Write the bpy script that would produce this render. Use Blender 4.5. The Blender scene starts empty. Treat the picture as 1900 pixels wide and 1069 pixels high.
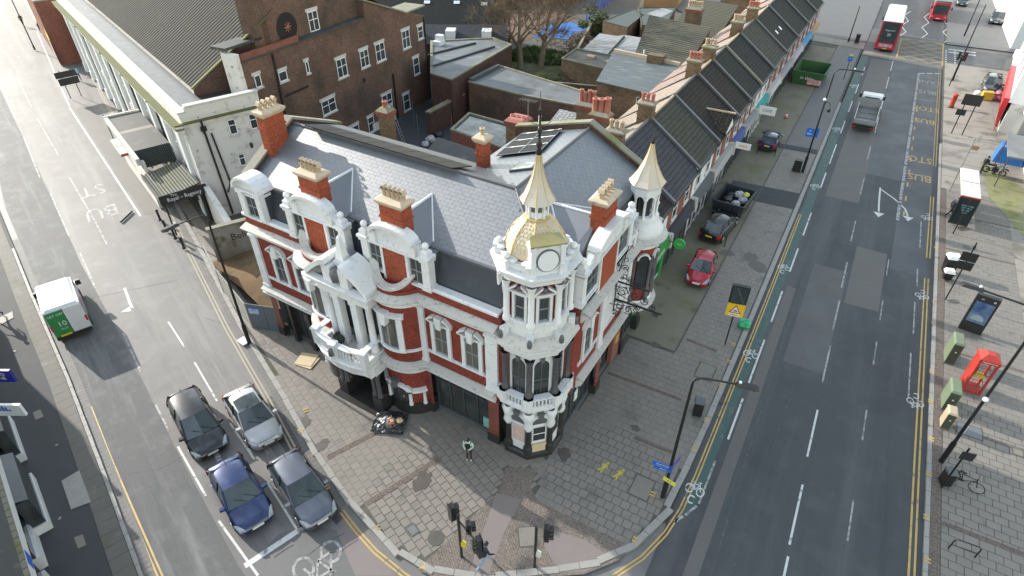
import bpy, bmesh, math, random
from mathutils import Vector, Matrix
R = math.radians
random.seed(7)
scene = bpy.context.scene
COL = scene.collection

# ------------------------------------------------------------------ camera
CAM = Vector((7.804, -16.820, 25.5))
F, CX, CY, PITCH, YAW = 1110.0, 951.0, 535.0, R(37.3585), R(30.3)
cd = bpy.data.cameras.new('camera'); cam = bpy.data.objects.new('camera', cd); COL.objects.link(cam)
cam.location = CAM; cam.rotation_euler = (math.pi/2-PITCH, 0, YAW)
cd.sensor_width = 36; cd.lens = 36*F/1900; cd.clip_end = 3000; cd.clip_start = .1
scene.camera = cam
# ------------------------------------------------------------------ sky, sun, exposure
SUN_EL, SUN_AZ = R(23), R(-5)          # light travels towards SUN_AZ
w = bpy.data.worlds.new('World'); scene.world = w; w.use_nodes = True
wn = w.node_tree.nodes; wl = w.node_tree.links
sky = wn.new('ShaderNodeTexSky'); sky.sky_type = 'NISHITA'; sky.sun_disc = False
sky.sun_elevation = SUN_EL; sky.sun_rotation = R(-85); sky.dust_density = .6; sky.ozone_density = 1.0; sky.air_density = 1.8
bg = wn['Background']; bg.inputs[1].default_value = .15
hs_ = wn.new('ShaderNodeHueSaturation'); hs_.inputs['Saturation'].default_value = .62; hs_.inputs['Value'].default_value = 1.0   # thin bright cloud over the blue
wl.new(sky.outputs[0], hs_.inputs['Color'])
def wnode(t, **k):
    n = wn.new(t)
    for a, v in k.items(): n.inputs[a].default_value = v
    return n
wtc = wn.new('ShaderNodeTexCoord'); wmp = wnode('ShaderNodeMapping'); wmp.inputs['Scale'].default_value = (1,1,2.2); wl.new(wtc.outputs['Generated'], wmp.inputs[0])
cno = wnode('ShaderNodeTexNoise', Scale=2.6, Detail=7.0, Roughness=.58); wl.new(wmp.outputs[0], cno.inputs['Vector'])
crm = wn.new('ShaderNodeMapRange'); crm.inputs['From Min'].default_value = .44; crm.inputs['From Max'].default_value = .62; crm.inputs['To Min'].default_value = .5; crm.inputs['To Max'].default_value = 1.7; wl.new(cno.outputs[0], crm.inputs['Value'])
cmx = wn.new('ShaderNodeVectorMath'); cmx.operation = 'SCALE'; wl.new(hs_.outputs[0], cmx.inputs[0]); wl.new(crm.outputs[0], cmx.inputs['Scale']); wl.new(cmx.outputs[0], bg.inputs[0])
sd = bpy.data.lights.new('sun', 'SUN'); sd.energy = 2.45; sd.angle = R(.6); sd.color = (1, .94, .85)
sun = bpy.data.objects.new('sun', sd); COL.objects.link(sun)
sdir = Vector((math.cos(SUN_AZ)*math.cos(SUN_EL), math.sin(SUN_AZ)*math.cos(SUN_EL), -math.sin(SUN_EL)))
sun.rotation_euler = sdir.to_track_quat('-Z', 'Y').to_euler(); sun.location = (-40, 5, 60)
vs = scene.view_settings; vs.view_transform = 'Standard'; vs.look = 'None'; vs.gamma = 1; vs.use_curve_mapping = False; vs.exposure = 1.5
scene.cycles.max_bounces = 6; scene.cycles.diffuse_bounces = 3; scene.cycles.glossy_bounces = 3; scene.cycles.transmission_bounces = 4

# ------------------------------------------------------------------ helpers
def at(px, py, z=0.0):
    "surveyed photo point -> place on the level plane z"
    dx, dy = (px-CX)/F, -(py-CY)/F
    f = Vector((-math.sin(YAW)*math.cos(PITCH), math.cos(YAW)*math.cos(PITCH), -math.sin(PITCH)))
    r = Vector((math.cos(YAW), math.sin(YAW), 0)); u = r.cross(f)
    d = f+r*dx+u*dy
    return CAM+d*((z-CAM.z)/d.z)

class MB:
    def __init__(s): s.v = []; s.f = []; s.m = []; s.s = []; s.T = None
    def fr(s, o=(0, 0, 0), t=(1, 0), inn=None):
        "local frame: a along t, b inward (left of t), c up"
        t = Vector((t[0], t[1], 0)).normalized(); n = Vector((-t.y, t.x, 0)) if inn is None else Vector((inn[0], inn[1], 0))
        o = Vector((o[0], o[1], o[2] if len(o) > 2 else 0)); s.T = lambda p: o+t*p[0]+n*p[1]+Vector((0, 0, p[2])); return s
    def add(s, vs, fs, mi=0, sm=False):
        b = len(s.v)
        s.v.extend([tuple(s.T(p)) for p in vs] if s.T else [tuple(p) for p in vs])
        for f in fs: s.f.append([i+b for i in f]); s.m.append(mi); s.s.append(sm)
        return s
    def box(s, x0, x1, y0, y1, z0, z1, mi=0):
        return s.add([(x0,y0,z0),(x1,y0,z0),(x1,y1,z0),(x0,y1,z0),(x0,y0,z1),(x1,y0,z1),(x1,y1,z1),(x0,y1,z1)],
              [(0,3,2,1),(4,5,6,7),(0,1,5,4),(1,2,6,5),(2,3,7,6),(3,0,4,7)], mi)
    def rbox(s, c, size, rz=0, mi=0, tilt=None):
        m = Matrix.Rotation(rz, 3, 'Z')
        if tilt: m = m @ tilt
        hx, hy, hz = size[0]/2, size[1]/2, size[2]/2; c = Vector(c)
        vs = [c+m@Vector((sx*hx, sy*hy, sz*hz)) for sz in (-1,1) for sx, sy in ((-1,-1),(1,-1),(1,1),(-1,1))]
        return s.add(vs, [(0,3,2,1),(4,5,6,7),(0,1,5,4),(1,2,6,5),(2,3,7,6),(3,0,4,7)], mi)
    def quad(s, a, b, c, d, mi=0): return s.add([a,b,c,d], [(0,1,2,3)], mi)
    def poly(s, pts, mi=0): return s.add(pts, [tuple(range(len(pts)))], mi)
    def prism(s, pts, z0, z1, mi=0, top=None, sm=False):
        n = len(pts); t = pts if top is None else top
        vs = [(p[0],p[1],z0) for p in pts]+[(p[0],p[1],z1) for p in t]
        s.add(vs, [tuple(range(n-1,-1,-1)), tuple(range(n,2*n))], mi)
        return s.add(vs, [(i,(i+1)%n,n+(i+1)%n,n+i) for i in range(n)], mi, sm)
    def ext(s, prof, a0, a1, mi=0, axis='a'):
        "profile of (b,c) pushed along a (or (a,c) pushed along b)"
        n = len(prof)
        if axis == 'a': vs = [(a0,p[0],p[1]) for p in prof]+[(a1,p[0],p[1]) for p in prof]
        else: vs = [(p[0],a0,p[1]) for p in prof]+[(p[0],a1,p[1]) for p in prof]
        return s.add(vs, [tuple(range(n)), tuple(range(2*n-1,n-1,-1))]+[(i,n+i,n+(i+1)%n,(i+1)%n) for i in range(n)], mi)
    def tube(s, pts, r, n=6, mi=0, cap=True, sm=True):
        pts = [Vector(p) for p in pts]; rings = []; N = len(pts)
        rr = r if isinstance(r, (list, tuple)) else [r]*N
        for i, p in enumerate(pts):
            d = (pts[min(i+1,N-1)]-pts[max(i-1,0)]).normalized()
            x = d.cross(Vector((0,0,1)) if abs(d.z) < .9 else Vector((1,0,0))).normalized(); y = d.cross(x)
            rings += [p+(x*math.cos(2*math.pi*k/n)+y*math.sin(2*math.pi*k/n))*rr[i] for k in range(n)]
        fs = [(i*n+k, i*n+(k+1)%n, (i+1)*n+(k+1)%n, (i+1)*n+k) for i in range(N-1) for k in range(n)]
        s.add(rings, fs, mi, sm)
        if cap: s.add(rings[:n], [tuple(range(n))], mi); s.add(rings[-n:], [tuple(range(n-1,-1,-1))], mi)
        return s
    def lathe(s, prof, n=12, c=(0,0,0), a0=0, mi=0, sm=True, sweep=2*math.pi):
        full = sweep > 6.28; cols = n if full else n+1; vs = []
        for r, z in prof:
            for k in range(cols):
                a = a0+sweep*k/n; vs.append((c[0]+r*math.cos(a), c[1]+r*math.sin(a), c[2]+z))
        fs = [(i*cols+k, i*cols+(k+1)%cols, (i+1)*cols+(k+1)%cols, (i+1)*cols+k) for i in range(len(prof)-1) for k in range(n)]
        return s.add(vs, fs, mi, sm)
    def ball(s, c, r, n=10, mi=0, sz=1):
        return s.lathe([(max(.0005, r*math.sin(math.pi*i/6)), -r*sz*math.cos(math.pi*i/6)) for i in range(7)], n, c, 0, mi)
    def sweep(s, path, prof, mi=0, closed=False, sm=False):
        "profile (out, z) swept along plan path, out = right of travel"
        P = [Vector((p[0],p[1])) for p in path]; N = len(P); offs = []
        for i in range(N):
            def nrm(a, b): d = (b-a).normalized(); return Vector((d.y, -d.x))
            if closed: n1 = nrm(P[i-1], P[i]); n2 = nrm(P[i], P[(i+1)%N])
            else:
                n1 = nrm(P[i-1], P[i]) if i else nrm(P[0], P[1]); n2 = nrm(P[i], P[i+1]) if i < N-1 else n1
            m = n1+n2; m = m.normalized() if m.length > 1e-4 else n1
            offs.append(m/max(.35, m.dot(n1)))
        n = len(prof); vs = []
        for p, o in zip(P, offs): vs += [(p.x+o.x*q[0], p.y+o.y*q[0], q[1]) for q in prof]
        L = N if closed else N-1
        fs = [(i*n+k, ((i+1)%N)*n+k, ((i+1)%N)*n+(k+1)%n, i*n+(k+1)%n) for i in range(L) for k in range(n)]
        if not closed: fs += [tuple(range(n)), tuple(range((N-1)*n+n-1, (N-1)*n-1, -1))]
        return s.add(vs, fs, mi, sm)
    def ring(s, c, r0, r1, z, n=20, mi=0, squash=1, a0=0, sw=2*math.pi):
        vs = []
        for k in range(n+1):
            a = a0+sw*k/n
            for r in (r0, r1): vs.append((c[0]+r*math.cos(a), c[1]+r*math.sin(a)*squash, z))
        return s.add(vs, [(2*k,2*k+1,2*k+3,2*k+2) for k in range(n)], mi)
    def build(s, name, mats, parent=None, loc=None, rz=0, link=True):
        me = bpy.data.meshes.new(name); me.from_pydata(s.v, [], s.f)
        if not isinstance(mats, (list, tuple)): mats = [mats]
        for m in mats: me.materials.append(m)
        me.polygons.foreach_set('material_index', s.m); me.polygons.foreach_set('use_smooth', s.s)
        me.update()
        o = bpy.data.objects.new(name, me); COL.objects.link(o)
        if parent is not None: o.parent = parent
        if loc is not None: o.location = loc
        o.rotation_euler.z = rz
        return o

def weld(o, d=.0005):
    bm = bmesh.new(); bm.from_mesh(o.data); bmesh.ops.remove_doubles(bm, verts=bm.verts, dist=d)
    bmesh.ops.recalc_face_normals(bm, faces=bm.faces); bm.to_mesh(o.data); bm.free(); return o
def tag(o, label=None, cat=None, group=None, kind=None):
    if label: o['label'] = label
    if cat: o['category'] = cat
    if group: o['group'] = group
    if kind: o['kind'] = kind
    return o
def thing(name, label, cat, loc=(0,0,0), rz=0, group=None):
    o = bpy.data.objects.new(name, None); COL.objects.link(o); o.empty_display_size = .3
    o.location = loc; o.rotation_euler.z = rz
    return tag(o, label, cat, group)
def copy_tree(o, parent=None):
    c = o.copy(); COL.objects.link(c); c.parent = parent
    for ch in list(o.children): copy_tree(ch, c)
    return c
def dup(root, loc, rz, label=None, group=None):
    c = copy_tree(root); c.location = loc; c.rotation_euler.z = rz
    if label: c['label'] = label
    if group: c['group'] = group
    return c
def text(name, s, size, mat, parent, M, sx=1, sy=1, depth=.004, align='CENTER', spacing=1.0):
    c = bpy.data.curves.new(name, 'FONT'); c.body = s; c.size = size; c.align_x = align; c.align_y = 'CENTER'; c.extrude = depth/2
    c.resolution_u = 2; c.space_character = spacing; c.space_line = .9
    t = bpy.data.objects.new(name, c); COL.objects.link(t)
    dg = bpy.context.evaluated_depsgraph_get(); me = bpy.data.meshes.new_from_object(t.evaluated_get(dg))
    bpy.data.objects.remove(t); bpy.data.curves.remove(c)
    me.transform(M @ Matrix.Diagonal((sx, sy, 1, 1))); me.materials.clear(); me.materials.append(mat)
    o = bpy.data.objects.new(name, me); COL.objects.link(o)
    if parent is not None: o.parent = parent
    return o
def face_mat(o, right, up):
    "matrix whose X,Y lie along right, up at point o"
    r = Vector(right).normalized(); u = Vector(up).normalized(); n = r.cross(u)
    return Matrix(((r.x,u.x,n.x,o[0]),(r.y,u.y,n.y,o[1]),(r.z,u.z,n.z,o[2]),(0,0,0,1)))

# ------------------------------------------------------------------ materials
def mat(name, col, rough=.7, col2=None, scale=3.0, amt=.5, metal=0, bump=0, bscale=40, spec=.5, stretch=(1,1,1), rvar=0, detail=6, speck=None, coat=0, coatr=.05, cior=1.5, trans=0, blotch=None, streak=None):
    m = bpy.data.materials.new(name); m.use_nodes = True; nt = m.node_tree; N = nt.nodes; L = nt.links
    b = N['Principled BSDF']; b.inputs['Roughness'].default_value = rough; b.inputs['Metallic'].default_value = metal
    b.inputs['Specular IOR Level'].default_value = spec; b.inputs['Coat Weight'].default_value = coat; b.inputs['Coat Roughness'].default_value = coatr; b.inputs['Coat IOR'].default_value = cior
    b.inputs['Base Color'].default_value = (*col, 1)
    if trans: b.inputs['Transmission Weight'].default_value = trans
    if col2 is None and not bump and not rvar: return m
    streak = streak or []
    tc = N.new('ShaderNodeNewGeometry'); mp = N.new('ShaderNodeMapping'); mp.inputs['Scale'].default_value = stretch
    L.new(tc.outputs['Position'], mp.inputs['Vector'])
    def noise(sc, det=detail, ro=.6):
        n = N.new('ShaderNodeTexNoise'); n.inputs['Scale'].default_value = sc; n.inputs['Detail'].default_value = det; n.inputs['Roughness'].default_value = ro
        L.new(mp.outputs[0], n.inputs['Vector']); return n
    def ramp(src, p0, p1):
        r = N.new('ShaderNodeMapRange'); r.inputs['From Min'].default_value = p0; r.inputs['From Max'].default_value = p1; r.clamp = True
        L.new(src, r.inputs['Value']); return r.outputs[0]
    def mix(fac, a, c2, prev=None):
        x = N.new('ShaderNodeMix'); x.data_type = 'RGBA'
        if prev is not None: L.new(prev, x.inputs[6])
        else: x.inputs[6].default_value = (*a, 1)
        x.inputs[7].default_value = (*c2, 1); L.new(fac, x.inputs[0]); return x.outputs[2]
    out = None
    if col2 is not None:
        n1 = noise(scale); out = mix(ramp(n1.outputs[0], .5-.5*amt, .5+.5*amt), col, col2)
    if blotch:                                   # (colour, scale, lo, hi)
        for bc, bs, lo, hi in (blotch if isinstance(blotch, list) else [blotch]):
            out = mix(ramp(noise(bs, 5, .55).outputs[0], lo, hi), col, bc, out)
    for sc_, ss, lo, hi, rot, rat in streak:      # long wear tracks: colour, scale, lo, hi, direction, squeeze
        m3 = N.new('ShaderNodeMapping'); m3.vector_type = 'TEXTURE'; m3.inputs['Rotation'].default_value = (0,0,rot); m3.inputs['Scale'].default_value = (1/rat,1,1); L.new(tc.outputs['Position'], m3.inputs['Vector'])
        n9 = noise(ss, 6, .62); L.new(m3.outputs[0], n9.inputs['Vector']); out = mix(ramp(n9.outputs[0], lo, hi), col, sc_, out)
    if speck:                                    # (colour, scale, threshold)
        n3 = noise(speck[1], 2, .5); out = mix(ramp(n3.outputs[0], speck[2], speck[2]+.05), col, speck[0], out)
    if out is not None: L.new(out, b.inputs['Base Color'])
    if rvar:
        n2 = noise(scale*.7, 4); mr = N.new('ShaderNodeMapRange'); L.new(n2.outputs[0], mr.inputs['Value'])
        mr.inputs['From Min'].default_value = .3; mr.inputs['From Max'].default_value = .7
        mr.inputs['To Min'].default_value = max(.03, rough-rvar); mr.inputs['To Max'].default_value = min(1, rough+rvar); L.new(mr.outputs[0], b.inputs['Roughness'])
    if bump:
        nb = noise(bscale, 3); bp = N.new('ShaderNodeBump'); bp.inputs['Strength'].default_value = bump; bp.inputs['Distance'].default_value = .02
        L.new(nb.outputs[0], bp.inputs['Height']); L.new(bp.outputs[0], b.inputs['Normal'])
    return m

def brickmat(name, c1, c2, mortar, bw=.225, bh=.075, ms=.012, rough=.85, grime=(.05,.045,.04), gr=(.5,.85), flat=False, gscale=.5, rot=0, bump=.4, bias=0, offset=.5):
    m = bpy.data.materials.new(name); m.use_nodes = True; nt = m.node_tree; N = nt.nodes; L = nt.links
    b = N['Principled BSDF']; b.inputs['Roughness'].default_value = rough; b.inputs['Specular IOR Level'].default_value = .18
    g = N.new('ShaderNodeNewGeometry'); sx = N.new('ShaderNodeSeparateXYZ'); L.new(g.outputs['Position'], sx.inputs[0])
    cx = N.new('ShaderNodeCombineXYZ')
    if flat:
        mp = N.new('ShaderNodeMapping'); mp.inputs['Rotation'].default_value = (0,0,rot); L.new(g.outputs['Position'], mp.inputs[0]); vec = mp.outputs[0]
    else:
        ad = N.new('ShaderNodeMath'); ad.operation = 'ADD'; L.new(sx.outputs[0], ad.inputs[0]); L.new(sx.outputs[1], ad.inputs[1])
        L.new(ad.outputs[0], cx.inputs[0]); L.new(sx.outputs[2], cx.inputs[1]); vec = cx.outputs[0]
    t = N.new('ShaderNodeTexBrick'); L.new(vec, t.inputs['Vector'])
    t.inputs['Color1'].default_value = (*c1,1); t.inputs['Color2'].default_value = (*c2,1); t.inputs['Mortar'].default_value = (*mortar,1)
    t.inputs['Scale'].default_value = 1; t.inputs['Mortar Size'].default_value = ms; t.inputs['Brick Width'].default_value = bw; t.inputs['Row Height'].default_value = bh; t.inputs['Bias'].default_value = bias
    t.offset = offset
    n = N.new('ShaderNodeTexNoise'); n.inputs['Scale'].default_value = gscale; n.inputs['Detail'].default_value = 8; n.inputs['Roughness'].default_value = .65; L.new(g.outputs['Position'], n.inputs['Vector'])
    mr = N.new('ShaderNodeMapRange'); L.new(n.outputs[0], mr.inputs['Value']); mr.inputs['From Min'].default_value = gr[0]; mr.inputs['From Max'].default_value = gr[1]; mr.inputs['To Max'].default_value = .85
    x = N.new('ShaderNodeMix'); x.data_type = 'RGBA'; L.new(t.outputs['Color'], x.inputs[6]); x.inputs[7].default_value = (*grime,1); L.new(mr.outputs[0], x.inputs[0])
    n2 = N.new('ShaderNodeTexNoise'); n2.inputs['Scale'].default_value = 9; n2.inputs['Detail'].default_value = 3; L.new(g.outputs['Position'], n2.inputs['Vector'])
    hs = N.new('ShaderNodeHueSaturation'); mr2 = N.new('ShaderNodeMapRange'); L.new(n2.outputs[0], mr2.inputs['Value']); mr2.inputs['From Min'].default_value = .3; mr2.inputs['From Max'].default_value = .7; mr2.inputs['To Min'].default_value = .7; mr2.inputs['To Max'].default_value = 1.3
    L.new(mr2.outputs[0], hs.inputs['Value']); L.new(x.outputs[2], hs.inputs['Color']); L.new(hs.outputs[0], b.inputs['Base Color'])
    if bump:
        bp = N.new('ShaderNodeBump'); bp.inputs['Strength'].default_value = bump; bp.inputs['Distance'].default_value = .01; bp.invert = True
        L.new(t.outputs['Fac'], bp.inputs['Height']); L.new(bp.outputs[0], b.inputs['Normal'])
    return m
def stripemat(name, c1, c2, axis, period, rough=.6, bump=.6, noise_col=None, lo=.45, hi=.7):
    "corrugation across a world direction"
    m = bpy.data.materials.new(name); m.use_nodes = True; nt = m.node_tree; N = nt.nodes; L = nt.links; b = N['Principled BSDF']; b.inputs['Roughness'].default_value = rough; b.inputs['Specular IOR Level'].default_value = .2
    g = N.new('ShaderNodeNewGeometry'); d = N.new('ShaderNodeVectorMath'); d.operation = 'DOT_PRODUCT'; L.new(g.outputs['Position'], d.inputs[0]); d.inputs[1].default_value = axis
    mu = N.new('ShaderNodeMath'); mu.operation = 'MULTIPLY'; L.new(d.outputs['Value'], mu.inputs[0]); mu.inputs[1].default_value = 2*math.pi/period
    si = N.new('ShaderNodeMath'); si.operation = 'SINE'; L.new(mu.outputs[0], si.inputs[0])
    mr = N.new('ShaderNodeMapRange'); L.new(si.outputs[0], mr.inputs['Value']); mr.inputs['From Min'].default_value = -1
    x = N.new('ShaderNodeMix'); x.data_type = 'RGBA'; x.inputs[6].default_value = (*c1,1); x.inputs[7].default_value = (*c2,1); L.new(mr.outputs[0], x.inputs[0]); out = x.outputs[2]
    if noise_col:
        n = N.new('ShaderNodeTexNoise'); n.inputs['Scale'].default_value = .5; n.inputs['Detail'].default_value = 7; L.new(g.outputs['Position'], n.inputs['Vector'])
        m2 = N.new('ShaderNodeMapRange'); L.new(n.outputs[0], m2.inputs['Value']); m2.inputs['From Min'].default_value = lo; m2.inputs['From Max'].default_value = hi; m2.inputs['To Max'].default_value = .8
        y = N.new('ShaderNodeMix'); y.data_type = 'RGBA'; L.new(out, y.inputs[6]); y.inputs[7].default_value = (*noise_col,1); L.new(m2.outputs[0], y.inputs[0]); out = y.outputs[2]
    L.new(out, b.inputs['Base Color'])
    bp = N.new('ShaderNodeBump'); bp.inputs['Strength'].default_value = bump; bp.inputs['Distance'].default_value = .05; L.new(si.outputs[0], bp.inputs['Height']); L.new(bp.outputs[0], b.inputs['Normal'])
    return m

M = {}
M['asphalt'] = mat('asphalt', (.06,.063,.069), .65, (.05,.053,.058), .35, .6, bump=.25, bscale=60, rvar=.05, spec=.35, blotch=[((.074,.075,.078), .7, .5, .72), ((.045,.047,.05), .25, .56, .74)], streak=[((.088,.089,.092), .5, .48, .68, R(90), .05), ((.04,.042,.047), .9, .56, .74, R(90), .06)], speck=((.11,.11,.11), 26, .68))
M['asphalt_left'] = mat('asphalt_left', (.165,.157,.15), .6, (.135,.13,.126), .3, .6, bump=.2, bscale=60, rvar=.03, spec=.33, blotch=[((.185,.176,.17), .7, .5, .7), ((.12,.118,.116), .22, .58, .75)], streak=[((.205,.197,.19), .55, .5, .66, R(-21), .07), ((.105,.104,.103), .8, .56, .72, R(-21), .09)], speck=((.22,.215,.21), 22, .68))
M['tarmac_dark'] = mat('tarmac_dark', (.06,.063,.068), .75, (.048,.051,.056), .8, .6, bump=.2, bscale=50, spec=.3, speck=((.1,.1,.1), 18, .68))
M['tarmac_grey'] = mat('tarmac_grey', (.135,.13,.127), .6, (.1,.1,.1), .7, .7, bump=.2, bscale=50, speck=((.2,.2,.2), 18, .68))
M['chip'] = mat('stone_chip', (.13,.132,.13), .7, (.09,.092,.093), 14, .5, bump=.4, bscale=30, spec=.25, blotch=[((.165,.165,.16), .8, .5, .75), ((.095,.097,.1), .35, .56, .7)], streak=[((.19,.19,.185), 1.1, .52, .7, R(-19), .1), ((.085,.087,.09), .7, .55, .72, R(-19), .08)])
M['cracked'] = mat('cracked_asphalt', (.075,.075,.08), .6, (.04,.04,.043), 5, .3, bump=.4, bscale=20, speck=((.15,.15,.15), 12, .62))
M['pinkish'] = mat('pink_surface', (.2,.167,.157), .65, (.175,.147,.14), 1.2, .6, bump=.15, bscale=50)
M['green_lane'] = mat('green_cycle_surface', (.028,.085,.073), .6, (.05,.085,.08), 1.2, .6, bump=.2, bscale=50, blotch=((.1,.105,.105), 1.6, .57, .68))
M['ground'] = mat('ground_earth', (.12,.115,.1), .9, (.08,.08,.07), .3, .6)
M['bed'] = mat('paving_bed', (.12,.11,.096), .9, (.06,.06,.05), 2, .6, blotch=((.07,.075,.035), .5, .55, .68))
M['slabA'] = mat('paving_slab', (.212,.188,.162), .62, (.18,.162,.141), 1.6, .7, bump=.1, bscale=40, rvar=.05, blotch=[((.125,.117,.105), .5, .56, .74), ((.235,.215,.19), 1.3, .6, .78)], speck=((.12,.115,.105), 9, .69))
M['slabB'] = mat('paving_slab_warm', (.22,.194,.166), .62, (.19,.167,.145), 1.9, .7, bump=.1, bscale=40, blotch=((.135,.125,.112), .7, .58, .74), speck=((.12,.115,.105), 9, .69))
M['slabC'] = mat('paving_slab_grey', (.203,.182,.158), .62, (.175,.159,.14), 1.4, .7, bump=.1, bscale=40, blotch=((.12,.116,.108), .6, .55, .72), speck=((.11,.108,.1), 9, .68))
M['kerb'] = mat('kerb_granite', (.33,.315,.29), .65, (.24,.23,.215), 3, .7, bump=.2, bscale=40, speck=((.15,.145,.14), 30, .62))
M['sett'] = mat('channel_sett', (.15,.145,.138), .7, (.125,.12,.115), 3, .6, bump=.3, bscale=25, blotch=((.19,.175,.16), 1.4, .55, .7))
M['paviour'] = brickmat('paviour_brick', (.2,.168,.143), (.175,.147,.127), (.12,.104,.09), .21, .105, .012, .75, (.09,.08,.07), (.5,.8), flat=True, rot=R(40), gscale=1.0)
M['paviour_red'] = brickmat('paviour_band', (.185,.145,.12), (.15,.12,.102), (.09,.078,.068), .21, .105, .012, .75, (.09,.08,.07), (.5,.8), flat=True, rot=R(0), gscale=1.0)
M['forecourt'] = mat('forecourt_concrete', (.2,.185,.14), .7, (.16,.15,.115), .5, .6, bump=.2, bscale=30, spec=.3, blotch=[((.14,.14,.07), .35, .5, .68), ((.09,.088,.075), .9, .6, .74)])
M['yellow'] = mat('yellow_line_paint', (.56,.37,.09), .6, (.38,.26,.1), 3, .7, blotch=((.16,.14,.11), 2.2, .56, .68))
M['white_line'] = mat('white_line_paint', (.62,.62,.6), .55, (.46,.46,.45), 4, .7, blotch=((.18,.18,.18), 2.6, .56, .66))
M['white_worn'] = mat('worn_line_paint', (.38,.375,.36), .6, (.26,.255,.25), 3, .6, blotch=((.15,.15,.15), 3.2, .48, .58))
M['stain'] = mat('pavement_stain', (.065,.058,.05), .5, (.1,.09,.075), 2.5, .6)
M['moss'] = mat('mossy', (.12,.13,.035), .9, (.09,.1,.05), 1.5, .6, bump=.4, bscale=20)
# building finishes
M['white'] = mat('white_stucco', (.68,.69,.7), .6, (.6,.61,.62), 1.4, .8, bump=.08, bscale=15, blotch=[((.5,.5,.49), 1.1, .56, .74), ((.33,.32,.3), 6, .62, .74)], speck=((.36,.35,.33), 14, .7))
M['white_ledge'] = mat('weathered_ledge', (.53,.515,.485), .75, (.44,.425,.395), 3.5, .7, bump=.2, bscale=20, blotch=[((.25,.235,.205), 5, .57, .74), ((.15,.14,.12), 11, .62, .72)])
M['white_clean'] = mat('white_paint', (.72,.73,.73), .5, (.65,.66,.66), 2, .6)
M['red'] = brickmat('red_brick_painted', (.235,.046,.03), (.19,.035,.026), (.17,.05,.035), .215, .07, .008, .7, (.09,.022,.018), (.5,.8), bump=.25)
M['red_orange'] = brickmat('rubbed_red_brick', (.33,.075,.035), (.27,.058,.03), (.22,.075,.045), .215, .07, .008, .75, (.12,.03,.018), (.52,.85), bump=.25)
M['terracotta'] = mat('terracotta_pillar', (.22,.07,.05), .5, (.15,.045,.035), 2, .6, blotch=((.08,.03,.025), 1, .55, .75))
M['black_stone'] = mat('black_polished_stone', (.022,.021,.021), .35, (.035,.033,.032), 2, .6)
M['granite'] = mat('grey_granite_column', (.085,.085,.09), .35, (.055,.055,.06), 14, .4)
M['dark_glass'] = mat('dark_glazing', (.018,.024,.027), .08, (.05,.055,.055), .8, .4, spec=.8)
M['glass'] = mat('window_glass', (.03,.038,.043), .1, (.07,.075,.073), 1.3, .5, spec=.35)
M['curtain'] = mat('curtained_glass', (.13,.115,.095), .15, (.06,.058,.055), 2.2, .5, stretch=(3,3,.5), spec=.7)
M['frame_dark'] = mat('dark_frame', (.05,.055,.06), .5)
M['timber'] = mat('sash_frame', (.22,.24,.25), .5)
SLK = dict(bump=.08, bscale=30, spec=1, coat=1, coatr=.52, cior=1.55)          # wet-looking new slate
M['slate'] = mat('roof_slate', (.1,.112,.13), .52, (.088,.099,.117), 2.0, .8, blotch=((.115,.127,.143), 1.1, .5, .75), **SLK)
M['slate2'] = M['slate']
M['slate_bed'] = mat('slate_joint', (.06,.067,.078), .6, spec=1)
M['lead'] = mat('lead_sheet', (.115,.12,.13), .5, (.075,.08,.088), 2.5, .7, rvar=.1)
M['mansard'] = mat('mansard_slate', (.05,.06,.075), .5, (.04,.046,.058), 1.2, .7, blotch=((.075,.085,.095), 1.6, .55, .75))
M['gold'] = mat('gold_leaf', (.6,.45,.2), .45, (.5,.37,.17), 3, .7, metal=.35)
M['gold_tile'] = mat('gold_scale_tile', (.58,.5,.37), .5, (.5,.42,.28), 4, .7, metal=.05)
M['copper_pale'] = mat('pale_spire_metal', (.54,.485,.41), .45, (.47,.42,.35), 1.6, .7, metal=.1)
M['iron'] = mat('black_iron', (.012,.013,.014), .45)
M['pot'] = mat('buff_chimney_pot', (.5,.4,.28), .8, (.38,.3,.21), 4, .7)
M['cap'] = mat('buff_cap', (.55,.45,.33), .8, (.42,.34,.25), 3, .7, blotch=((.2,.17,.13), 2, .6, .75))
M['redpot'] = mat('red_clay_pot', (.45,.17,.12), .8, (.34,.13,.1), 4, .7)
M['soot'] = mat('soot_black', (.015,.014,.013), .9)
M['solar'] = mat('solar_cell', (.014,.016,.02), .5, spec=.12)
M['alu'] = mat('aluminium', (.5,.5,.5), .4, metal=.7)
M['coping'] = mat('mossy_coping', (.27,.25,.2), .85, (.18,.17,.13), 2, .7, bump=.3, bscale=15, blotch=((.16,.17,.06), .8, .5, .65))
M['plywood'] = mat('plywood', (.62,.5,.32), .7, (.5,.39,.24), 1.5, .6, stretch=(1,6,1))
M['verdigris'] = mat('aged_gold_roof', (.33,.29,.13), .5, (.22,.2,.09), 3, .7, metal=.3)
M['plaque'] = mat('plaque_paint', (.7,.72,.73), .5, (.64,.66,.67), 2, .6)
M['dirty_white'] = mat('dirty_white_render', (.66,.64,.6), .75, (.56,.54,.5), .6, .8, bump=.1, bscale=10, blotch=[((.3,.28,.25), 1.0, .58, .74), ((.14,.13,.1), 2.4, .63, .75)])
M['black_paint'] = mat('black_paint', (.014,.014,.015), .4, (.022,.022,.023), 4, .5)
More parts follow.
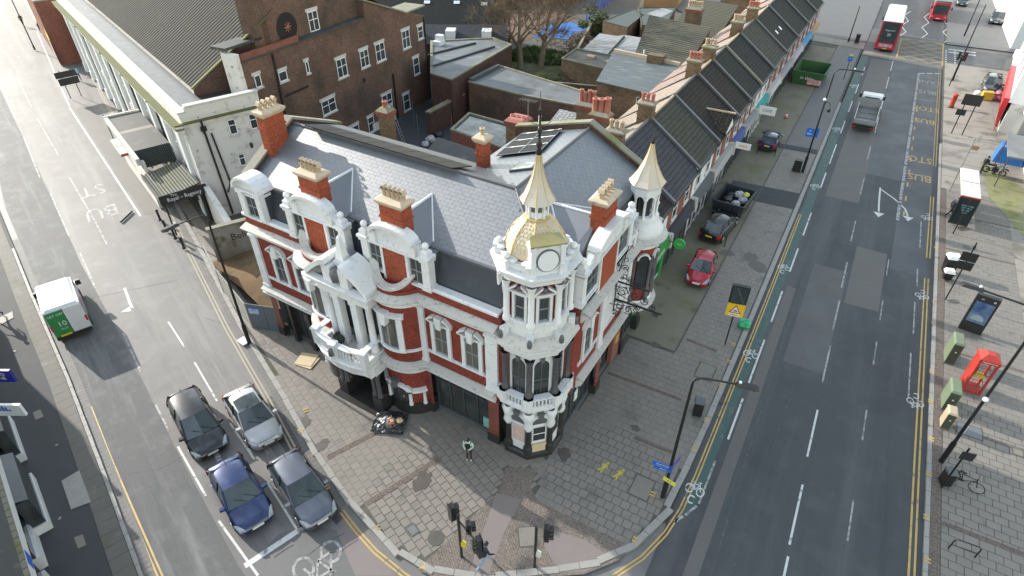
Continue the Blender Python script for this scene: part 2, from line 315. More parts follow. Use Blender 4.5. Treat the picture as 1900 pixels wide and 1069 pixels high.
# ================================================================== GROUND, ROADS, PAVEMENTS
def sheet(name, pts, z, m, parent=None, kind=None):
    b = MB(); b.poly([(p[0], p[1], z) for p in pts]); o = b.build(name, m, parent)
    if kind: o['kind'] = kind
    return o
def apx(L, z=.12): return [at(x, y, z).xy for x, y in L]
def inside(p, poly):
    c = False; n = len(poly); j = n-1
    for i in range(n):
        a, b = poly[i], poly[j]
        if (a[1] > p[1]) != (b[1] > p[1]) and p[0] < (b[0]-a[0])*(p[1]-a[1])/(b[1]-a[1])+a[0]: c = not c
        j = i
    return c
sheet('ground', [(-900,-700),(900,-700),(900,1500),(-900,1500)], -.05, M['ground'], kind='structure')
KERB_C = [(-140,47.5),(-90.3,29.1),(-61.6,16.6),(-39,7.1),(-22.7,-.3),(-15.35,-3.36),(-11.3,-5.15),(-7.5,-6.55),(-4.14,-7.4),(-2.06,-7.38),(.3,-6.5),(2.45,-4.93),(4.11,-3.58),(5.42,-1.81),(6.03,.06),(6.22,3.2),(6.3,6.4),(6.36,12.6),(6.4,40),(6.4,92)]
KERB_L = [(-140,33),(-90,14.5),(-52.06,-.5),(-37.85,-5.17),(-27.16,-8.55),(-19.2,-11.26),(-12.69,-13.53),(-4,-17.2),(6,-21)]
main_road = sheet('main_road', [(6.2,-60),(16.6,-60),(16.6,420),(6.2,420)], 0, M['asphalt'], kind='structure')
left_road = sheet('left_road', KERB_C[:15]+[(6.2,.06),(6.2,-30)]+KERB_L[::-1], .004, M['asphalt_left'], kind='structure')
PZ = .10
pav = sheet('corner_pavement', KERB_C+[(-20,92),(-140,140)], PZ, M['bed'], kind='structure')
b = MB(); b.sweep(KERB_C, [(0,0),(0,PZ),(-.1,PZ),(-.1,0)]); b.build('kerb_face', M['kerb'], pav)
pavr = sheet('right_pavement', [(16.55,-40),(16.55,86.5),(60,86.5),(60,-40)], PZ, M['bed'], kind='structure')
pavr2 = sheet('far_right_pavement', [(16.9,97),(16.9,260),(60,260),(60,97)], PZ, M['tarmac_grey'], kind='structure')
pavf = sheet('far_pavement', [(6.4,92.2),(6.4,320),(-60,320),(-60,140),(-20,92.2)], PZ-.02, M['tarmac_grey'], kind='structure')
pavl = sheet('left_pavement', KERB_L+[(6,-60),(-140,-60)], PZ, M['tarmac_dark'], kind='structure')

def along(path, step):
    "points every step along a plan path: (point, direction)"
    out = []; carry = 0.0
    for a, b_ in zip(path[:-1], path[1:]):
        a = Vector(a); b_ = Vector(b_); L = (b_-a).length; d = (b_-a)/L; s = carry
        while s < L: out.append((a+d*s, d)); s += step
        carry = s-L
    return out
unit = MB(); unit.box(-.5,.5,-.5,.5,-.5,.5); 
def unit_mesh(m):
    o = unit.build('kerb_stone', m); me = o.data; bpy.data.objects.remove(o); return me
KM = unit_mesh(M['kerb'])
def stones(path, parent, side, w=.3, L=.92, y0=-99, y1=99, x0=-60, top=.135):
    for p, d in along(path, L):
        if not (x0 < p.x < 30 and y0 < p.y < y1): continue
        c = p+d*L/2; n = Vector((d.y, -d.x))*side
        o = bpy.data.objects.new('kerb_stone', KM); COL.objects.link(o); o.parent = parent
        o.location = (c.x+n.x*w/2, c.y+n.y*w/2, top/2+random.uniform(-.006,.006)); o.scale = (L-.025, w*random.uniform(.94,1.04), top)
        o.rotation_euler.z = math.atan2(d.y, d.x)+random.uniform(-.012,.012)
stones(KERB_C, pav, -1, y1=62, x0=-48)
stones([(16.5,0),(16.5,55)][::-1], pavr, -1, w=.2, y1=56)
stones(KERB_L, pavl, 1, w=.17, x0=-45)
# ---- slabs
SL = {}
def slab_mesh(key, sx, sy, m):
    if key not in SL:
        b = MB(); e = .012; b.prism([(-sx/2,-sy/2),(sx/2,-sy/2),(sx/2,sy/2),(-sx/2,sy/2)], 0, .035, 0, [(-sx/2+e,-sy/2+e),(sx/2-e,-sy/2+e),(sx/2-e,sy/2-e),(-sx/2+e,sy/2-e)])
        o = b.build('paving_slab', m); SL[key] = o.data; bpy.data.objects.remove(o)
    return SL[key]
def slabs(parent, poly, holes, ang, sx, sy, mats, n_obj, gap=.015, near=None):
    c, s = math.cos(ang), math.sin(ang); loc = [(p[0]*c+p[1]*s, -p[0]*s+p[1]*c) for p in poly]
    x0, x1 = min(p[0] for p in loc), max(p[0] for p in loc); y0, y1 = min(p[1] for p in loc), max(p[1] for p in loc)
    cells = []; j = 0; y = y0
    while y < y1:
        x = x0-(sx*.5 if j % 2 else 0)
        while x < x1:
            hh = []
            for q in (.25,.75):
                lx, ly = x+sx*q, y+sy/2; p = (lx*c-ly*s, lx*s+ly*c); hh.append(p if inside(p, poly) and not any(inside(p, h) for h in holes) else None)
            if hh[0] and hh[1]: cells.append(((hh[0][0]+hh[1][0])/2, (hh[0][1]+hh[1][1])/2, 1))
            elif hh[0] or hh[1]: cells.append((*(hh[0] or hh[1]), .5))
            x += sx
        y += sy; j += 1
    nr = near or (CAM.x, CAM.y)
    cells.sort(key=lambda p: (p[0]-nr[0])**2+(p[1]-nr[1])**2)
    rest = MB()
    for i, p in enumerate(cells):
        mi = random.choices(range(len(mats)), [5,3,2][:len(mats)])[0]; z = PZ-.025+random.uniform(-.002,.002)
        if i < n_obj:
            o = bpy.data.objects.new('paving_slab', slab_mesh((sx*p[2],sy,mi), sx*p[2]-gap, sy-gap, mats[mi])); COL.objects.link(o); o.parent = parent
            o.location = (p[0], p[1], z); o.rotation_euler = (random.uniform(-.006,.006), random.uniform(-.006,.006), ang+random.uniform(-.008,.008))
        else:
            a = ang+random.uniform(-.008,.008); hx, hy = (sx*p[2]-gap)/2, (sy-gap)/2; ca, sa = math.cos(a), math.sin(a)
            rest.prism([(p[0]+u*ca-v*sa, p[1]+u*sa+v*ca) for u, v in ((-hx,-hy),(hx,-hy),(hx,hy),(-hx,hy))], z, z+.035, mi)
    if rest.v: tag(rest.build('paving_slab', mats, parent), kind='stuff')
PAV_POLY = apx([(939,867),(999,869),(985,905),(1000,931),(1172,1014),(1150,1040),(1085,1066),(1010,1071),(860,1100),(775,1056),(828,1007),(875,960),(927,912)])
mid = at(925, 880, .12)
def kerb_in(i0, i1, off=.34):
    P = KERB_C[i0:i1]; out = []
    for i, p in enumerate(P):
        a = Vector(P[max(i-1,0)]); b_ = Vector(P[min(i+1,len(P)-1)]); d = (b_-a).normalized(); out.append((p[0]-d.y*off, p[1]+d.x*off))
    return out
left_poly = kerb_in(2, 11)+[(.2,-2.2),(-.2,.4),(-3,.6),(-22,.6),(-33,6.2),(-60,16.2)]
right_poly = [(.5,-2.2)]+kerb_in(10, 20)[1:19]+[(6.05,46),(2.95,46),(2.95,11.2),(.0,11.2),(-.4,1.5),(-.2,-.2)]
smat = [M['slabA'], M['slabB'], M['slabC']]
slabs(pav, left_poly, [PAV_POLY, right_poly], R(-21.5), .45, .42, smat, 150, near=(-3,-5))
slabs(pav, right_poly, [PAV_POLY], R(0), .44, .44, [M['slabC'], M['slabA'], M['slabB']], 150, near=(3,1))
slabs(pavr, [(17.15,-8),(21.6,-8),(21.6,44),(17.15,44)], [], 0, .6, .45, smat, 280, near=(17,8))
sheet('brick_paving', PAV_POLY, .114, M['paviour'], pav)
TZ = .117
for L in ([(922,915),(969,927),(938,985),(905,1072),(866,1078)], [(1003,1001),(1030,985),(1088,1003),(1137,1037),(1085,1063),(1040,1062)]):
    sheet('tactile_paving', apx(L, TZ), TZ, M['pinkish'], pav)
def strip(name, pts, width, m, parent, z=.008):
    b = MB(); P = [Vector((p[0],p[1])) for p in pts]; L = []; Rr = []
    for i, p in enumerate(P):
        d = (P[min(i+1,len(P)-1)]-P[max(i-1,0)]).normalized(); n = Vector((-d.y,d.x))*width/2; L.append(p+n); Rr.append(p-n)
    for i in range(len(P)-1): b.quad((*Rr[i],z),(*Rr[i+1],z),(*L[i+1],z),(*L[i],z))
    return b.build(name, m, parent)
for L, wd in (([(608,850),(699,803)],.3),([(680,936),(818,850)],.3),([(1128,692),(1265,742)],.22),([(1178,812),(1252,842)],.22),([(1275,630),(1330,652)],.2)):
    strip('brick_band', apx(L, TZ), wd, M['paviour_red'], pav, .118)
for L in ([(560,697),(590,690),(604,712),(575,722)], [(1130,770),(1150,776),(1140,800),(1120,792)]):
    sheet('trench_patch', apx(L, TZ), TZ, M['slabC'], pav)
# dark damp stains on the flags, covers, little marks
def blob(c, r, z, m, parent, name, sq=.7, n=18, rot=0):
    b = MB(); pts = []
    for k in range(n):
        a = 2*math.pi*k/n; rr = r*(.72+.5*random.random()); x, y = rr*math.cos(a), rr*sq*math.sin(a)
        pts.append((c[0]+x*math.cos(rot)-y*math.sin(rot), c[1]+x*math.sin(rot)+y*math.cos(rot), z))
    b.poly(pts); return b.build(name, m, parent)
for (x, y, r) in ((566,783,.45),(598,826,.45),(785,893,.6),(1047,843,.45),(1216,640,.35),(1395,478,.7),(1408,495,.8),(1180,795,.3),(1350,470,.6)):
    p = at(x, y, TZ); STZ = TZ+.002+random.random()*.004; blob(p, r, STZ, M['stain'], pav, 'stain', rot=random.random()*3)
for (x, y, r, pr) in ((1790,425,.5,pavr),(1760,520,.6,pavr),(1795,460,.35,pavr),(1770,560,.4,pavr),(1845,265,1.2,pavr),(1870,182,1.6,pavr)):
    p = at(x, y, TZ); blob(p, r, TZ+.004, M['stain'], pr, 'stain', rot=random.random()*3)
M['cover'] = mat('cover_steel', (.2,.21,.22), .45, (.13,.135,.14), 6, .6, metal=.3)
def cover(x, y, sx, sy, ang, m='cover', parent=None):
    p = at(x, y, TZ); b = MB(); b.rbox((0,0,0), (sx,sy,.012), 0, 0); b.rbox((0,0,-.001), (sx+.12,sy+.12,.008), 0, 1)
    return b.build('access_cover', [M[m], M['bed']], parent or pav, (p.x, p.y, TZ+.004), ang)
cover(767,984,.45,.35,R(-20)); cover(980,996,.75,.9,R(35),'slabC'); cover(1192,905,.9,1.2,0,'slabC'); cover(1310,690,.9,1.3,0,'slabC'); cover(455,632,.8,.5,R(-15),'white_worn') if False else None
cover(1890,840,.4,.4,0,'slabC',pavr); cover(1800,800,1.1,.8,0,'cover',pavr)
b = MB(); b.lathe([(.0,.0),(.38,.0)], 18); p = at(810,999,TZ); b.build('manhole_cover', M['stain'], pav, (p.x,p.y,TZ+.006))
M['yellow_mark'] = mat('yellow_spray', (.62,.5,.07), .7, (.3,.27,.1), 5, .6)
for (x, y) in ((1121,868),(1149,881)):                      # two yellow painted walking figures
    p = at(x, y, TZ); b = MB()
    b.ring((0,.34), 0, .07, 0, 10); b.quad((-.1,-.05,0),(.1,-.05,0),(.07,.24,0),(-.07,.24,0)); b.quad((-.14,-.36,0),(-.06,-.36,0),(.05,-.05,0),(-.06,-.05,0)); b.quad((.06,-.36,0),(.14,-.36,0),(.08,-.05,0),(-.02,-.05,0)); b.quad((-.2,.04,0),(-.15,.02,0),(-.06,.22,0),(-.1,.24,0)); b.quad((.15,.02,0),(.2,.04,0),(.1,.24,0),(.06,.22,0))
    b.build('painted_figure', M['yellow_mark'], pav, (p.x,p.y,.139), R(-18))
# forecourt of the terrace
sheet('forecourt', [(-.8,11.4),(2.92,11.4),(2.92,86),(-.8,86)], .118, M['forecourt'], pav)
strip('forecourt_edge', [(2.93,11.4),(2.93,86)], .09, M['bed'], pav, .142)
sheet('tarmac_footway', [(2.97,46),(6.05,46),(6.05,90),(2.97,90)], .12, M['tarmac_grey'], pav)
for (y0, y1) in ((33,36.5),(45.5,47)): sheet('tarmac_patch', [(.3,y0),(6.0,y0+.4),(6.0,y1),(.3,y1-.4)], .139, M['tarmac_dark'], pav)
sheet('crossover', [(2.0,88.2),(6.4,87.4),(6.4,91.2),(-6,92.6),(-6,89.6)], .15, M['slabB'], pav)
# right side: paviour edge strip, tarmac and concrete in front of the shops
sheet('brick_edging', [(16.72,-8),(17.14,-8),(17.14,44),(16.72,44)], .124, M['paviour_red'], pavr)
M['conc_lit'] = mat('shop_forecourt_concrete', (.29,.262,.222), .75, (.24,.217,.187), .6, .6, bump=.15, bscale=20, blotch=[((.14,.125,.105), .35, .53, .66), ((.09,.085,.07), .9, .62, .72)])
sheet('concrete_footway', [(16.75,44.1),(21.6,44.1),(21.6,86.2),(16.75,86.2)], .125, M['conc_lit'], pavr)
sheet('shop_forecourt', [(21.62,-8),(40,-8),(40,86.2),(21.62,86.2)], .128, M['conc_lit'], pavr)
sheet('mossy_forecourt', apx([(1820,300),(1900,350),(1900,440),(1835,365)]), .136, mat('mossy_concrete', (.24,.24,.09), .85, (.2,.19,.12), .9, .6, blotch=((.12,.14,.04),.8,.5,.7)), pavr)
for y0 in (6.5, 13.2, 20, 33, 39): strip('joint_band', [(17.15,y0),(21.6,y0+.1)], .22, M['paviour_red'], pavr, .12)
for y0 in (47, 50.5, 54, 57.5, 62, 67, 72): strip('concrete_joint', [(16.8,y0),(24,y0+.1)], .05, M['bed'], pavr, .133)
# left footway: flags beside the kerb, patches
lk = [Vector(p) for p in KERB_L]
def off_path(path, o):
    P = [Vector(p) for p in path]; out = []
    for i, p in enumerate(P):
        d = (P[min(i+1,len(P)-1)]-P[max(i-1,0)]).normalized(); out.append(p+Vector((d.y,-d.x))*o)
    return out
a1, a2 = off_path(KERB_L[1:8], .2), off_path(KERB_L[1:8], 1.0)
M['flag_old'] = mat('old_flagstone', (.13,.123,.108), .75, (.108,.103,.09), 1.2, .7, bump=.2, bscale=30, blotch=[((.09,.095,.055), .7, .55, .72), ((.16,.15,.13), 1.1, .58, .75)])
fl = MB(); pth = along(off_path(KERB_L[1:8], .6), .75)
for p, d in pth:
    if p.x < -50: continue
    o = MB(); o.rbox((0,0,0), (.738, .8, .03)); o.build('flagstone', M['flag_old'], pavl, (p.x+d.x*.37, p.y+d.y*.37, .108), math.atan2(d.y,d.x)+random.uniform(-.004,.004))
for L, m in (([(115,893),(148,873),(170,932),(133,946)],'kerb'), ([(62,766),(76,760),(82,774),(67,780)],'slabC'), ([(138,998),(155,992),(161,1012),(146,1019)],'slabC'), ([(0,590),(24,578),(26,590),(0,604)],'slabC')):
    sheet('patch', apx(L), .126, M[m], pavl)
for (x, y) in ((106,826),(28,652),(112,962)):
    p = at(x,y,.13); b = MB(); b.rbox((0,0,0),(.14,.1,.01)); b.build('litter', M['white_worn'], pavl, (p.x,p.y,.125), random.random()*3)
# channel setts along the left kerbs
def setts(path, parent, side, w=.42, x0=-46):
    n = 0
    for p, d in along(path, .3):
        if not x0 < p.x < 4: continue
        nn = Vector((d.y,-d.x))*side
        yield p+d*.15+nn*w/2, math.atan2(d.y,d.x)
b = MB()
for p, a in setts(KERB_L, pavl, -1): b.rbox((p.x,p.y,.0), (.285,.4,.03), a+random.uniform(-.02,.02), 0)
tag(b.build('channel_sett', M['sett'], left_road), kind='stuff')
b = MB()
for p, a in setts(KERB_C[:8], pav, 1, .3): b.rbox((p.x,p.y,.0), (.285,.28,.03), a+random.uniform(-.02,.02), 0)
tag(b.build('channel_sett', M['sett'], left_road), kind='stuff')
# ---- resurfaced areas of carriageway
def rs(name, px, m, road, z): return sheet(name, apx(px, z), z, M[m], road)
rs('stone_chip_surface', [(60,520),(140,480),(300,760),(420,950),(490,1069),(310,1069),(180,780),(100,620)], 'chip', left_road, .006) if False else None
sheet('gutter_lane', off_path(KERB_L[1:9], -.45)+[Vector((-.0,-13.2)), Vector((-9.2,-11.3)), Vector((-17.4,-8.6)), Vector((-27,-5.2)), Vector((-38,-1.6)), Vector((-52,3.5)), Vector((-90,17))], .006, M['chip'], left_road)
rs('cracked_patch', [(475,760),(505,735),(560,822),(600,890),(640,958),(625,975),(560,880)], 'cracked', left_road, .010)
rs('pink_patch', [(625,985),(645,955),(700,1020),(735,1069),(660,1069)], 'pinkish', left_road, .010)
rs('dark_patch', [(520,990),(575,973),(625,985),(660,1069),(455,1075),(457,1053)], 'tarmac_grey', left_road, .007)
M['tar_b'] = mat('grey_reinstatement', (.088,.088,.088), .6, (.074,.074,.075), .6, .6, bump=.2, bscale=50, rvar=.1)
M['tar_c'] = mat('brown_reinstatement', (.115,.108,.1), .65, (.095,.09,.085), .6, .6, bump=.2, bscale=50, speck=((.22,.21,.2),20,.68))
M['tar_d'] = mat('blue_grey_reinstatement', (.065,.07,.078), .55, (.054,.058,.064), .5, .6, bump=.2, bscale=50, rvar=.1)
for (x0, x1, y0, y1, m) in ((8.0,10.7,37.5,58,'tar_c'),(7.9,10.6,58,84,'tar_c'),(13.7,16.05,28,84,'tar_d'),(10.7,13.6,44,84,'tar_d'),(8.8,11.1,14,26,'tar_b'),(11.3,13.4,22,30,'tar_c'),(7.6,8.2,-12,22,'tar_c')):
    sheet('road_patch', [(x0,y0),(x1,y0+random.uniform(-.2,.2)),(x1,y1),(x0,y1+random.uniform(-.2,.2))], .004+random.uniform(0,.001), M[m], main_road)
strip('tar_seam', [(8.75,-9),(8.6,2),(8.45,13),(8.4,24)], .07, M['cracked'], main_road, .007)
for (xa, ya, xb, yb) in ((9.3,-6,9.8,16),(13.5,-9,13.45,18),(8.2,26,13.4,25.5),(10.9,12,13.5,12.6),(13.5,14.2,16.2,14.3)):
    pts = [(xa+(xb-xa)*i/9+random.uniform(-.06,.06), ya+(yb-ya)*i/9+random.uniform(-.1,.1)) for i in range(10)]
    strip('crack', pts, .035, M['cracked'], main_road, .0075)
for pxs in ([(140,560),(260,535),(330,520)], [(380,590),(425,605),(440,600)], [(240,880),(300,870),(345,845)], [(560,1040),(600,1010),(640,990)], [(475,905),(520,890),(580,870)], [(90,330),(140,310),(180,300)]):
    strip('crack', apx(pxs, .01), .04, M['cracked'], left_road, .0115)
# ---- markings
WZ = .0125
def lm(name, pts, wd, m='white_line', road=None, z=WZ): return strip(name, pts, wd, M[m], road or main_road, z)
sheet('cycle_lane_surface', [(6.75,.6),(7.1,1.7),(7.2,6),(7.35,20),(7.35,84.5),(6.45,84.5),(6.6,40),(6.75,12),(6.72,3)], .0085, M['green_lane'], main_road)
for (y0, y1) in ((6.4,9.7),(11.1,15.4),(17.4,21.2),(23.9,27.5),(29.6,33.7),(38.9,42.3),(44.5,49.7),(53,57),(60,64),(67,71),(75,79)): lm('cycle_lane_dash', [(7.43,y0),(7.42,y1)], .11)
lm('cycle_lane_dash', [(7.2,1.85),(7.22,4.7)], .1, 'white_worn'); lm('cycle_lane_dash', [(7.15,1.7),(6.83,.95)], .12, 'white_worn'); lm('cycle_lane_dash', [(6.75,.85),(6.5,.35)], .13, 'white_worn')
dl = [(5.0,-3.4),(5.75,-2.0),(6.25,-.4),(6.5,1.2),(6.58,3.4),(6.6,9),(6.62,20),(6.58,33)]
lm('double_yellow_line', off_path(dl,-.0), .075, 'yellow'); lm('double_yellow_line', off_path(dl,-.2 if False else .16), .075, 'yellow')
for i, y in enumerate((.28,4.48,9.94,15.9,21.2,26.3,33.2,41.9,50)):
    x = 11.4-.018*y; lm('lane_line', [(x,y-2.6),(x-.02,y+1.0)], .1, 'white_line' if i < 3 else 'white_worn')
for y in (58,66,74,82): lm('lane_line', [(10.55,y-3),(10.55,y+2)], .1)
for y in (5,11.5,18,22.8,28.5): lm('lane_line', [(13.55,y-1.6),(13.55,y+.8)], .08, 'white_worn')
for i in range(11): lm('bus_lane_line', [(13.75+.01*i,36+i*4),(13.75+.01*i,39.7+i*4)], .24, 'white_worn')
for i in range(10): lm('bus_bay_dash', [(14.15,37+i*3.0),(14.15,38+i*3.0)], .12, 'yellow')
ry = [(16.28,-8),(16.2,9.8),(16.17,28)]; 
for o_ in (0,.22): lm('double_yellow_line', [(x-o_,y) for x,y in ry], .09, 'yellow'); lm('double_yellow_line', [(16.2-o_,31),(16.25-o_,42)], .09, 'yellow'); lm('double_yellow_line', [(16.3-o_,49),(16.35-o_,83)], .07, 'yellow')
for (y0,y1) in ((14.5,18.7),(26.6,29),(32.2,36.8),(20.8,24.5)): lm('cycle_lane_dash', [(15.5,y0),(15.45,y1)], .09, 'white_worn')
lm('stop_bay_line', [(14,46),(15.9,46.3)], .1, 'white_worn'); lm('stop_bay_line', [(14,68.6),(16.2,68.9)], .1, 'white_worn')
for i in range(3): lm('give_way_dash', [(13.9+.9*i,79.6+.5*i),(14.5+.9*i,80+.5*i)], .25)
def road_text(s, x, y, size, m, rot, road, sy=2.0, z=WZ+.002, name='road_lettering'):
    return text(name, s, size, M[m], road, Matrix.Translation((x,y,z)) @ Matrix.Rotation(rot,4,'Z'), 1, sy, .001)
for (s, y, m) in (('BUS',45.6,'yellow'),('STO',50.0,'yellow'),('BUS',61.3,'yellow'),('STOP',65.6,'yellow'),('BUS',72.0,'white_worn'),('LANE',76.4,'white_worn')):
    road_text(s, 15.05 if s != 'STO' else 14.9, y, 1.15, m, math.pi, main_road, 1.75)
road_text('BU', *at(190,394).xy, 2.0, 'white_worn', R(-113), left_road, 1.6); road_text('ST', *at(172,354).xy, 2.0, 'white_worn', R(-113), left_road, 1.6)
def cycle_symbol(x, y, ang, road, s=1.0, m='white_line', C=True, sy=1.35):
    b = MB(); 
    for cx in (-.36,.36): b.ring((cx,0), .2, .27, 0, 18)
    def bar(p, q, w_=.055):
        p = Vector(p); q = Vector(q); d = (q-p).normalized(); n = Vector((-d.y,d.x))*w_/2
        b.quad((*(p-n),.0004),(*(q-n),.0004),(*(q+n),.0004),(*(p+n),.0004))
    for p, q in (((-.36,0),(-.17,.36)),((-.17,.36),(.2,.36)),((.2,.36),(.0,.02)),((0,.02),(-.36,0)),((-.17,.36),(0,.02)),((.36,0),(.16,.5)),((.06,.5),(.28,.53)),((-.26,.44),(-.08,.44)),((-.19,.44),(-.17,.36))): bar(p,q)
    o = b.build('cycle_symbol', M[m], road, (x,y,WZ+.002), ang); o.scale = (s, s*sy, 1)
    if C:
        c = MB(); c.ring((0,0), .17, .25, 0, 16, a0=R(45), sw=R(270)); d = Vector((0,-.78*s)); d.rotate(Matrix.Rotation(ang,2))
        o2 = c.build('cycle_letter', M[m], road, (x+d.x,y+d.y,WZ+.002), ang); o2.scale = (s, s*sy, 1)
for (y, s) in ((2.5,.75),(13.6,.72),(24.2,.72),(38.9,.72),(54,.8),(70,.8)): cycle_symbol(6.98 if y > 5 else 6.82, y, 0, main_road, s)
for y in (14.3,25.5,37.7): cycle_symbol(15.85, y, math.pi, main_road, .7)
# turn arrows
def arrow(road, pts, head_at, head_dir, wd=.14, hs=.42, m='white_line'):
    lm('turn_arrow', pts, wd, m, road); h = Vector(head_at); d = Vector(head_dir).normalized(); n = Vector((-d.y,d.x)); b = MB()
    b.poly([(*(h+d*hs*2),WZ),(*(h-n*hs),WZ),(*(h+n*hs),WZ)]); b.build('arrow_head', M[m], road)
arrow(main_road, [(12.06,41.6),(12.2,38.3),(12.3,36.8)], (12.33,36.6), (.03,-1)); arrow(main_road, [(12.1,41.3),(13.3,39.9),(14.2,38.4),(14.45,37.2)], (14.47,37.1), (.05,-1))
A = at(232,535); B = at(243,565); arrow(left_road, [A.xy, B.xy, at(247,572).xy], at(243,574).xy, (-.4,-1), .16, .3)
# yellow box junction
b = MB()
def ybar(p, q, w_=.13):
    p = Vector(p); q = Vector(q); d = (q-p).normalized(); n = Vector((-d.y,d.x))*w_/2
    b.quad((*(p-n),WZ+.003),(*(q-n),WZ+.003),(*(q+n),WZ+.003),(*(p+n),WZ+.003))
X0, X1, Y0, Y1 = 10.85, 16.5, 84.6, 97.5
for p, q in (((X0,Y0),(X1,Y0)),((X0,Y1),(X1,Y1)),((X0,Y0),(X0,Y1)),((X1,Y0),(X1,Y1))): ybar(p,q,.2)
st = 2.6; k = -4
for k in range(-4, 8):
    for sgn in (1,-1):
        pts = []
        for i in range(60):
            x = X0+(X1-X0)*i/59; y = Y0+k*st+1.2+(x-X0)*1.15 if sgn == 1 else Y0+k*st+1.2+(X1-x)*1.15
            if Y0 <= y <= Y1: pts.append((x,y))
        if len(pts) > 3: ybar(pts[0], pts[-1])
b.build('box_junction', M['yellow'], main_road)
sheet('raised_table', [(6.45,85.2),(16.6,83.0),(16.6,84.3),(6.45,87.6)], .018, M['slabB'], main_road)
sheet('table_surface', [(6.45,87.6),(16.6,84.3),(16.6,99),(6.45,102)], .006, M['tar_b'], main_road)
for (xa, ya) in ((10.6,99),(13.6,99.5),(16.6,98)):
    lm('zigzag_line', [(xa,ya),(xa+.7,ya+3),(xa-.2,ya+7),(xa+.7,ya+11),(xa-.1,ya+15),(xa+.7,ya+19)], .12)
# side street on the right
side = sheet('side_street', [(16.5,86.6),(60,86.6),(60,96.9),(16.5,96.9)], .004, M['tar_b'], kind='structure')
for i in range(5): lm('crossing_bar', [(17.2,88+i*1.6),(20.6,88+i*1.6)], .5, 'white_line', side) if i in (3,4) else None
for i in range(6): lm('give_way_dash', [(16.9,87+i*1.2),(16.9,87.6+i*1.2)], .2, 'white_line', side); lm('give_way_dash', [(18.0,87+i*1.2),(18.0,87.6+i*1.2)], .2, 'white_line', side)
for (y) in (88,95.6): lm('double_yellow_line', [(19,y),(40,y)], .1, 'yellow', side)
# left road lines
def ll(name, px, wd, m='white_line'): return lm(name, apx(px, WZ), wd, m, left_road, WZ+.0002*len(left_road.children))
ll('stop_line', [(455,1051),(553,986)], .28); ll('stop_line', [(553,986),(578,972)], .2, 'white_worn')
for px in ([(552,983),(497,895)],[(473,853),(428,786)],[(404,745),(362,673)],[(343,644),(313,597)],[(462,832),(470,850)]): ll('lane_line', px, .1)
ll('lane_line', [(409,855),(400,838)], .25); ll('lane_line', [(502,842),(490,822)], .3, 'white_worn')
for px in ([(480,1069),(407,967)],[(383,921),(331,829)],[(315,800),(290,752)],[(262,690),(228,615)],[(178,535),(150,470)],[(130,440),(95,360)],[(75,330),(45,255)],[(30,222),(5,160)]): ll('centre_line', px, .11, 'white_worn' if px[0][0] < 330 else 'white_line')
for px in ([(177,410),(130,330)],[(110,290),(70,220)],[(60,200),(30,140)],[(200,455),(178,412)]): ll('lane_line', px, .12, 'white_worn')
for o_ in (0,.17):
    c = [Vector(p) for p in apx([(638,947),(665,982),(700,1021),(755,1066),(800,1090)], WZ)]; strip('double_yellow_line', off_path(c, o_), .08, M['yellow'], left_road, WZ)
for o_ in (0,.16): strip('double_yellow_line', off_path([Vector(p) for p in apx([(170,755),(205,845),(250,950),(305,1075)], WZ)], o_), .08, M['yellow'], left_road, WZ)
M['yl_pale'] = mat('faded_yellow_line', (.36,.31,.2), .6, (.3,.27,.2), 3, .6)
for o_ in (.55,.75): strip('faded_yellow_line', off_path(KERB_C[1:7], o_), .09, M['yl_pale'], left_road, WZ)
lay = apx([(140,205),(165,190),(300,395),(270,400),(215,320)], .01); sheet('bus_bay_surface', lay, .0095, M['tar_c'], left_road)
for px in ([(130,200),(215,330),(262,402)],[(70,60),(100,130),(130,198)]): ll('bay_edge_line', px, .16, 'white_line')
# cycle box symbol by the stop line (large, facing the junction)
p = at(590,1040); cycle_symbol(p.x, p.y, R(-112), left_road, 1.75, 'white_worn', False, 1.25)
# yellow kerb blips
for (x, y) in ((1243,875),(1289,833),(1311,779),(1339,714),(1353,671),(1362,640),(1212,917),(1180,1002),(568,762),(607,905),(701,980),(785,1050),(558,800),(1725,880),(1729,815),(1728,745),(1730,690),(1733,600),(1735,560),(1738,460),(1720,960),(1722,1040)):
    p = at(x, y, .14); par = pavr if p.x > 12 else pav; b = MB(); ang = 0 if p.x > 5 else R(64) if p.x < -3 else R(30)
    for dy in (-.09,.09): b.rbox((0,dy,0), (.26,.09,.004))
    b.build('loading_mark', M['yellow'], par, (p.x,p.y,.141), ang)
g = MB(); g.rbox((0,0,0),(.5,.75,.02)); 
for i in range(6): g.rbox((-.2+.08*i,0,.012),(.03,.65,.012),0,1)
p = at(1335,740); g.build('drain_grating', [M['soot'],M['cover']], main_road, (p.x,p.y,.01))
# ================================================================== THE CORNER BUILDING
M['brick_sooty'] = brickmat('sooty_brick', (.13,.06,.045), (.085,.045,.036), (.1,.08,.065), .225, .075, .01, .85, (.05,.04,.035), (.42,.75))
hotel = thing('corner_building', 'ornate red brick and white stucco corner building with a golden dome and slate roof', 'building', (0,0,0))
FLo, FLt = (0,0,0), (1,0)
FRo, FRt = (0,0,0), (0,1)
def FL(b): return b.fr(FLo, FLt)
def FR(b): return b.fr(FRo, FRt)
def arc(c, r, a0, a1, n): return [(c[0]+r*math.cos(a0+(a1-a0)*k/n), c[1]+r*math.sin(a0+(a1-a0)*k/n)) for k in range(n+1)]
BR, BLc, Rb = (-8.6,.6), (-13.4,.6), 1.5
aw = math.asin(.6/1.5)
bowR = arc(BR, Rb, R(180)+math.asin(1.2/1.5), R(360)-aw, 12)          # from the portico flank round to y=0
bowL = arc(BLc, Rb, R(180)+aw, R(360)-math.asin(1.2/1.5), 12)
TC = Vector((-1.6,1.2))
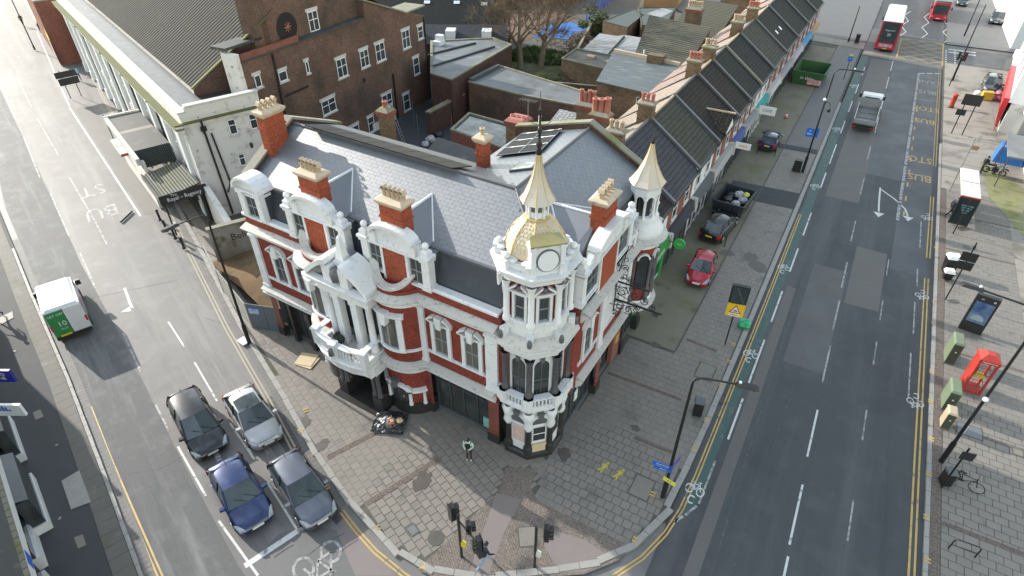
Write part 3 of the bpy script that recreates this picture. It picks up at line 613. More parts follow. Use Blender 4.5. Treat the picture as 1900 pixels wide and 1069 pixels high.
def octp(ap, c=TC, off=R(22.5)): r = ap/math.cos(R(22.5)); return [(c.x+r*math.cos(off+R(45)*k), c.y+r*math.sin(off+R(45)*k)) for k in range(8)]
# octagon corners travelling left facade -> right facade: angles -112.5, -67.5, -22.5, 22.5
def octfront(ap, c=TC):
    r = ap/math.cos(R(22.5)); return [(c.x+r*math.cos(R(a)), c.y+r*math.sin(R(a))) for a in (-157.5,-112.5,-67.5,-22.5,22.5,67.5)]
OC, OR = (-.25,10.8), 1.05                                              # oriel turret on the right wall
oriel = arc(OC, OR, R(-75), R(75), 8)
left_run = [(-19.3,0),(-14.78,0)]+bowL[1:]+[(-12.5,-1.35),(-9.5,-1.35)]+bowR+[(-2.98,0)]
twr = octfront(1.5); twr = [p for p in twr if p[0] > -3.2]
run = left_run + octfront(1.52)[1:5] + [(0,2.9)] + oriel + [(0,12.6)]
# ---- walls
b = MB(); b.prism([(-19.3,.45),(-2.2,.45),(-.45,2.4),(-.45,12.6),(-8,12.6),(-8,8),(-19.3,8)], .1, 3.5, 0)          # recessed ground storey core
b.build('ground_storey', M['black_stone'], hotel)
b = MB(); b.prism([(-19.3,0),(-2.2,0),(0,2.2),(0,12.6),(-8.6,12.6),(-8.6,7.5),(-19.3,7.5)], 3.4, 8.3, 0); b.prism([(-19.2,1.2),(-1.2,1.2),(-1.2,12.5),(-8.5,12.5),(-8.5,7.4),(-19.2,7.4)], 8.3, 10.5, 0); b.prism([(-19.1,5.5),(-6.2,5.5),(-6.2,12.4),(-8.45,12.4),(-8.45,7.35),(-19.1,7.35)], 10.5, 11.3, 0)
b.prism([(-19.3,.0),(-2.6,.0),(-2.6,.28),(-19.3,.28)], 8.29, 8.8); b.prism([(-.28,2.6),(0,2.6),(0,12.6),(-.28,12.6)], 8.29, 8.8)
b.build('brick_wall', M['red'], hotel)
b = MB(); b.prism(bowR+[(-8.6,1.2),(-9.6,.5)], .95, 8.5); b.prism(bowL+[(-12.4,.5),(-13.4,1.2)], .95, 8.5)
b.build('bow_wall', M['red'], hotel)
for c in (BR, BLc): b = MB(); b.prism(arc(c,1.56,R(180),R(360),16), .1, .96); b.build('bow_plinth', M['black_stone'], hotel)
# party gable at the left end and wall at the far right
b = MB(); b.fr((-19.45,0,0),(0,1)); b.ext([(.0,8.3),(.9,10.8),(3.9,13.25),(7.5,10.2),(8,8)], -.12, .25, 0, 'b') if False else None
b.T = None
b.add([(-19.5,.1,3.3),(-19.5,8,3.3),(-19.5,8,11.2),(-19.5,4.4,12.75),(-19.5,.75,10.75),(-19.5,.1,8.3),(-19.1,.1,3.3),(-19.1,8,3.3),(-19.1,8,11.2),(-19.1,4.4,12.75),(-19.1,.75,10.75),(-19.1,.1,8.3)],
      [(0,1,2,3,4,5),(11,10,9,8,7,6),(0,6,7,1),(1,7,8,2),(2,8,9,3),(3,9,10,4),(4,10,11,5),(5,11,6,0)])
b.build('gable_wall', M['brick_sooty'], hotel)
b = MB()
for (y0,z0,y1,z1) in ((.3,8.75,.75,10.75),(.75,10.75,4.4,12.75),(4.4,12.75,8,11.2)):
    b.add([(x,y,z+dz) for x in (-19.62,-19.0) for (y,z) in ((y0,z0),(y1,z1)) for dz in (0,.14)], [(0,1,3,2),(4,6,7,5),(0,4,5,1),(2,3,7,6),(1,5,7,3),(0,2,6,4)])
b.build('gable_coping', M['coping'], hotel)
b = MB(); y0, y1 = 12.5, 12.85
prof = [(0.1,8.2),(-.7,10.75),(-4.4,12.8),(-9.2,11.55),(-9.2,8.2)]
b.add([(x,y0,z) for x,z in prof]+[(x,y1,z) for x,z in prof], [(0,1,2,3,4),(9,8,7,6,5)]+[(i,(i+1)%5,5+(i+1)%5,5+i) for i in range(5)])
b.build('party_wall', M['brick_sooty'], hotel)
b = MB()
for (xa,za),(xb,zb) in zip(prof[1:3],prof[2:4]):
    b.add([(x,y,z+dz) for y in (y0-.05,y1+.08) for (x,z) in ((xa,za),(xb,zb)) for dz in (0,.1)], [(0,1,3,2),(4,6,7,5),(0,4,5,1),(2,3,7,6),(1,5,7,3),(0,2,6,4)])
b.build('party_coping', M['coping'], hotel)
# ---- cornices and copings along the whole front
low = [(0,3.3),(.12,3.3),(.14,3.42),(.3,3.52),(.34,3.66),(.2,3.7),(.2,3.78),(.4,3.84),(.4,3.92),(.06,4.02),(0,4.02)]
upc = [(0,7.62),(.1,7.62),(.12,7.78),(.3,7.9),(.34,8.02),(.46,8.08),(.48,8.16),(.06,8.3),(0,8.3)]
LB = [p for p in left_run if p[0] < -12.45][:-1]
segs_low = [[(-19.35,0),(-14.78,0)]+bowL[1:], bowR+[(-2.9,0)], [(0,2.8)]+oriel+[(0,12.65)]]
lowb = MB(); lowm = MB()
for s_ in segs_low: lowb.sweep(s_, low[1:8]+[(0,3.78),(0,3.3)]); lowm.sweep(s_, [(0,3.78),(.4,3.84),(.4,3.92),(.06,4.02),(0,4.02)])
lowb.build('lower_cornice', M['white'], hotel); lowm.build('cornice_ledge', M['white_ledge'], hotel)
segs_up = [[(-19.35,0),(-14.78,0)]+bowL[1:], bowR+[(-2.7,0)], [(0,2.7)]+oriel+[(0,12.65)]]
ub = MB(); um = MB()
for s_ in segs_up: ub.sweep(s_, upc[:6]+[(0,8.06)]); um.sweep(s_, [(0,8.06),(.46,8.08),(.48,8.16),(.06,8.3),(0,8.3)])
ub.build('upper_cornice', M['white'], hotel); um.build('cornice_ledge', M['white_ledge'], hotel)
cop = [(-.34,8.78),(.08,8.78),(.1,8.9),(.02,8.95),(-.34,8.95)]
for s_ in ([(-19.4,0),(-14.6,0)], [(-7.1,0),(-2.7,0)], [(0,2.6),(0,9.4)]):
    b = MB(); b.sweep(s_, cop); b.build('parapet_coping', M['white'], hotel)
sill = [(0,4.72),(.07,4.72),(.09,4.86),(0,4.88)]
for s_ in ([(-19.3,0),(-14.78,0)]+bowL[1:], bowR+[(-2.9,0)], [(0,2.8)]+oriel[:1]):
    b = MB(); b.sweep(s_, sill); b.build('sill_band', M['white'], hotel)
# ---- pilasters
def pilaster(o, t, a0, a1, z0, z1, d=.12, name='pilaster', m='white', parent=hotel):
    b = MB(); b.fr(o, t); b.box(a0,a1,-d,.05,z0,z1); b.box(a0-.04,a1+.04,-d-.05,.05,z0,z0+.18); b.box(a0-.05,a1+.05,-d-.06,.05,z1-.16,z1-.02)
    return b.build(name, M[m], parent)
for a0, a1 in ((-19.3,-18.75),(-7.55,-6.95),(-3.4,-2.75)): pilaster(FLo, FLt, a0, a1, 4.02, 7.64)
for a0, a1 in ((5.2,5.75),(8.75,9.2),(11.5,12.1)): pilaster(FRo, FRt, a0, a1, 4.02, 7.64)
b = MB(); FR(b)                                        # white stucco panel in the middle of the right wall
b.box(5.8,8.7,-.04,.05,4.9,7.6,0); b.build('stucco_panel', M['white'], hotel)
for a0, a1 in ((-19.3,-18.85),(-7.65,-7.0),(-3.4,-2.8)): pilaster(FLo, FLt, a0, a1, .75, 3.3, .0, 'red_pillar', 'terracotta')
for a0, a1 in ((-19.33,-18.82),(-7.7,-6.95),(-3.45,-2.75)):
    b = MB(); FL(b); b.box(a0,a1,-.08,.4,.1,.76); b.build('pillar_base', M['black_stone'], hotel)
for a0, a1 in ((5.7,6.2),(9.5,9.85),(12.1,12.6)):
    pilaster(FRo, FRt, a0, a1, .75, 3.3, .0, 'red_pillar' if a0 < 9 else 'dark_pillar', 'terracotta' if a0 < 9 else 'black_stone')
    b = MB(); FR(b); b.box(a0-.05,a1+.05,-.1,.4,.1,.76); b.build('pillar_base', M['black_stone'], hotel)
for a0 in (-17.9,-16.3,-14.9):
    b = MB(); FL(b); b.box(a0,a0+.2,.0,.45,.1,3.3); b.box(a0-.05,a0+.25,-.04,.45,.1,.7); b.build('shop_mullion', M['black_stone'], hotel)
# ---- first-floor windows
def window(o, t, a, w, z0, z1, parent=hotel, ped='broken', glass='glass', sur=.2, sash=True, dep=.16):
    fr_ = MB(); fr_.fr(o, t)
    fr_.box(a-w/2-sur,a-w/2,-.1,.05,z0-.05,z1+.12); fr_.box(a+w/2,a+w/2+sur,-.1,.05,z0-.05,z1+.12); fr_.box(a-w/2,a+w/2,-.08,.05,z1,z1+.12)
    fr_.box(a-w/2-sur-.08,a+w/2+sur+.08,-.16,.05,z0-.16,z0-.05)
    W = fr_.build('window', M['white'], parent)
    g = MB(); g.fr(o, t); g.box(a-w/2,a+w/2,-.025,.04,z0-.04,z1); g.build('pane', M[glass], W)
    s = MB(); s.fr(o, t); e = .055
    for (p, q, r, u) in ((a-w/2,a-w/2+e,z0-.04,z1),(a+w/2-e,a+w/2,z0-.04,z1),(a-w/2,a+w/2,z0-.04,z0+.05),(a-w/2,a+w/2,z1-.05,z1),(a-w/2,a+w/2,(z0+z1)/2-.03,(z0+z1)/2+.03)): s.box(p,q,-.045,.03,r,u)
    if sash: s.box(a-.02,a+.02,-.04,.03,z0,z1)
    s.build('frame', M['timber'], W)
    if ped:
        p = MB(); p.fr(o, t); hw = w/2+sur+.12
        if ped == 'broken':
            p.box(a-hw,a+hw,-.15,.05,z1+.12,z1+.2)
            for sgn in (-1,1):
                n = 6; pts = []
                for k in range(n+1):
                    u = k/n; pts.append((a+sgn*hw*(1-.62*u), z1+.22+.32*math.sin(u*1.35)))
                prof = pts+[(x,z+.1) for x,z in pts[::-1]]
                p.ext([(x,z) for x,z in prof], -.24, .05, 0, 'b')
            p.ext([(a-.13,z1-.06),(a+.13,z1-.06),(a+.2,z1+.62),(a-.2,z1+.62)], -.26, .05, 0, 'b')
        elif ped == 'tri':
            p.box(a-hw,a+hw,-.14,.05,z1+.12,z1+.2)
            for sgn in (-1,1): p.ext([(a+sgn*hw,z1+.2),(a+sgn*.12,z1+.5),(a+sgn*.1,z1+.62),(a+sgn*(hw+.03),z1+.3)], -.2, .05, 0, 'b')
        elif ped == 'seg':
            n = 8; pts = [(a+hw*math.cos(math.pi-math.pi*k/n), z1+.2+.38*math.sin(math.pi*k/n)) for k in range(n+1)]
            p.ext(pts+[(x*.999+a*.001,z+.1) for x,z in pts[::-1]], -.22, .05, 0, 'b'); p.box(a-hw,a+hw,-.15,.05,z1+.12,z1+.2)
        p.build('pediment', M['white'], W)
    return W
for a, g in ((-17.3,'glass'),(-15.55,'glass'),(-6.02,'curtain'),(-4.2,'curtain')): window(FLo, FLt, a, .78, 4.98, 6.75, glass=g)
window(FRo, FRt, 3.75, .78, 4.98, 6.75); window(FRo, FRt, 7.3, .7, 5.1, 6.7, ped=None, glass='white_clean')
for c in (BR, BLc):                                    # curved bow windows, first floor
    a0, a1 = (R(270)-.33, R(270)+.33) if c is BR else (R(262)-.33, R(262)+.33)
    b = MB(); b.sweep(arc(c, Rb-.02, a0, a1, 6), [(0,4.95),(.045,4.95),(.045,6.8),(0,6.8)]); W = b.build('window', M['curtain'], hotel)
    s = MB()
    for (q0,q1) in ((a0-.2,a0-.01),(a1+.01,a1+.2)): s.sweep(arc(c,Rb-.02,q0,q1,2), [(0,4.88),(.14,4.88),(.14,6.92),(0,6.92)])
    s.sweep(arc(c,Rb-.02,a0-.24,a1+.24,8), [(0,4.78),(.2,4.78),(.2,4.9),(0,4.9)]); s.sweep(arc(c,Rb-.02,a0-.28,a1+.28,8), [(0,6.92),(.16,6.92),(.3,7.08),(.3,7.16),(0,7.22)])
    s.build('surround', M['white'], W)
    k = MB(); mid_ = (a0+a1)/2; k.fr((c[0]+1.5*math.cos(mid_), c[1]+1.5*math.sin(mid_), 0), (-math.sin(mid_), math.cos(mid_))); k.ext([(-.12,6.55),(.12,6.55),(.22,7.3),(-.22,7.3)], -.36, .0, 0, 'b'); k.build('keystone', M['white'], W)
    f = MB()
    for q in (a0, mid_, a1): f.fr((c[0]+1.49*math.cos(q), c[1]+1.49*math.sin(q), 0), (-math.sin(q), math.cos(q))); f.box(-.035,.035,-.09,.0,4.92,6.82)
    f.T = None; f.sweep(arc(c,Rb,a0,a1,6), [(0,4.9),(.08,4.9),(.08,5.0),(0,5.0)]); f.build('frame', M['timber'], W)
# bow ground-floor arched window with dwarf columns
def bow_ground(c):
    P = None; b = MB(); q0, q1 = R(270)-.36, R(270)+.36
    b.sweep(arc(c, Rb, q0, q1, 8), [(0,1.0),(.05,1.0),(.05,2.35),(0,2.35)]); W = b.build('arched_window', M['dark_glass'], hotel)
    a = MB(); n = 12                                   # white arch ring laid on the curve
    def on(q, z, r): return (c[0]+r*math.cos(q), c[1]+r*math.sin(q), z)
    ring = []
    for k in range(n+1):
        th = math.pi-math.pi*k/n
        for rr in (.38,.6): ring.append((q0+.36+rr*math.cos(th)/1.5*1.45, 1.95+rr*.8*math.sin(th)))
    vs = [on(q,z,1.5) for q,z in ring]+[on(q,z,1.68) for q,z in ring]; m = len(ring)
    a.add(vs, [(m+2*k,m+2*k+1,m+2*k+3,m+2*k+2) for k in range(n)]+[(2*k,2*k+2,m+2*k+2,m+2*k) for k in range(n)]+[(2*k+1,m+2*k+1,m+2*k+3,2*k+3) for k in range(n)])
    a.sweep(arc(c,1.5,R(270)-1.05,R(270)-.56,4), [(0,1.86),(.22,1.9),(.22,2.05),(0,2.1)]); a.sweep(arc(c,1.5,R(270)+.56,R(270)+1.05,4), [(0,1.86),(.22,1.9),(.22,2.05),(0,2.1)])
    a.build('arch_surround', M['white'], W)
    for q in (-.95,-.47,.47,.95):
        d = MB(); x, y = c[0]+1.6*math.cos(R(270)+q), c[1]+1.6*math.sin(R(270)+q); d.lathe([(.13,.96),(.13,1.05),(.1,1.1),(.095,1.75),(.14,1.88)], 8, (x,y,0)); d.build('dwarf_column', M['white'], W)
    k = MB(); k.fr((c[0],c[1]-1.5,0),(1,0)); k.ext([(-.12,2.2),(.12,2.2),(.2,2.7),(-.2,2.7)], -.3, 0, 0, 'b'); k.build('keystone', M['lead'], W)
bow_ground(BR); bow_ground(BLc)
# swooping bow parapets
for c in (BR, BLc):
    q0, q1 = R(180)+.5, R(360)-.42; n = 16; v = []; f = []
    A_ = arc(c, 1.42, q0, q1, n); B_ = arc(c, 1.14, q0, q1, n)
    ht = [8.3+.18+.75*abs(2*k/n-1)**2.2 for k in range(n+1)]
    b = MB(); vs = [];
    for k in range(n+1): vs += [(*A_[k],8.25),(*A_[k],ht[k]),(*B_[k],ht[k]),(*B_[k],8.25)]
    b.add(vs, [(4*k+j,4*k+4+j,4*k+4+(j+1)%4,4*k+(j+1)%4) for k in range(n) for j in range(4)]+[(0,1,2,3),(4*n+3,4*n+2,4*n+1,4*n)]); b.build('bow_parapet', M['red'], hotel)
    A2 = arc(c,1.5,q0,q1,n); B2 = arc(c,1.06,q0,q1,n); vs = []
    for k in range(n+1): vs += [(*A2[k],ht[k]),(*A2[k],ht[k]+.13),(*B2[k],ht[k]+.13),(*B2[k],ht[k])]
    cb = MB(); cb.add(vs, [(4*k+j,4*k+4+j,4*k+4+(j+1)%4,4*k+(j+1)%4) for k in range(n) for j in range(4)]+[(0,1,2,3),(4*n+3,4*n+2,4*n+1,4*n)]); cb.build('bow_coping', M['white_ledge'], hotel)
b = MB(); b.prism([(-14.7,.3),(-14.4,-.3),(-12.4,-.9),(-9.6,-.9),(-7.7,-.3),(-7.3,.3)], 8.2, 8.32); b.build('terrace_roof', mat('leaded_flat', (.19,.18,.165), .7, (.13,.125,.115), 1.4, .7), hotel)
# ---- portico
port = MB(); 
for x in (-12.45,-9.9):
    port.box(x-.1,x+.55,-1.6,.2,.1,1.1)
port.build('portico_plinth', M['black_stone'], hotel)
for x in (-12.3,-11.95,-9.9,-9.55):
    b = MB(); b.lathe([(.17,1.1),(.17,1.22),(.13,1.28),(.12,2.55),(.17,2.7),(.2,2.85)], 10, (x,-1.4,0)); b.build('portico_column', M['granite'], hotel)
b = MB(); b.box(-12.55,-9.4,-1.55,.3,2.85,3.35)
n = 12; arcp = [(-12.1,2.5)]+[(-10.97-1.13*math.cos(math.pi*k/n), 2.5+.42*math.sin(math.pi*k/n)) for k in range(n+1)]
b.build('portico_entablature', M['white'], hotel)
b = MB()
for x in (-12.12,-9.77):
    b.ext([(x-.3,2.9),(x+.3,2.9),(x+.22,3.35),(x-.22,3.35)], -1.85, -1.5, 0, 'b'); b.ball((x,-1.75,3.0), .16, 8)
b.build('portico_scroll', M['white'], hotel)
b = MB()
for k in range(14): x = -11.85+.13*k; b.tube([(x,-.2,.2),(x,-.2,2.2)], .018, 4, cap=False)
for z in (.25,1.2,2.2): b.box(-11.9,-10.0,-.23,-.17,z,z+.05)
for k in range(7):
    x = -11.7+.25*k; b.tube([(x+.1*math.cos(t_),-.2,1.65+.1*math.sin(t_)) for t_ in [i*math.pi/4 for i in range(9)]], .014, 4, cap=False)
b.build('iron_gate', M['iron'], hotel)
b = MB(); b.box(-12.0,-9.9,.2,.44,.1,2.85); b.build('porch_back', M['soot'], hotel)
b = MB(); b.box(-12.7,-9.25,-2.0,.0,.1,.16); b.build('porch_step', M['black_stone'], hotel)
# balcony slab, bowed front
bal = [(-12.95,.1),(-12.95,-1.95),(-12.3,-2.2),(-11.3,-2.38),(-10.3,-2.33),(-9.5,-2.1),(-9.5,.1)]
b = MB(); b.sweep(bal, [(-.55,3.25),(-.3,3.25),(-.12,3.4),(-.1,3.62),(.08,3.7),(.12,3.86),(.0,3.95),(-.6,3.95)]); b.prism([(p[0],min(p[1],.0)) for p in bal], 3.3, 3.93); b.build('balcony', M['white'], hotel)
b = MB(); b.prism([(-12.7,.2),(-12.7,-1.8),(-11.3,-2.15),(-9.75,-1.95),(-9.75,.2)], 3.93, 3.97); b.build('balcony_floor', M['white_ledge'], hotel)
rail = MB(); rail.sweep(bal[:], [(-.2,4.78),(.06,4.78),(.1,4.9),(-.24,4.9)]); rail.sweep(bal, [(-.18,3.95),(.04,3.95),(.04,4.12),(-.18,4.12)]); rail.build('balcony_rail', M['white'], hotel)
for p, d in along(bal[1:6], .21):
    b = MB(); b.lathe([(.05,4.1),(.035,4.18),(.075,4.38),(.03,4.62),(.06,4.8)], 7, (p.x-d.y*.06, p.y+d.x*.06, 0)); b.build('baluster', M['white'], hotel)
for (x,y) in ((-12.95,-1.95),(-11.3,-2.38),(-9.5,-2.1)):
    b = MB(); b.rbox((x,y+.04,4.42), (.34,.34,1.0), R(10)); b.rbox((x,y+.04,4.95), (.42,.42,.1), R(10)); b.build('balcony_post', M['white'], hotel)
b = MB(); b.lathe([(.02,4.2),(.16,4.3),(.13,4.7),(.02,4.78)], 8, (-11.3,-2.55,0)); b.build('shield', M['lead'], hotel)
# loggia
for x in (-12.95,-9.75):
    b = MB(); b.lathe([(.24,3.97),(.24,4.2),(.19,4.28),(.18,5.2),(.165,6.9),(.22,7.0),(.27,7.2)], 12, (x+(.45 if x < -12 else 0),-.95,0)); b.build('round_column', M['white'], hotel)
for x in (-11.75,-10.55):
    b = MB(); b.box(x-.21,x+.21,-1.2,-.8,3.97,7.2); b.box(x-.26,x+.26,-1.25,-.75,3.97,4.2); b.box(x-.26,x+.26,-1.25,-.75,6.9,7.2); b.build('square_pier', M['white'], hotel)
b = MB(); b.box(-12.4,-9.6,-.1,.0,3.97,7.3); b.build('loggia_wall', M['red'], hotel)
for x, wd in ((-12.1,.5),(-11.1,.85),(-10.05,.5)):
    b = MB(); b.box(x-wd/2,x+wd/2,-.16,-.08,3.98,6.7); D = b.build('balcony_door', M['glass'], hotel)
    s = MB(); s.box(x-wd/2-.06,x-wd/2,-.2,-.08,3.98,6.76); s.box(x+wd/2,x+wd/2+.06,-.2,-.08,3.98,6.76); s.box(x-wd/2,x+wd/2,-.2,-.08,6.7,6.76); s.box(x-.025,x+.025,-.2,-.08,3.98,6.7); s.box(x-wd/2,x+wd/2,-.19,-.08,5.9,5.96); s.build('door_frame', M['lead'], D)
b = MB(); b.box(-12.75,-9.35,-1.3,.1,7.2,7.6); b.build('loggia_entablature', M['white'], hotel)
E_ = [(-12.75,.0),(-12.75,-1.3),(-9.35,-1.3),(-9.35,.0)]
b = MB(); b.sweep(E_, [(0,7.55),(.1,7.6),(.14,7.78),(.3,7.9),(.34,8.02),(.42,8.08),(.42,8.16),(0,8.2)]); b.build('loggia_cornice', M['white'], hotel)
b = MB()
for sgn in (-1,1):                                     # two raking scrolls of the broken pediment
    cx = -11.05; n = 8; pts = []
    for k in range(n+1):
        u = k/n; pts.append((cx+sgn*(2.0-1.55*u), 8.15+1.15*math.sin(u*1.3)))
    up = [(x+sgn*.05,z+.28) for x,z in pts]
    b.ext(pts+up[::-1], -1.6, -.25, 0, 'b')
    b.box(cx+sgn*.55-.28,cx+sgn*.55+.28,-1.5,-.4,8.2,9.15)
b.box(-11.6,-10.5,-1.2,-.4,8.2,8.9); b.build('broken_pediment', M['white'], hotel)
b = MB(); b.lathe([(.02,8.3),(.3,8.4),(.34,8.8),(.2,9.05),(.02,9.1)], 8, (-11.05,-1.35,0)); b.build('cartouche', M['lead'], hotel)
b = MB(); b.box(-11.4,-10.7,-1.1,-.45,8.9,9.25); b.box(-11.32,-10.78,-1.02,-.53,9.25,9.4); b.prism([(-11.28,-1.0),(-10.82,-1.0),(-10.82,-.54),(-11.28,-.54)], 9.4, 10.5, 0, [(-11.13,-.85),(-10.97,-.85),(-10.97,-.69),(-11.13,-.69)]); b.prism([(-11.13,-.85),(-10.97,-.85),(-10.97,-.69),(-11.13,-.69)], 10.5, 10.62, 0, [(-11.06,-.78),(-11.04,-.78),(-11.04,-.76),(-11.06,-.76)]); b.build('obelisk', M['white_clean'], hotel)
for x, rr in ((-10.0,.0),(-11.0,.3)):
    pass
# ---- shop fronts
def shopfront(o, t, a0, a1, n, z0=.45, z1=3.2, d=.38, board=None):
    b = MB(); b.fr(o, t); b.box(a0,a1,d,d+.06,z0,z1); S = b.build('shop_window', M['dark_glass'], hotel)
    f = MB(); f.fr(o, t)
    for k in range(n+1): x = a0+(a1-a0)*k/n; f.box(x-.04,x+.04,d-.06,d+.03,.1,z1)
    f.box(a0,a1,d-.05,d+.03,2.4,2.48); f.box(a0,a1,d-.05,d+.03,z0-.05,z0+.05); f.build('frame', M['frame_dark'], S)
    s = MB(); s.fr(o, t); s.box(a0,a1,d-.1,d+.1,.1,z0-.05); s.build('stall_riser', M['lead'], S); return S
S = shopfront(FLo, FLt, -6.9, -3.45, 4); shopfront(FLo, FLt, -18.75, -14.9, 5); shopfront(FRo, FRt, 2.4, 5.6, 4); shopfront(FRo, FRt, 6.3, 9.4, 4); shopfront(FRo, FRt, 9.95, 12.0, 3)
b = MB(); FL(b); b.box(-3.95,-3.6,.3,.36,.5,1.2); b.build('notice', mat('teal_notice', (.25,.5,.45), .5), S)
b = MB(); FL(b); b.lathe([(.01,-.12),(.14,-.1),(.16,.05),(.01,.1)], 10, (-5.5,.32,2.9)); b.build('red_lantern', mat('red_lantern', (.5,.02,.02), .5), S)
for a in (3.6,6.7):
    b = MB(); FR(b); b.box(a,a+.35,.28,.33,1.3,2.0); b.build('notice', M['white_clean'], hotel)
b = MB(); FR(b); b.box(8.2,9.3,.05,.3,.3,2.9); b.build('boarded_door', mat('painted_board', (.24,.1,.07), .6, (.16,.07,.05), 2, .6), hotel)
b = MB(); FR(b); b.box(8.5,8.95,-.0,.06,1.7,2.3); b.build('yellow_poster', mat('yellow_poster', (.65,.45,.07), .5, (.3,.1,.05), 5, .5), hotel)
# ---- mansard and roof terraces
b = MB()
b.add([(-19.2,.3,8.5),(-2.6,.3,8.5),(-2.6,.85,10.5),(-19.2,.85,10.5)], [(0,1,2,3)]); b.add([(-.3,2.4,8.5),(-.3,12.5,8.5),(-.85,12.5,10.5),(-.85,2.4,10.5)], [(0,1,2,3)])
b.build('mansard_slope', M['mansard'], hotel)
b = MB(); b.box(-19.2,-2.2,.72,1.0,10.48,10.6); b.box(-1.0,-.72,2.2,12.5,10.48,10.6); b.build('roof_gutter', M['lead'], hotel)
# main slopes (bed) + ridge
RZ, EZ, RW, EW, RBZ = 12.5, 10.58, 4.4, .9, 11.36
roof = MB()
roof.add([(-19.15,EW,EZ),(-EW,EW,EZ),(-RW,RW,RZ),(-19.15,RW,RZ)], [(0,1,2,3)])
roof.add([(-EW,EW,EZ),(-EW,12.5,EZ),(-RW,12.5,RZ),(-RW,RW,RZ)], [(0,1,2,3)])
roof.add([(-RW,RW,RZ),(-RW,12.5,RZ),(-8.6,12.5,RBZ),(-8.6,7.6,RBZ)], [(0,1,2,3)])
roof.add([(-RW,RW,RZ),(-8.6,7.6,RBZ),(-19.15,7.6,RBZ),(-19.15,RW,RZ)], [(0,1,2,3)])
RF = roof.build('slate_roof', M['slate_bed'], hotel)
def slate_slope(o, u, v, lu, lv, su, sv, mats, keep, n_obj, sink=None):
    "slates on a slope: o eave corner, u along, v up slope (unit)"
    o, u, v = Vector(o), Vector(u), Vector(v); n = u.cross(v).normalized(); cells = []
    rows = int(lv/sv)+1
    for j in range(rows):
        off = (su/2 if j % 2 else 0)
        for i in range(int(lu/su)+2):
            a = i*su-off; a0, a1 = max(0,a), min(lu,a+su)
            if a1-a0 < .06: continue
            vb, vt = j*sv, min(lv,(j+1)*sv+.05)
            c = ((a0+a1)/2, vb+sv/2)
            if keep and not keep(*c): continue
            cells.append((a0,a1,vb,vt))
    near = sorted(cells, key=lambda c: (o+u*c[0]+v*c[2]-CAM).length)
    sel = set(near[:n_obj]); rest = MB(); cache = {}
    rnd = random.Random(3)
    for c in cells:
        a0,a1,vb,vt = c; g = .006; lift = rnd.uniform(.013,.018); m = rnd.randrange(len(mats))
        def P(a, vv, h): return o+u*a+v*vv+n*h
        vs = [P(a0+g,vb,lift),P(a1-g,vb,lift),P(a1-g,vt,.006),P(a0+g,vt,.006),P(a0+g,vb,.0),P(a1-g,vb,.0)]
        fs = [(0,1,2,3),(4,5,1,0),(4,0,3),(1,5,2)]
        if c in sel:
            b = MB(); b.add(vs, fs); b.build('slate', mats[m], RF)
        else: rest.add(vs, fs, m)
    tag(rest.build('slate', mats, RF), kind='stuff')
M['slate_b'] = mat('roof_slate_b', (.108,.12,.138), .52, (.095,.106,.124), 2.0, .8, **SLK)
M['slate_c'] = mat('roof_slate_c', (.094,.106,.124), .52, (.084,.095,.112), 2.0, .8, **SLK)
k1 = Vector((0,RW-EW,RZ-EZ)).normalized(); LV = math.hypot(RW-EW,RZ-EZ); cosr = k1.y
LS = [M['slate'],M['slate_b'],M['slate_c']]
slate_slope((-19.1,EW,EZ), (1,0,0), k1, 18.2, LV, .44, .205, LS, lambda a, v: -19.1+a < -(EW+v*cosr), 180)
k2 = Vector((-(RW-EW),0,RZ-EZ)).normalized()
slate_slope((-EW,EW,EZ), (0,1,0), k2, 11.6, LV, .44, .205, LS, lambda a, v: EW+a > EW+v*cosr, 110)
k3 = Vector((4.2,0,RZ-RBZ)).normalized(); LV3 = math.hypot(4.2,RZ-RBZ)
slate_slope((-8.6,12.5,RBZ), (0,-1,0), k3, 8.1, LV3, .44, .205, LS, lambda a, v: 12.5-a > 7.6-v*k3.x*3.2/4.2, 0)
b = MB(); b.tube([(-19.1,RW,RZ+.03),(-RW,RW,RZ+.03)], .09, 6); b.tube([(-RW,RW,RZ+.03),(-RW,12.5,RZ+.03)], .09, 6); b.tube([(-RW,RW,RZ+.03),(-1.6,1.6,10.98)], .08, 6); b.build('ridge_capping', M['lead'], hotel)
# solar panels and roof light on the sunlit back slope
def on_back(x, y, h=.0): return Vector((x, y, RZ-(-RW-x)*(RZ-RBZ)/4.2))+Vector((-k3.z,0,k3.x))*h
aq = [Vector(p) for p in ((-7.9,8.3),(-5.45,8.85),(-5.9,12.2),(-8.3,11.65))]
def aqp(u, v): return aq[0].lerp(aq[1], u).lerp(aq[3].lerp(aq[2], u), v)
for i in range(2):
    for j in range(3):
        c = [aqp((i+.01+.98*a)/2, (j+.01+.98*b_)/3) for a, b_ in ((0,0),(1,0),(1,1),(0,1))]; b = MB()
        b.add([on_back(*q,h) for h in (.12,.17) for q in c], [(4,5,6,7),(0,1,5,4),(1,2,6,5),(2,3,7,6),(3,0,4,7),(3,2,1,0)]); p = b.build('solar_panel', M['solar'], hotel)
        f = MB(); f.tube([on_back(*q,.172) for q in c+c[:1]], .02, 4); f.build('panel_frame', M['alu'], p)
c = [(-5.9,6.3),(-4.75,6.6),(-4.9,7.45),(-5.9,7.35)]; b = MB(); b.add([on_back(*q,h) for h in (.02,.12) for q in c], [(4,5,6,7),(0,1,5,4),(1,2,6,5),(2,3,7,6),(3,0,4,7)]); rl = b.build('roof_light', M['frame_dark'], hotel)
cc = sum((Vector(q) for q in c), Vector((0,0)))/4; b = MB(); b.add([on_back(*(Vector(q).lerp(cc,.12)),.13) for q in c], [(0,1,2,3)]); b.build('pane', mat('bright_glass', (.3,.33,.33), .1), rl)
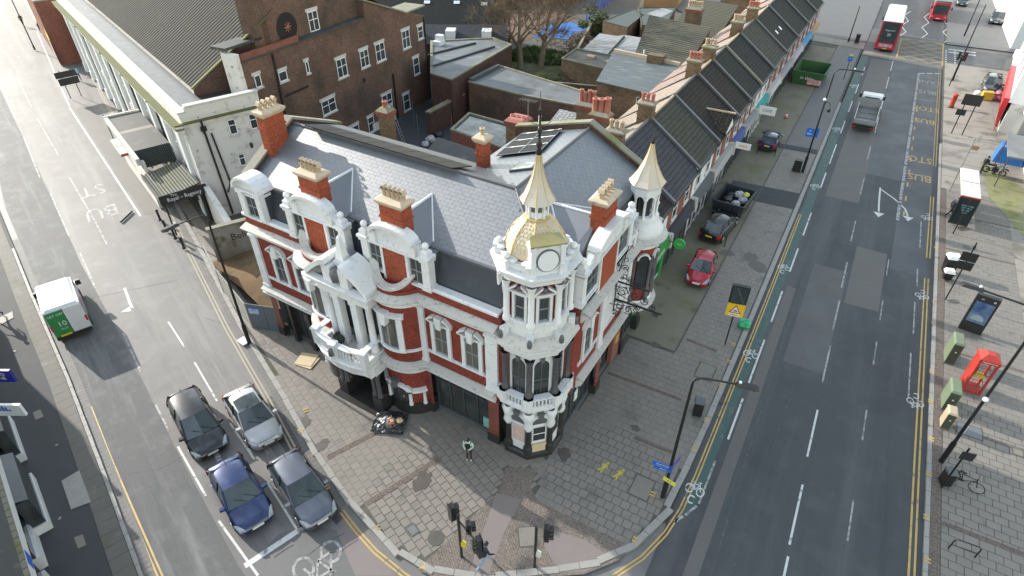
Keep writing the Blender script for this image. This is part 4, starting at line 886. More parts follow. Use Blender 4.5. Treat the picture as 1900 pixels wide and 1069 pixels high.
for i in range(9):                                      # panels on the hidden slope, edge just over the ridge
    x0 = -17.6+i*1.1; b = MB(); s = (RZ-RBZ)/3.2
    b.add([(x,y,RZ-(y-RW)*s+h) for h in (.16,.21) for x,y in ((x0,4.0),(x0+1.06,4.0),(x0+1.06,5.7),(x0,5.7))], [(4,5,6,7),(0,1,5,4),(1,2,6,5),(2,3,7,6),(3,0,4,7),(3,2,1,0)]); b.build('solar_panel', M['solar'], hotel)
# ---- chimneys
def chimney(x0, x1, y0, y1, z0, z1, pots, m='red_orange', capm='cap', potm='pot', cowl=True, along_x=True, name='chimney', parent=hotel, bands=True, cap_h=.5, pr=.13, ph=.34):
    b = MB(); b.box(x0,x1,y0,y1,z0,z1,0)
    if bands:
        for dz in (.55,): b.box(x0-.05,x1+.05,y0-.05,y1+.05,z1-dz-.1,z1-dz,1 if False else 0)
    C_ = b.build(name, M[m], parent)
    c = MB(); h = cap_h; 
    c.prism([(x0-.03,y0-.03),(x1+.03,y0-.03),(x1+.03,y1+.03),(x0-.03,y1+.03)], z1, z1+h*.45, 0, [(x0-.14,y0-.14),(x1+.14,y0-.14),(x1+.14,y1+.14),(x0-.14,y1+.14)])
    c.prism([(x0-.14,y0-.14),(x1+.14,y0-.14),(x1+.14,y1+.14),(x0-.14,y1+.14)], z1+h*.45, z1+h*.7, 0); c.prism([(x0-.14,y0-.14),(x1+.14,y0-.14),(x1+.14,y1+.14),(x0-.14,y1+.14)], z1+h*.7, z1+h, 0, [(x0+.06,y0+.06),(x1-.06,y0+.06),(x1-.06,y1-.06),(x0+.06,y1-.06)])
    c.build('cap', M[capm], C_)
    for k in range(pots):
        u = (k+.5)/pots; px, py = (x0+(x1-x0)*u, (y0+y1)/2) if along_x else ((x0+x1)/2, y0+(y1-y0)*u)
        p = MB(); p.lathe([(pr*.9,z1+h*.9),(pr,z1+h+ph*.8),(pr*1.15,z1+h+ph*.85),(pr*1.15,z1+h+ph),(pr*.7,z1+h+ph),(pr*.65,z1+h+ph*.6)], 8, (px,py,0)); p.lathe([(.001,z1+h+ph*.6),(pr*.7,z1+h+ph*.6)], 8, (px,py,0), mi=1)
        if cowl:
            n = 8; pts = [(-pr*1.25+2*pr*1.25*i/n, z1+h+ph*.9+.2*math.sin(math.pi*i/n)) for i in range(n+1)]
            q = pts+[(x*.8,z-.05 if 0 < i < n else z) for i,(x,z) in list(enumerate(pts))[::-1]]
            if along_x: p.add([(px+x,py+yy,z) for yy in (-pr*1.1,pr*1.1) for x,z in pts], [(i,i+1,n+2+i,n+1+i) for i in range(n)])
            else: p.add([(px+yy,py+x,z) for yy in (-pr*1.1,pr*1.1) for x,z in pts], [(i,i+1,n+2+i,n+1+i) for i in range(n)])
        p.build('chimney_pot', [M[potm], M['soot']], C_)
    return C_
# ---- gables with paired windows
def gable(o, t, a0, a1, seed, breast=1.35, pot=5):
    G_ = MB(); G_.fr(o, t); m_ = (a0+a1)/2
    G_.box(a0+.1,a1-.1,-.0,.3,8.2,8.9); G = G_.build('gable', M['red'], hotel)
    for a in (a0, a1-.42):
        b = MB(); b.fr(o, t); b.box(a,a+.42,-.14,.3,8.85,10.35); b.box(a-.05,a+.47,-.19,.35,8.75,8.98); b.box(a-.06,a+.48,-.2,.36,10.3,10.48)
        b.build('pilaster', M['white'], G)
        f = MB(); f.fr(o, t); c = a+.21; f.box(c-.3,c+.3,-.28,.36,10.48,10.62); f.box(c-.2,c+.2,-.16,.24,10.62,10.85); f.add([(c-.2,-.16,10.85),(c+.2,-.16,10.85),(c+.2,.24,10.85),(c-.2,.24,10.85),(c-.06,-.02,11.0),(c+.06,-.02,11.0),(c+.06,.1,11.0),(c-.06,.1,11.0)], [(0,1,5,4),(1,2,6,5),(2,3,7,6),(3,0,4,7),(4,5,6,7)]); f.build('pier_cap', M['white'], G)
        f = MB(); f.fr(o, t); f.ball((c,.04,11.12), .17, 10); f.build('ball_finial', M['white_clean'], G)
    bw = breast/2
    b = MB(); b.fr(o, t); b.box(m_-bw,m_+bw,-.12,.5,8.3,10.45); b.build('chimney_breast', M['red_orange'], G)
    for s in (-1,1):
        b = MB(); b.fr(o, t); x = m_+s*bw; b.box(min(x,x+s*.14),max(x,x+s*.14),-.15,.3,8.3,10.4); b.build('jamb', M['white'], G)
        wl = (a1-a0)/2-.42-bw-.14; wa = m_+s*(bw+.14+wl/2)
        W = window(o, t, wa, wl-.06, 8.95, 10.28, parent=G, ped=None, sur=.03)
    b = MB(); b.fr(o, t); b.box(a0-.06,a1+.06,-.22,.3,10.42,10.5); b.box(a0-.02,a1+.02,-.17,.3,10.34,10.42); b.build('gable_cornice', M['white'], G)
    b = MB(); b.fr(o, t); n = 12; hw = breast*.86
    pts = [(m_+hw*math.cos(math.pi-math.pi*k/n), 10.98+.55*math.sin(math.pi*k/n)) for k in range(n+1)]
    b.ext([(m_-hw,10.5)]+pts+[(m_+hw,10.5)], -.1, .25, 0, 'b')
    b.ext(pts+[(x*1.0+(x-m_)*.1,z+.14) for x,z in pts[::-1]], -.34, .3, 0, 'b')
    for s in (-1,1):
        b.box(m_+s*hw-.2,m_+s*hw+.2,-.2,.3,10.5,11.1)
        q = [(m_+s*(hw+.15),11.0),(m_+s*(hw+.5),10.72),(m_+s*((a1-a0)/2-.5),10.52),(m_+s*(hw+.1),10.5)]
        b.ext(q, -.08, .2, 0, 'b')
    b.build('curved_pediment', M['white'], G)
    # dormer cheeks and hipped slate roof running back to the main slope
    c = MB(); c.fr(o, t); c.box(a0+.02,a0+.1,.25,1.3,8.4,10.45); c.box(a1-.1,a1-.02,.25,1.3,8.4,10.45); c.build('dormer_cheek', M['mansard'], G)
    r = MB(); r.fr(o, t); fl = [(a0,.3,10.47),(a1,.3,10.47),(a1,1.05,10.62),(a0,1.05,10.62)]; r.poly(fl); r.build('dormer_flat', M['lead'], G)
    r = MB(); r.fr(o, t); z1_ = 11.75; e0, e1 = a0+.55, a1-.55
    yb = lambda z: EW+(z-EZ)*(RW-EW)/(RZ-EZ)
    ridge0, ridge1 = (m_-.2,.7,z1_), (m_+.2,.7,z1_)
    P = [(e0,.5,10.55),(e1,.5,10.55),(e1,yb(10.66),10.66),(e0,yb(10.66),10.66),(m_,.6,z1_),(m_,yb(z1_),z1_)]
    r.add(P, [(0,1,4),(1,2,5,4),(3,0,4,5)]); r.build('dormer_roof', M['slate2'], G)
    r = MB(); r.fr(o, t); r.tube([P[4],P[5]], .07, 6); r.tube([P[2],P[5]], .05, 5); r.tube([P[3],P[5]], .05, 5); r.build('dormer_flashing', M['white_clean'], G)
    return G
gable(FLo, FLt, -15.45, -11.35, 1); gable(FLo, FLt, -10.3, -6.28, 2); gable(FRo, FRt, 2.35, 8.3, 3, 1.9)
chimney(-14.05,-12.75,.05,.75,10.4,12.5,5,cap_h=.34,ph=.3); chimney(-8.95,-7.65,.05,.75,10.4,12.5,5,cap_h=.34,ph=.3); chimney(-.75,-.05,4.7,6.0,10.4,12.6,4,along_x=False,cap_h=.34,ph=.3)
chimney(-19.25,-18.65,2.3,3.6,10.6,13.55,4,along_x=False,cap_h=.4,ph=.25)
# left end dormer with a curved head
b = MB(); FL(b); b.box(-19.1,-17.4,-.02,.3,8.2,8.9,0); D = b.build('dormer', M['red'], hotel)
b = MB(); FL(b)
for a in (-19.1,-17.75): b.box(a,a+.4,-.14,1.2,8.9,10.5); b.box(a-.06,a+.46,-.2,.6,10.3,10.45)
b.box(-19.15,-17.3,-.18,.9,10.45,10.6); n = 10; pts = [(-18.22+.92*math.cos(math.pi-math.pi*k/n), 10.6+.62*math.sin(math.pi*k/n)) for k in range(n+1)]
b.ext(pts+[(-18.22+(x+18.22)*1.13,10.6+(z-10.6)*1.25) for x,z in pts[::-1]], -.3, .8, 0, 'b'); b.ext(pts, -.02, .7, 0, 'b'); b.build('dormer_surround', M['white'], D)
window(FLo, FLt, -18.22, .85, 9.0, 10.2, parent=D, ped=None, sur=.05)
b = MB(); FL(b); b.box(-17.42,-17.3,.2,1.4,8.9,10.5); b.build('dormer_cheek', M['mansard'], D)
b = MB(); FL(b); b.box(-16.3,-15.9,-.02,.25,8.95,9.15); b.build('white_block', M['white'], D) if False else None
# small rear chimney
chimney(-8.3,-7.75,6.9,7.45,10,12.9,1,'red_orange','cap','pot',cowl=False,cap_h=.4)
# rear slope pipe
b = MB(); b.tube([(-7.4,12.2,11.0),(-7.4,12.2,12.7)], .07, 8); b.build('vent_pipe', M['white_clean'], hotel)

# ================================================================== corner tower
T = MB(); T.prism(octp(1.28), .1, 12.0); tower = T.build('corner_tower', M['red'], hotel)
def tpart(name, m, fn): b = MB(); fn(b); return b.build(name, M[m] if isinstance(m, str) else m, tower)
def octring(b, prof, c=1.0): b.sweep(octp(1.0)[::-1] if False else octp(c), prof, 0, True)
# sweep of a CCW octagon: right of travel is outward
def oring(name, m, ap, prof): b = MB(); b.sweep(octp(ap), prof, 0, True); return b.build(name, M[m], tower)
oring('tower_plinth', 'black_stone', 1.3, [(0,.1),(.28,.1),(.28,.35),(.16,.42),(0,.42)])
FA = [R(-90), R(-45), R(0), R(-135), R(45)]
def face(b, ang, ap): b.fr((TC.x+ap*math.cos(ang), TC.y+ap*math.sin(ang), 0), (-math.sin(ang), math.cos(ang))); return b
def corner(ang, ap): r = ap/math.cos(R(22.5)); return (TC.x+r*math.cos(ang), TC.y+r*math.sin(ang))
CA = [R(-112.5), R(-67.5), R(-22.5), R(22.5), R(-157.5)]
for i, a in enumerate(FA[:3]):
    b = MB(); face(b, a, 1.28); b.box(-.5,.5,-.06,.02,.4,2.3); D = b.build('door_panel', M['plaque'] if i != 0 else M['plaque'], tower)
    g = MB(); face(g, a, 1.28)
    if i == 0: g.box(-.3,.34,-.09,-.05,1.0,2.05); g.build('pink_poster', mat('pink_poster', (.55,.34,.3), .6, (.62,.5,.46), 6, .5), tower)
    elif i == 1:
        g.box(-.34,.34,-.09,-.05,1.15,2.1); g.build('sash_pane', M['dark_glass'], tower); h = MB(); face(h, a, 1.28)
        for z in (1.12,1.6,2.08): h.box(-.36,.36,-.11,-.05,z,z+.05)
        for x in (-.36,.31): h.box(x,x+.05,-.11,-.05,1.12,2.1)
        h.build('frame', M['white_clean'], tower); p = MB(); face(p, a, 1.28); p.box(-.38,.38,-.16,-.08,.35,.95); p.build('plywood_board', M['plywood'], tower)
    else: g.box(-.3,.3,-.09,-.05,1.1,2.1); g.build('pane', M['dark_glass'], tower)
    # arched head: dark fanlight within white arch
    f = MB(); face(f, a, 1.28); n = 10; pts = [(.5*math.cos(math.pi-math.pi*k/n), 2.3+.5*math.sin(math.pi*k/n)) for k in range(n+1)]
    f.ext(pts, -.12, .02, 0, 'b'); f.build('fanlight', M['lead'], tower)
    w_ = MB(); face(w_, a, 1.28); w_.ext(pts+[(x*1.35,2.3+(z-2.3)*1.35) for x,z in pts[::-1]], -.24, .02, 0, 'b'); w_.build('arch', M['white'], tower)
    k = MB(); face(k, a, 1.28); k.ext([(-.1,2.7),(.1,2.7),(.17,3.1),(-.17,3.1)], -.34, 0, 0, 'b'); k.build('keystone', M['lead'], tower)
oring('tower_wall_band', 'white', 1.28, [(0,2.95),(.12,2.95),(.14,3.3),(0,3.3)])
for a in CA[:4]:
    x, y = corner(a, 1.34); b = MB(); b.lathe([(.24,.1),(.24,.75),(.2,.82),(.17,.9),(.16,1.9),(.2,2.0)], 10, (x,y,0)); b.build('black_column', M['black_stone'], tower)
    b = MB(); b.lathe([(.17,2.0),(.27,2.25),(.2,2.4),(.26,2.7),(.34,3.05),(.2,3.1)], 8, (x,y,0)); b.build('bracket', M['white'], tower)
# balcony
oring('tower_balcony', 'white', 1.3, [(-.1,3.1),(.12,3.1),(.2,3.3),(.42,3.45),(.5,3.55),(.5,3.7),(.42,3.75),(-.1,3.8)])
oring('tower_balcony_rail', 'white', 1.3, [(.2,4.22),(.5,4.22),(.52,4.34),(.18,4.34)])
for a in CA[:4]:
    x, y = corner(a, 1.62); b = MB(); b.rbox((x,y,4.03), (.46,.46,.62), a); b.build('balcony_post', M['white'], tower)
for a in FA[:3]:
    for k in range(-2,3):
        b = MB(); face(b, a, 1.66); b.lathe([(.055,3.76),(.035,3.84),(.07,3.98),(.03,4.12),(.05,4.24)], 7, (.18*k,0,0)); b.build('baluster', M['white'], tower)
# loggia with dark columns and arches
for a in CA:
    x, y = corner(a, 1.5); b = MB(); b.lathe([(.2,4.34),(.2,4.5),(.15,4.56),(.145,6.4),(.2,6.5),(.25,6.7)], 10, (x,y,0)); b.build('granite_column', M['granite'], tower)
for i, a in enumerate(FA):
    b = MB(); face(b, a, 1.28)
    n = 10; hole = [(.36*math.cos(math.pi-math.pi*k/n), 6.0+.36*math.sin(math.pi*k/n)) for k in range(n+1)]
    b.box(-.56,-.36,-.1,.02,3.8,6.0); b.box(.36,.56,-.1,.02,3.8,6.0)
    outer = [(-.56,6.0)]+hole+[(.56,6.0),(.56,6.75),(-.56,6.75)]
    b.ext(outer, -.1, .02, 0, 'b'); b.build('loggia_arch', M['white'], tower)
    g = MB(); face(g, a, 1.28); g.ext([(-.36,3.9)]+hole+[(.36,3.9)], -.05, .0, 0, 'b'); g.build('loggia_window', M['dark_glass'], tower)
    m_ = MB(); face(m_, a, 1.28); m_.box(-.36,.36,-.07,-.03,5.1,5.16); m_.box(-.02,.02,-.07,-.03,3.9,6.3); m_.build('frame', M['lead'], tower)
    k = MB(); face(k, a, 1.28); k.ext([(-.07,6.3),(.07,6.3),(.12,6.7),(-.12,6.7)], -.22, 0, 0, 'b'); k.build('keystone', M['lead'], tower)
oring('tower_cornice', 'white', 1.3, [(-.1,6.7),(.25,6.7),(.28,6.9),(.42,7.05),(.46,7.2),(.6,7.3),(.62,7.42),(-.1,7.5)])
oring('tower_ledge', 'white_ledge', 1.3, [(-.1,7.44),(.6,7.44),(.3,7.72),(.1,7.8),(-.1,7.8)])
for a in CA[:4]:
    x, y = corner(a, 1.55); b = MB(); b.rbox((x,y,7.75), (.3,.3,.65), a); b.build('urn_block', M['white'], tower)
    u = MB(); u.lathe([(.02,7.55),(.1,7.62),(.12,7.8),(.07,7.95),(.02,8.0)], 8, (x+.2*math.cos(a),y+.2*math.sin(a),0)); u.build('carved_boss', M['lead'], tower)
oring('tower_apron', 'white', 1.28, [(-.05,7.7),(.14,7.7),(.14,8.35),(.2,8.42),(.2,8.5),(-.05,8.5)])
# window stage
for a in CA:
    x, y = corner(a, 1.42); b = MB(); b.lathe([(.19,8.45),(.19,8.62),(.14,8.7),(.135,10.3),(.18,10.42),(.24,10.62)], 10, (x,y,0)); b.build('white_column', M['white_clean'], tower)
for a in FA:
    o_ = (TC.x+1.28*math.cos(a), TC.y+1.28*math.sin(a), 0); t_ = (-math.sin(a), math.cos(a))
    W = window(o_, t_, 0, .48, 8.62, 9.85, parent=tower, ped='tri', sur=.12, sash=False)
    k = MB(); k.fr(o_, t_); k.ball((0,-.1,10.26), .13, 8); k.build('carved_head', M['lead'], tower)
oring('tower_top_cornice', 'white', 1.3, [(-.1,10.6),(.2,10.6),(.22,10.78),(.36,10.9),(.4,11.05),(.5,11.1),(.5,11.2),(-.1,11.3)])
oring('tower_parapet', 'white', 1.28, [(-.12,11.2),(.14,11.2),(.14,11.75),(.2,11.8),(.2,11.88),(-.12,11.88)])
for a in CA:
    x, y = corner(a, 1.42); b = MB(); b.rbox((x,y,11.65), (.38,.38,.9), a); b.rbox((x,y,12.12), (.48,.48,.1), a); b.build('parapet_pier', M['white'], tower)
    q = MB(); q.ball((x,y,12.34), .17, 10); q.build('ball_finial', M['white_clean'], tower)
for a in FA[0:1]+FA[2:]:
    for s in (-.3,.3):
        q = MB(); face(q, a, 1.38); q.ball((s,0,12.02), .2, 8, sz=.8); q.build('scroll', M['white'], tower)
# blank roundel facing the junction
b = MB(); face(b, R(-45), 1.42); b.box(-.62,.62,-.12,.25,11.2,12.55); b.box(-.7,-.5,-.2,.25,11.2,12.6); b.box(.5,.7,-.2,.25,11.2,12.6); b.box(-.76,-.46,-.24,.3,12.45,12.62); b.box(.46,.76,-.24,.3,12.45,12.62); b.box(-.6,.6,-.18,.3,12.5,12.62); b.build('roundel_panel', M['white'], tower)
n = 24; b = MB(); face(b, R(-45), 1.42); b.ext([(.47*math.cos(2*math.pi*k/n), 11.88+.52*math.sin(2*math.pi*k/n)) for k in range(n)], -.17, -.1, 0, 'b'); b.build('roundel_rim', M['lead'], tower)
b = MB(); face(b, R(-45), 1.42); b.ext([(.42*math.cos(2*math.pi*k/n), 11.88+.47*math.sin(2*math.pi*k/n)) for k in range(n)], -.2, -.1, 0, 'b'); b.build('roundel_face', M['plaque'], tower)
b = MB(); face(b, R(-45), 1.42); b.add([(-.74,-.24,12.58),(.74,-.24,12.58),(.6,.42,12.68),(-.6,.42,12.68),(-.74,-.24,12.65),(.74,-.24,12.65),(.6,.42,12.75),(-.6,.42,12.75)], [(0,3,2,1),(4,5,6,7),(0,1,5,4),(1,2,6,5),(2,3,7,6),(3,0,4,7)]); b.build('roundel_roof', M['verdigris'], tower)
# dome: eight ribbed faces of scale tiles
DP = [(1.2,11.35),(1.23,11.8),(1.2,12.25),(1.1,12.7),(.95,13.05),(.75,13.35),(.52,13.58),(.4,13.66)]
def dome_pt(ang, t):
    i = min(int(t), len(DP)-2); f = t-i; r = DP[i][0]*(1-f)+DP[i+1][0]*f; z = DP[i][1]*(1-f)+DP[i+1][1]*f
    rr = r/math.cos(R(22.5)); k = round(ang/R(45)) ; d = ang-k*R(45)
    # flat faces between corners at 22.5 + 45k
    q = r/math.cos(((ang-R(0)+R(22.5)) % R(45))-R(22.5)); return Vector((TC.x+q*math.cos(ang), TC.y+q*math.sin(ang), z))
b = MB(); rings = [octp(r) for r, z in DP]; vs = [(p[0],p[1],z) for ring, (r,z) in zip(rings, DP) for p in ring]
b.add(vs, [(i*8+k,i*8+(k+1)%8,(i+1)*8+(k+1)%8,(i+1)*8+k) for i in range(len(DP)-1) for k in range(8)]); b.build('dome', M['gold_tile'], tower)
sc = MB(); NR = 15
for fi in range(8):
    a0 = R(-22.5)+R(45)*fi
    for j in range(NR):
        t0, t1 = (len(DP)-1.02)*j/NR, (len(DP)-1.02)*(j+1.25)/NR; t1 = min(t1, len(DP)-1.01)
        r = dome_pt(a0+R(22.5), t0); w_ = (Vector((r.x,r.y))-TC).length*math.tan(R(22.5))*2; nn = max(2, round(w_/.17)); off = .5 if j % 2 else 0
        for i in range(nn+1):
            u0, u1 = (i-off)/nn, (i+1-off)/nn; u0, u1 = max(0,u0), min(1,u1)
            if u1-u0 < .15: continue
            def on(u, t, h):
                p0, p1 = dome_pt(a0+1e-4, t), dome_pt(a0+R(45)-1e-4, t); p = p0.lerp(p1, u); o2 = Vector((p.x-TC.x,p.y-TC.y,.5*(p.z-11.3))).normalized(); return p+o2*h
            um = (u0+u1)/2; du = (u1-u0)*.46
            sc.add([on(um-du,t1,.006),on(um-du,t0+(t1-t0)*.35,.022),on(um-du*.6,t0+.04*(t1-t0),.034),on(um+du*.6,t0+.04*(t1-t0),.034),on(um+du,t0+(t1-t0)*.35,.022),on(um+du,t1,.006)], [(0,1,2,3,4,5)])
tag(sc.build('scale_tile', M['gold_tile'], tower), kind='stuff')
for k in range(8):
    a = R(22.5)+R(45)*k; b = MB(); b.tube([dome_pt(a-1e-3, (len(DP)-1.01)*i/14) for i in range(15)], .045, 6); b.build('dome_rib', M['gold'], tower)
oring('dome_collar', 'gold', .42, [(-.05,13.6),(.06,13.6),(.08,13.7),(-.05,13.72)])
b = MB(); b.prism(octp(.36), 13.7, 14.4); b.build('lantern', M['white_clean'], tower)
for k in range(8):
    a = R(45)*k; g = MB(); face(g, a, .36); g.ext([(-.08,14.0),(.08,14.0),(.08,14.2),(0,14.28),(-.08,14.2)], -.012, .0, 0, 'b'); g.build('lantern_opening', M['lead'], tower)
    x, y = corner(a+R(22.5), .38); c_ = MB(); c_.tube([(x,y,13.7),(x,y,14.36)], .05, 6); c_.build('lantern_post', M['white_clean'], tower)
oring('lantern_cornice', 'white_clean', .36, [(-.05,14.3),(.08,14.32),(.14,14.42),(-.05,14.46)])
SPt = [(.66,14.42),(.5,14.72),(.36,15.05),(.25,15.4),(.17,15.75),(.11,16.1),(.09,16.35)]
b = MB(); vs = [(p[0],p[1],z) for r, z in SPt for p in octp(r)]
b.add(vs, [(i*8+k,i*8+(k+1)%8,(i+1)*8+(k+1)%8,(i+1)*8+k) for i in range(len(SPt)-1) for k in range(8)]); b.poly([(p[0],p[1],14.42) for p in octp(.66)]); b.build('spire', M['copper_pale'], tower)
for k in range(8):
    b = MB(); b.tube([(*octp(r)[k],z) for r, z in SPt], .022, 5); b.build('spire_rib', M['gold'], tower)
b = MB(); b.lathe([(.1,16.35),(.14,16.45),(.07,16.6),(.13,16.75),(.06,16.9),(.05,17.2),(.1,17.3),(.045,17.4),(.04,18.0),(.07,18.08),(.02,18.15),(.012,18.75),(.001,18.8)], 8, (TC.x,TC.y,0)); b.build('finial', M['iron'], tower)
b = MB()
for k in range(4):
    a = R(20)+R(90)*k; d = Vector((math.cos(a),math.sin(a),0)); c0 = Vector((TC.x,TC.y,17.5)); b.tube([c0, c0+d*.25+Vector((0,0,.05)), c0+d*.42+Vector((0,0,.2))], .012, 4)
b.build('weather_vane', M['iron'], tower)

# ================================================================== oriel turret on the right wall
def orl(name, m, prof, n=16): b = MB(); b.lathe(prof, n, (OC[0],OC[1],0)); return b.build(name, M[m], hotel)
b = MB(); b.prism(oriel+[(-.8,11.2),(-.8,9.4)], 3.4, 8.2); b.build('oriel_wall', M['red'], hotel)
orl('oriel_bowl', 'white', [(1.08,7.7),(1.1,8.1),(1.2,8.3),(1.24,8.45),(1.24,8.55),(.98,8.85),(.85,9.1),(.9,9.25),(.3,9.3)])
for a in (-50,0,50):
    q = R(a); b = MB(); b.fr((OC[0]+1.05*math.cos(q), OC[1]+1.05*math.sin(q), 0), (-math.sin(q), math.cos(q))); n = 8
    hole = [(.3*math.cos(math.pi-math.pi*k/n), 6.95+.3*math.sin(math.pi*k/n)) for k in range(n+1)]
    b.ext([(-.3,4.95)]+hole+[(.3,4.95)], -.05, .03, 0, 'b'); W = b.build('arched_window', M['dark_glass'], hotel)
    s = MB(); s.fr((OC[0]+1.05*math.cos(q), OC[1]+1.05*math.sin(q), 0), (-math.sin(q), math.cos(q))); s.ext(hole+[(x*1.3,6.95+(z-6.95)*1.3) for x,z in hole[::-1]], -.12, .03, 0, 'b'); s.build('surround', M['white'], W)
for a in (-75,-25,25,75):
    q = R(a); b = MB(); b.lathe([(.14,4.05),(.14,4.9),(.1,5.0),(.1,6.9),(.15,7.1)], 8, (OC[0]+1.12*math.cos(q), OC[1]+1.12*math.sin(q), 0)); b.build('oriel_column', M['lead'], hotel)
orl('oriel_apron', 'white', [(1.05,3.6),(1.2,3.7),(1.25,3.9),(1.12,4.1)])
for k in range(8):
    q = R(22.5+45*k); b = MB(); x, y = OC[0]+.7*math.cos(q), OC[1]+.7*math.sin(q); b.lathe([(.11,9.2),(.11,9.35),(.075,9.4),(.07,10.45),(.12,10.6)], 8, (x,y,0)); b.build('turret_column', M['white_clean'], hotel)
b = MB(); b.prism(octp(.42, Vector(OC)), 9.2, 10.7); b.build('turret_core', M['dark_glass'], hotel)
b = MB(); b.sweep(octp(.64, Vector(OC)), [(-.12,10.6),(.08,10.6),(.1,10.95),(.16,11.05),(.2,11.2),(-.12,11.2)], 0, True); b.build('turret_cornice', M['white_clean'], hotel)
b = MB()
for k in range(8):
    q = R(45*k); b.fr((OC[0]+.72*math.cos(q), OC[1]+.72*math.sin(q), 0), (-math.sin(q), math.cos(q))); n = 6
    b.ext([(-.29,10.65),(-.29,10.4)]+[(.19*math.cos(math.pi-math.pi*i/n), 10.35+.2*math.sin(math.pi*i/n)) for i in range(n+1)]+[(.29,10.4),(.29,10.65)], 0, .07, 0, 'b')
b.build('turret_arch', M['white_clean'], hotel)
SP2 = [(.9,11.15),(.7,11.42),(.5,11.8),(.32,12.2),(.19,12.65),(.11,13.0),(.08,13.2)]
b = MB(); vs = [(p[0],p[1],z) for r, z in SP2 for p in octp(r, Vector(OC))]
b.add(vs, [(i*8+k,i*8+(k+1)%8,(i+1)*8+(k+1)%8,(i+1)*8+k) for i in range(len(SP2)-1) for k in range(8)]); b.poly([(p[0],p[1],11.15) for p in octp(.9, Vector(OC))]); b.build('turret_spire', M['copper_pale'], hotel)
for k in range(8):
    b = MB(); b.tube([(*octp(r, Vector(OC))[k],z) for r, z in SP2], .022, 5); b.build('spire_rib', M['gold'], hotel)
b = MB(); b.lathe([(.08,13.2),(.1,13.3),(.05,13.42),(.07,13.52),(.03,13.6),(.02,13.95),(.001,14.0)], 8, (*OC,0)); b.build('finial', M['iron'], hotel)
b = MB(); FR(b); b.box(9.0,9.3,-.1,.3,8.3,9.2); b.box(11.3,11.6,-.1,.3,8.3,9.2); b.box(11.2,12.5,-.15,.3,9.1,9.25); b.box(11.3,12.5,-.05,.3,8.3,9.1,1); b.build('end_parapet', [M['white'], M['red']], hotel)
def remap(objs, knots, d=(0,0)):
    for o in objs:
        for v in o.data.vertices:
            z = v.co.z
            for (a, b), (c, e) in zip(knots[:-1], knots[1:]):
                if a <= z <= c: v.co.z = b+(e-b)*(z-a)/(c-a); break
            v.co.x += d[0]; v.co.y += d[1]
tw_ = [tower]+[o for o in tower.children_recursive if o.type == 'MESH']; rnd_ = [o for o in tw_ if o.name.startswith('roundel')]
remap([o for o in tw_ if o not in rnd_], [(0,0),(2,2.15),(3.7,4.1),(7.4,7.8),(8.5,8.95),(10.6,11.05),(11.2,11.6),(11.88,11.95),(12.34,12.15),(13.66,13.42),(14.42,14.15),(18.9,18.5)], (-.1,.22))
remap(rnd_, [(0,.42),(20,20.42)], (-.1,.22))
# straighten the long wing: it stands 1.5 degrees off square to the right wing
for o in list(hotel.children_recursive):
    if o.type != 'MESH': continue
    for v in o.data.vertices:
        if v.co.x < -3: v.co.y += (-v.co.x-3)*.026
# ================================================================== SURROUNDING BUILDINGS
M['brick_brown'] = brickmat('brown_red_brick', (.19,.1,.07), (.125,.068,.05), (.16,.125,.1), .225, .075, .01, .85, (.06,.05,.042), (.4,.66), gscale=.3)
M['stock'] = brickmat('yellow_stock_brick', (.24,.165,.09), (.13,.085,.05), (.15,.12,.085), .225, .075, .012, .9, (.05,.04,.032), (.45,.8))
M['brick_red2'] = brickmat('red_facing_brick', (.26,.075,.05), (.2,.06,.042), (.2,.14,.11), .225, .075, .01, .8, (.1,.05,.04), (.5,.85))
M['felt'] = mat('roof_felt', (.155,.165,.17), .6, (.11,.118,.122), .7, .7, rvar=.1, blotch=[((.21,.215,.215), .5, .55, .72), ((.08,.085,.085), .35, .58, .7)])
M['felt_dark'] = mat('dark_roof_felt', (.055,.058,.055), .65, (.035,.037,.035), .9, .7, blotch=((.1,.1,.095), 1.1, .58, .72))
M['felt_green'] = mat('green_roof_felt', (.075,.095,.085), .75, (.055,.07,.063), .8, .7)
M['felt_brown'] = mat('brown_felt', (.15,.14,.12), .8, (.1,.095,.08), 1.2, .7, blotch=((.2,.19,.17), .8, .56, .7))
M['mono_slate'] = mat('weathered_felt', (.115,.135,.14), .65, (.085,.1,.105), .8, .7, stretch=(.5,3,1), blotch=((.17,.19,.195), .9, .54, .7))
M['stone'] = mat('stone_lintel', (.56,.55,.52), .75, (.44,.43,.41), 2.5, .7, blotch=((.25,.23,.2), 2, .6, .75))
M['upvc'] = mat('white_upvc', (.74,.76,.77), .4)
M['corr'] = stripemat('corrugated_cement', (.008,.009,.008), (.042,.043,.039), (.94,-.342,0), .58, .9, 1.0, (.045,.05,.022), .55, .85)
M['corr_light'] = stripemat('corrugated_sheet', (.2,.21,.22), (.42,.43,.43), (0,1,0), .5, .55, .7, (.15,.14,.11), .52, .75)
M['corr_dark'] = stripemat('canopy_corrugated', (.06,.065,.055), (.2,.21,.17), (.342,.94,0), .22, .7, .8, (.13,.125,.06), .5, .72)
M['ribbed'] = stripemat('ribbed_panel', (.012,.018,.018), (.06,.065,.062), (.342,.94,0), .16, .6, .8)
def tile(name, c1, c2, mort, bw=.3, bh=.28, lich=(.3,.3,.25), g=(.68,.74), gs=6, rough=.75):
    m = brickmat(name, c1, c2, mort, bw, bh, .03, rough, lich, g, gscale=gs, flat=True, rot=R(90), bump=.7, bias=-.2); return m
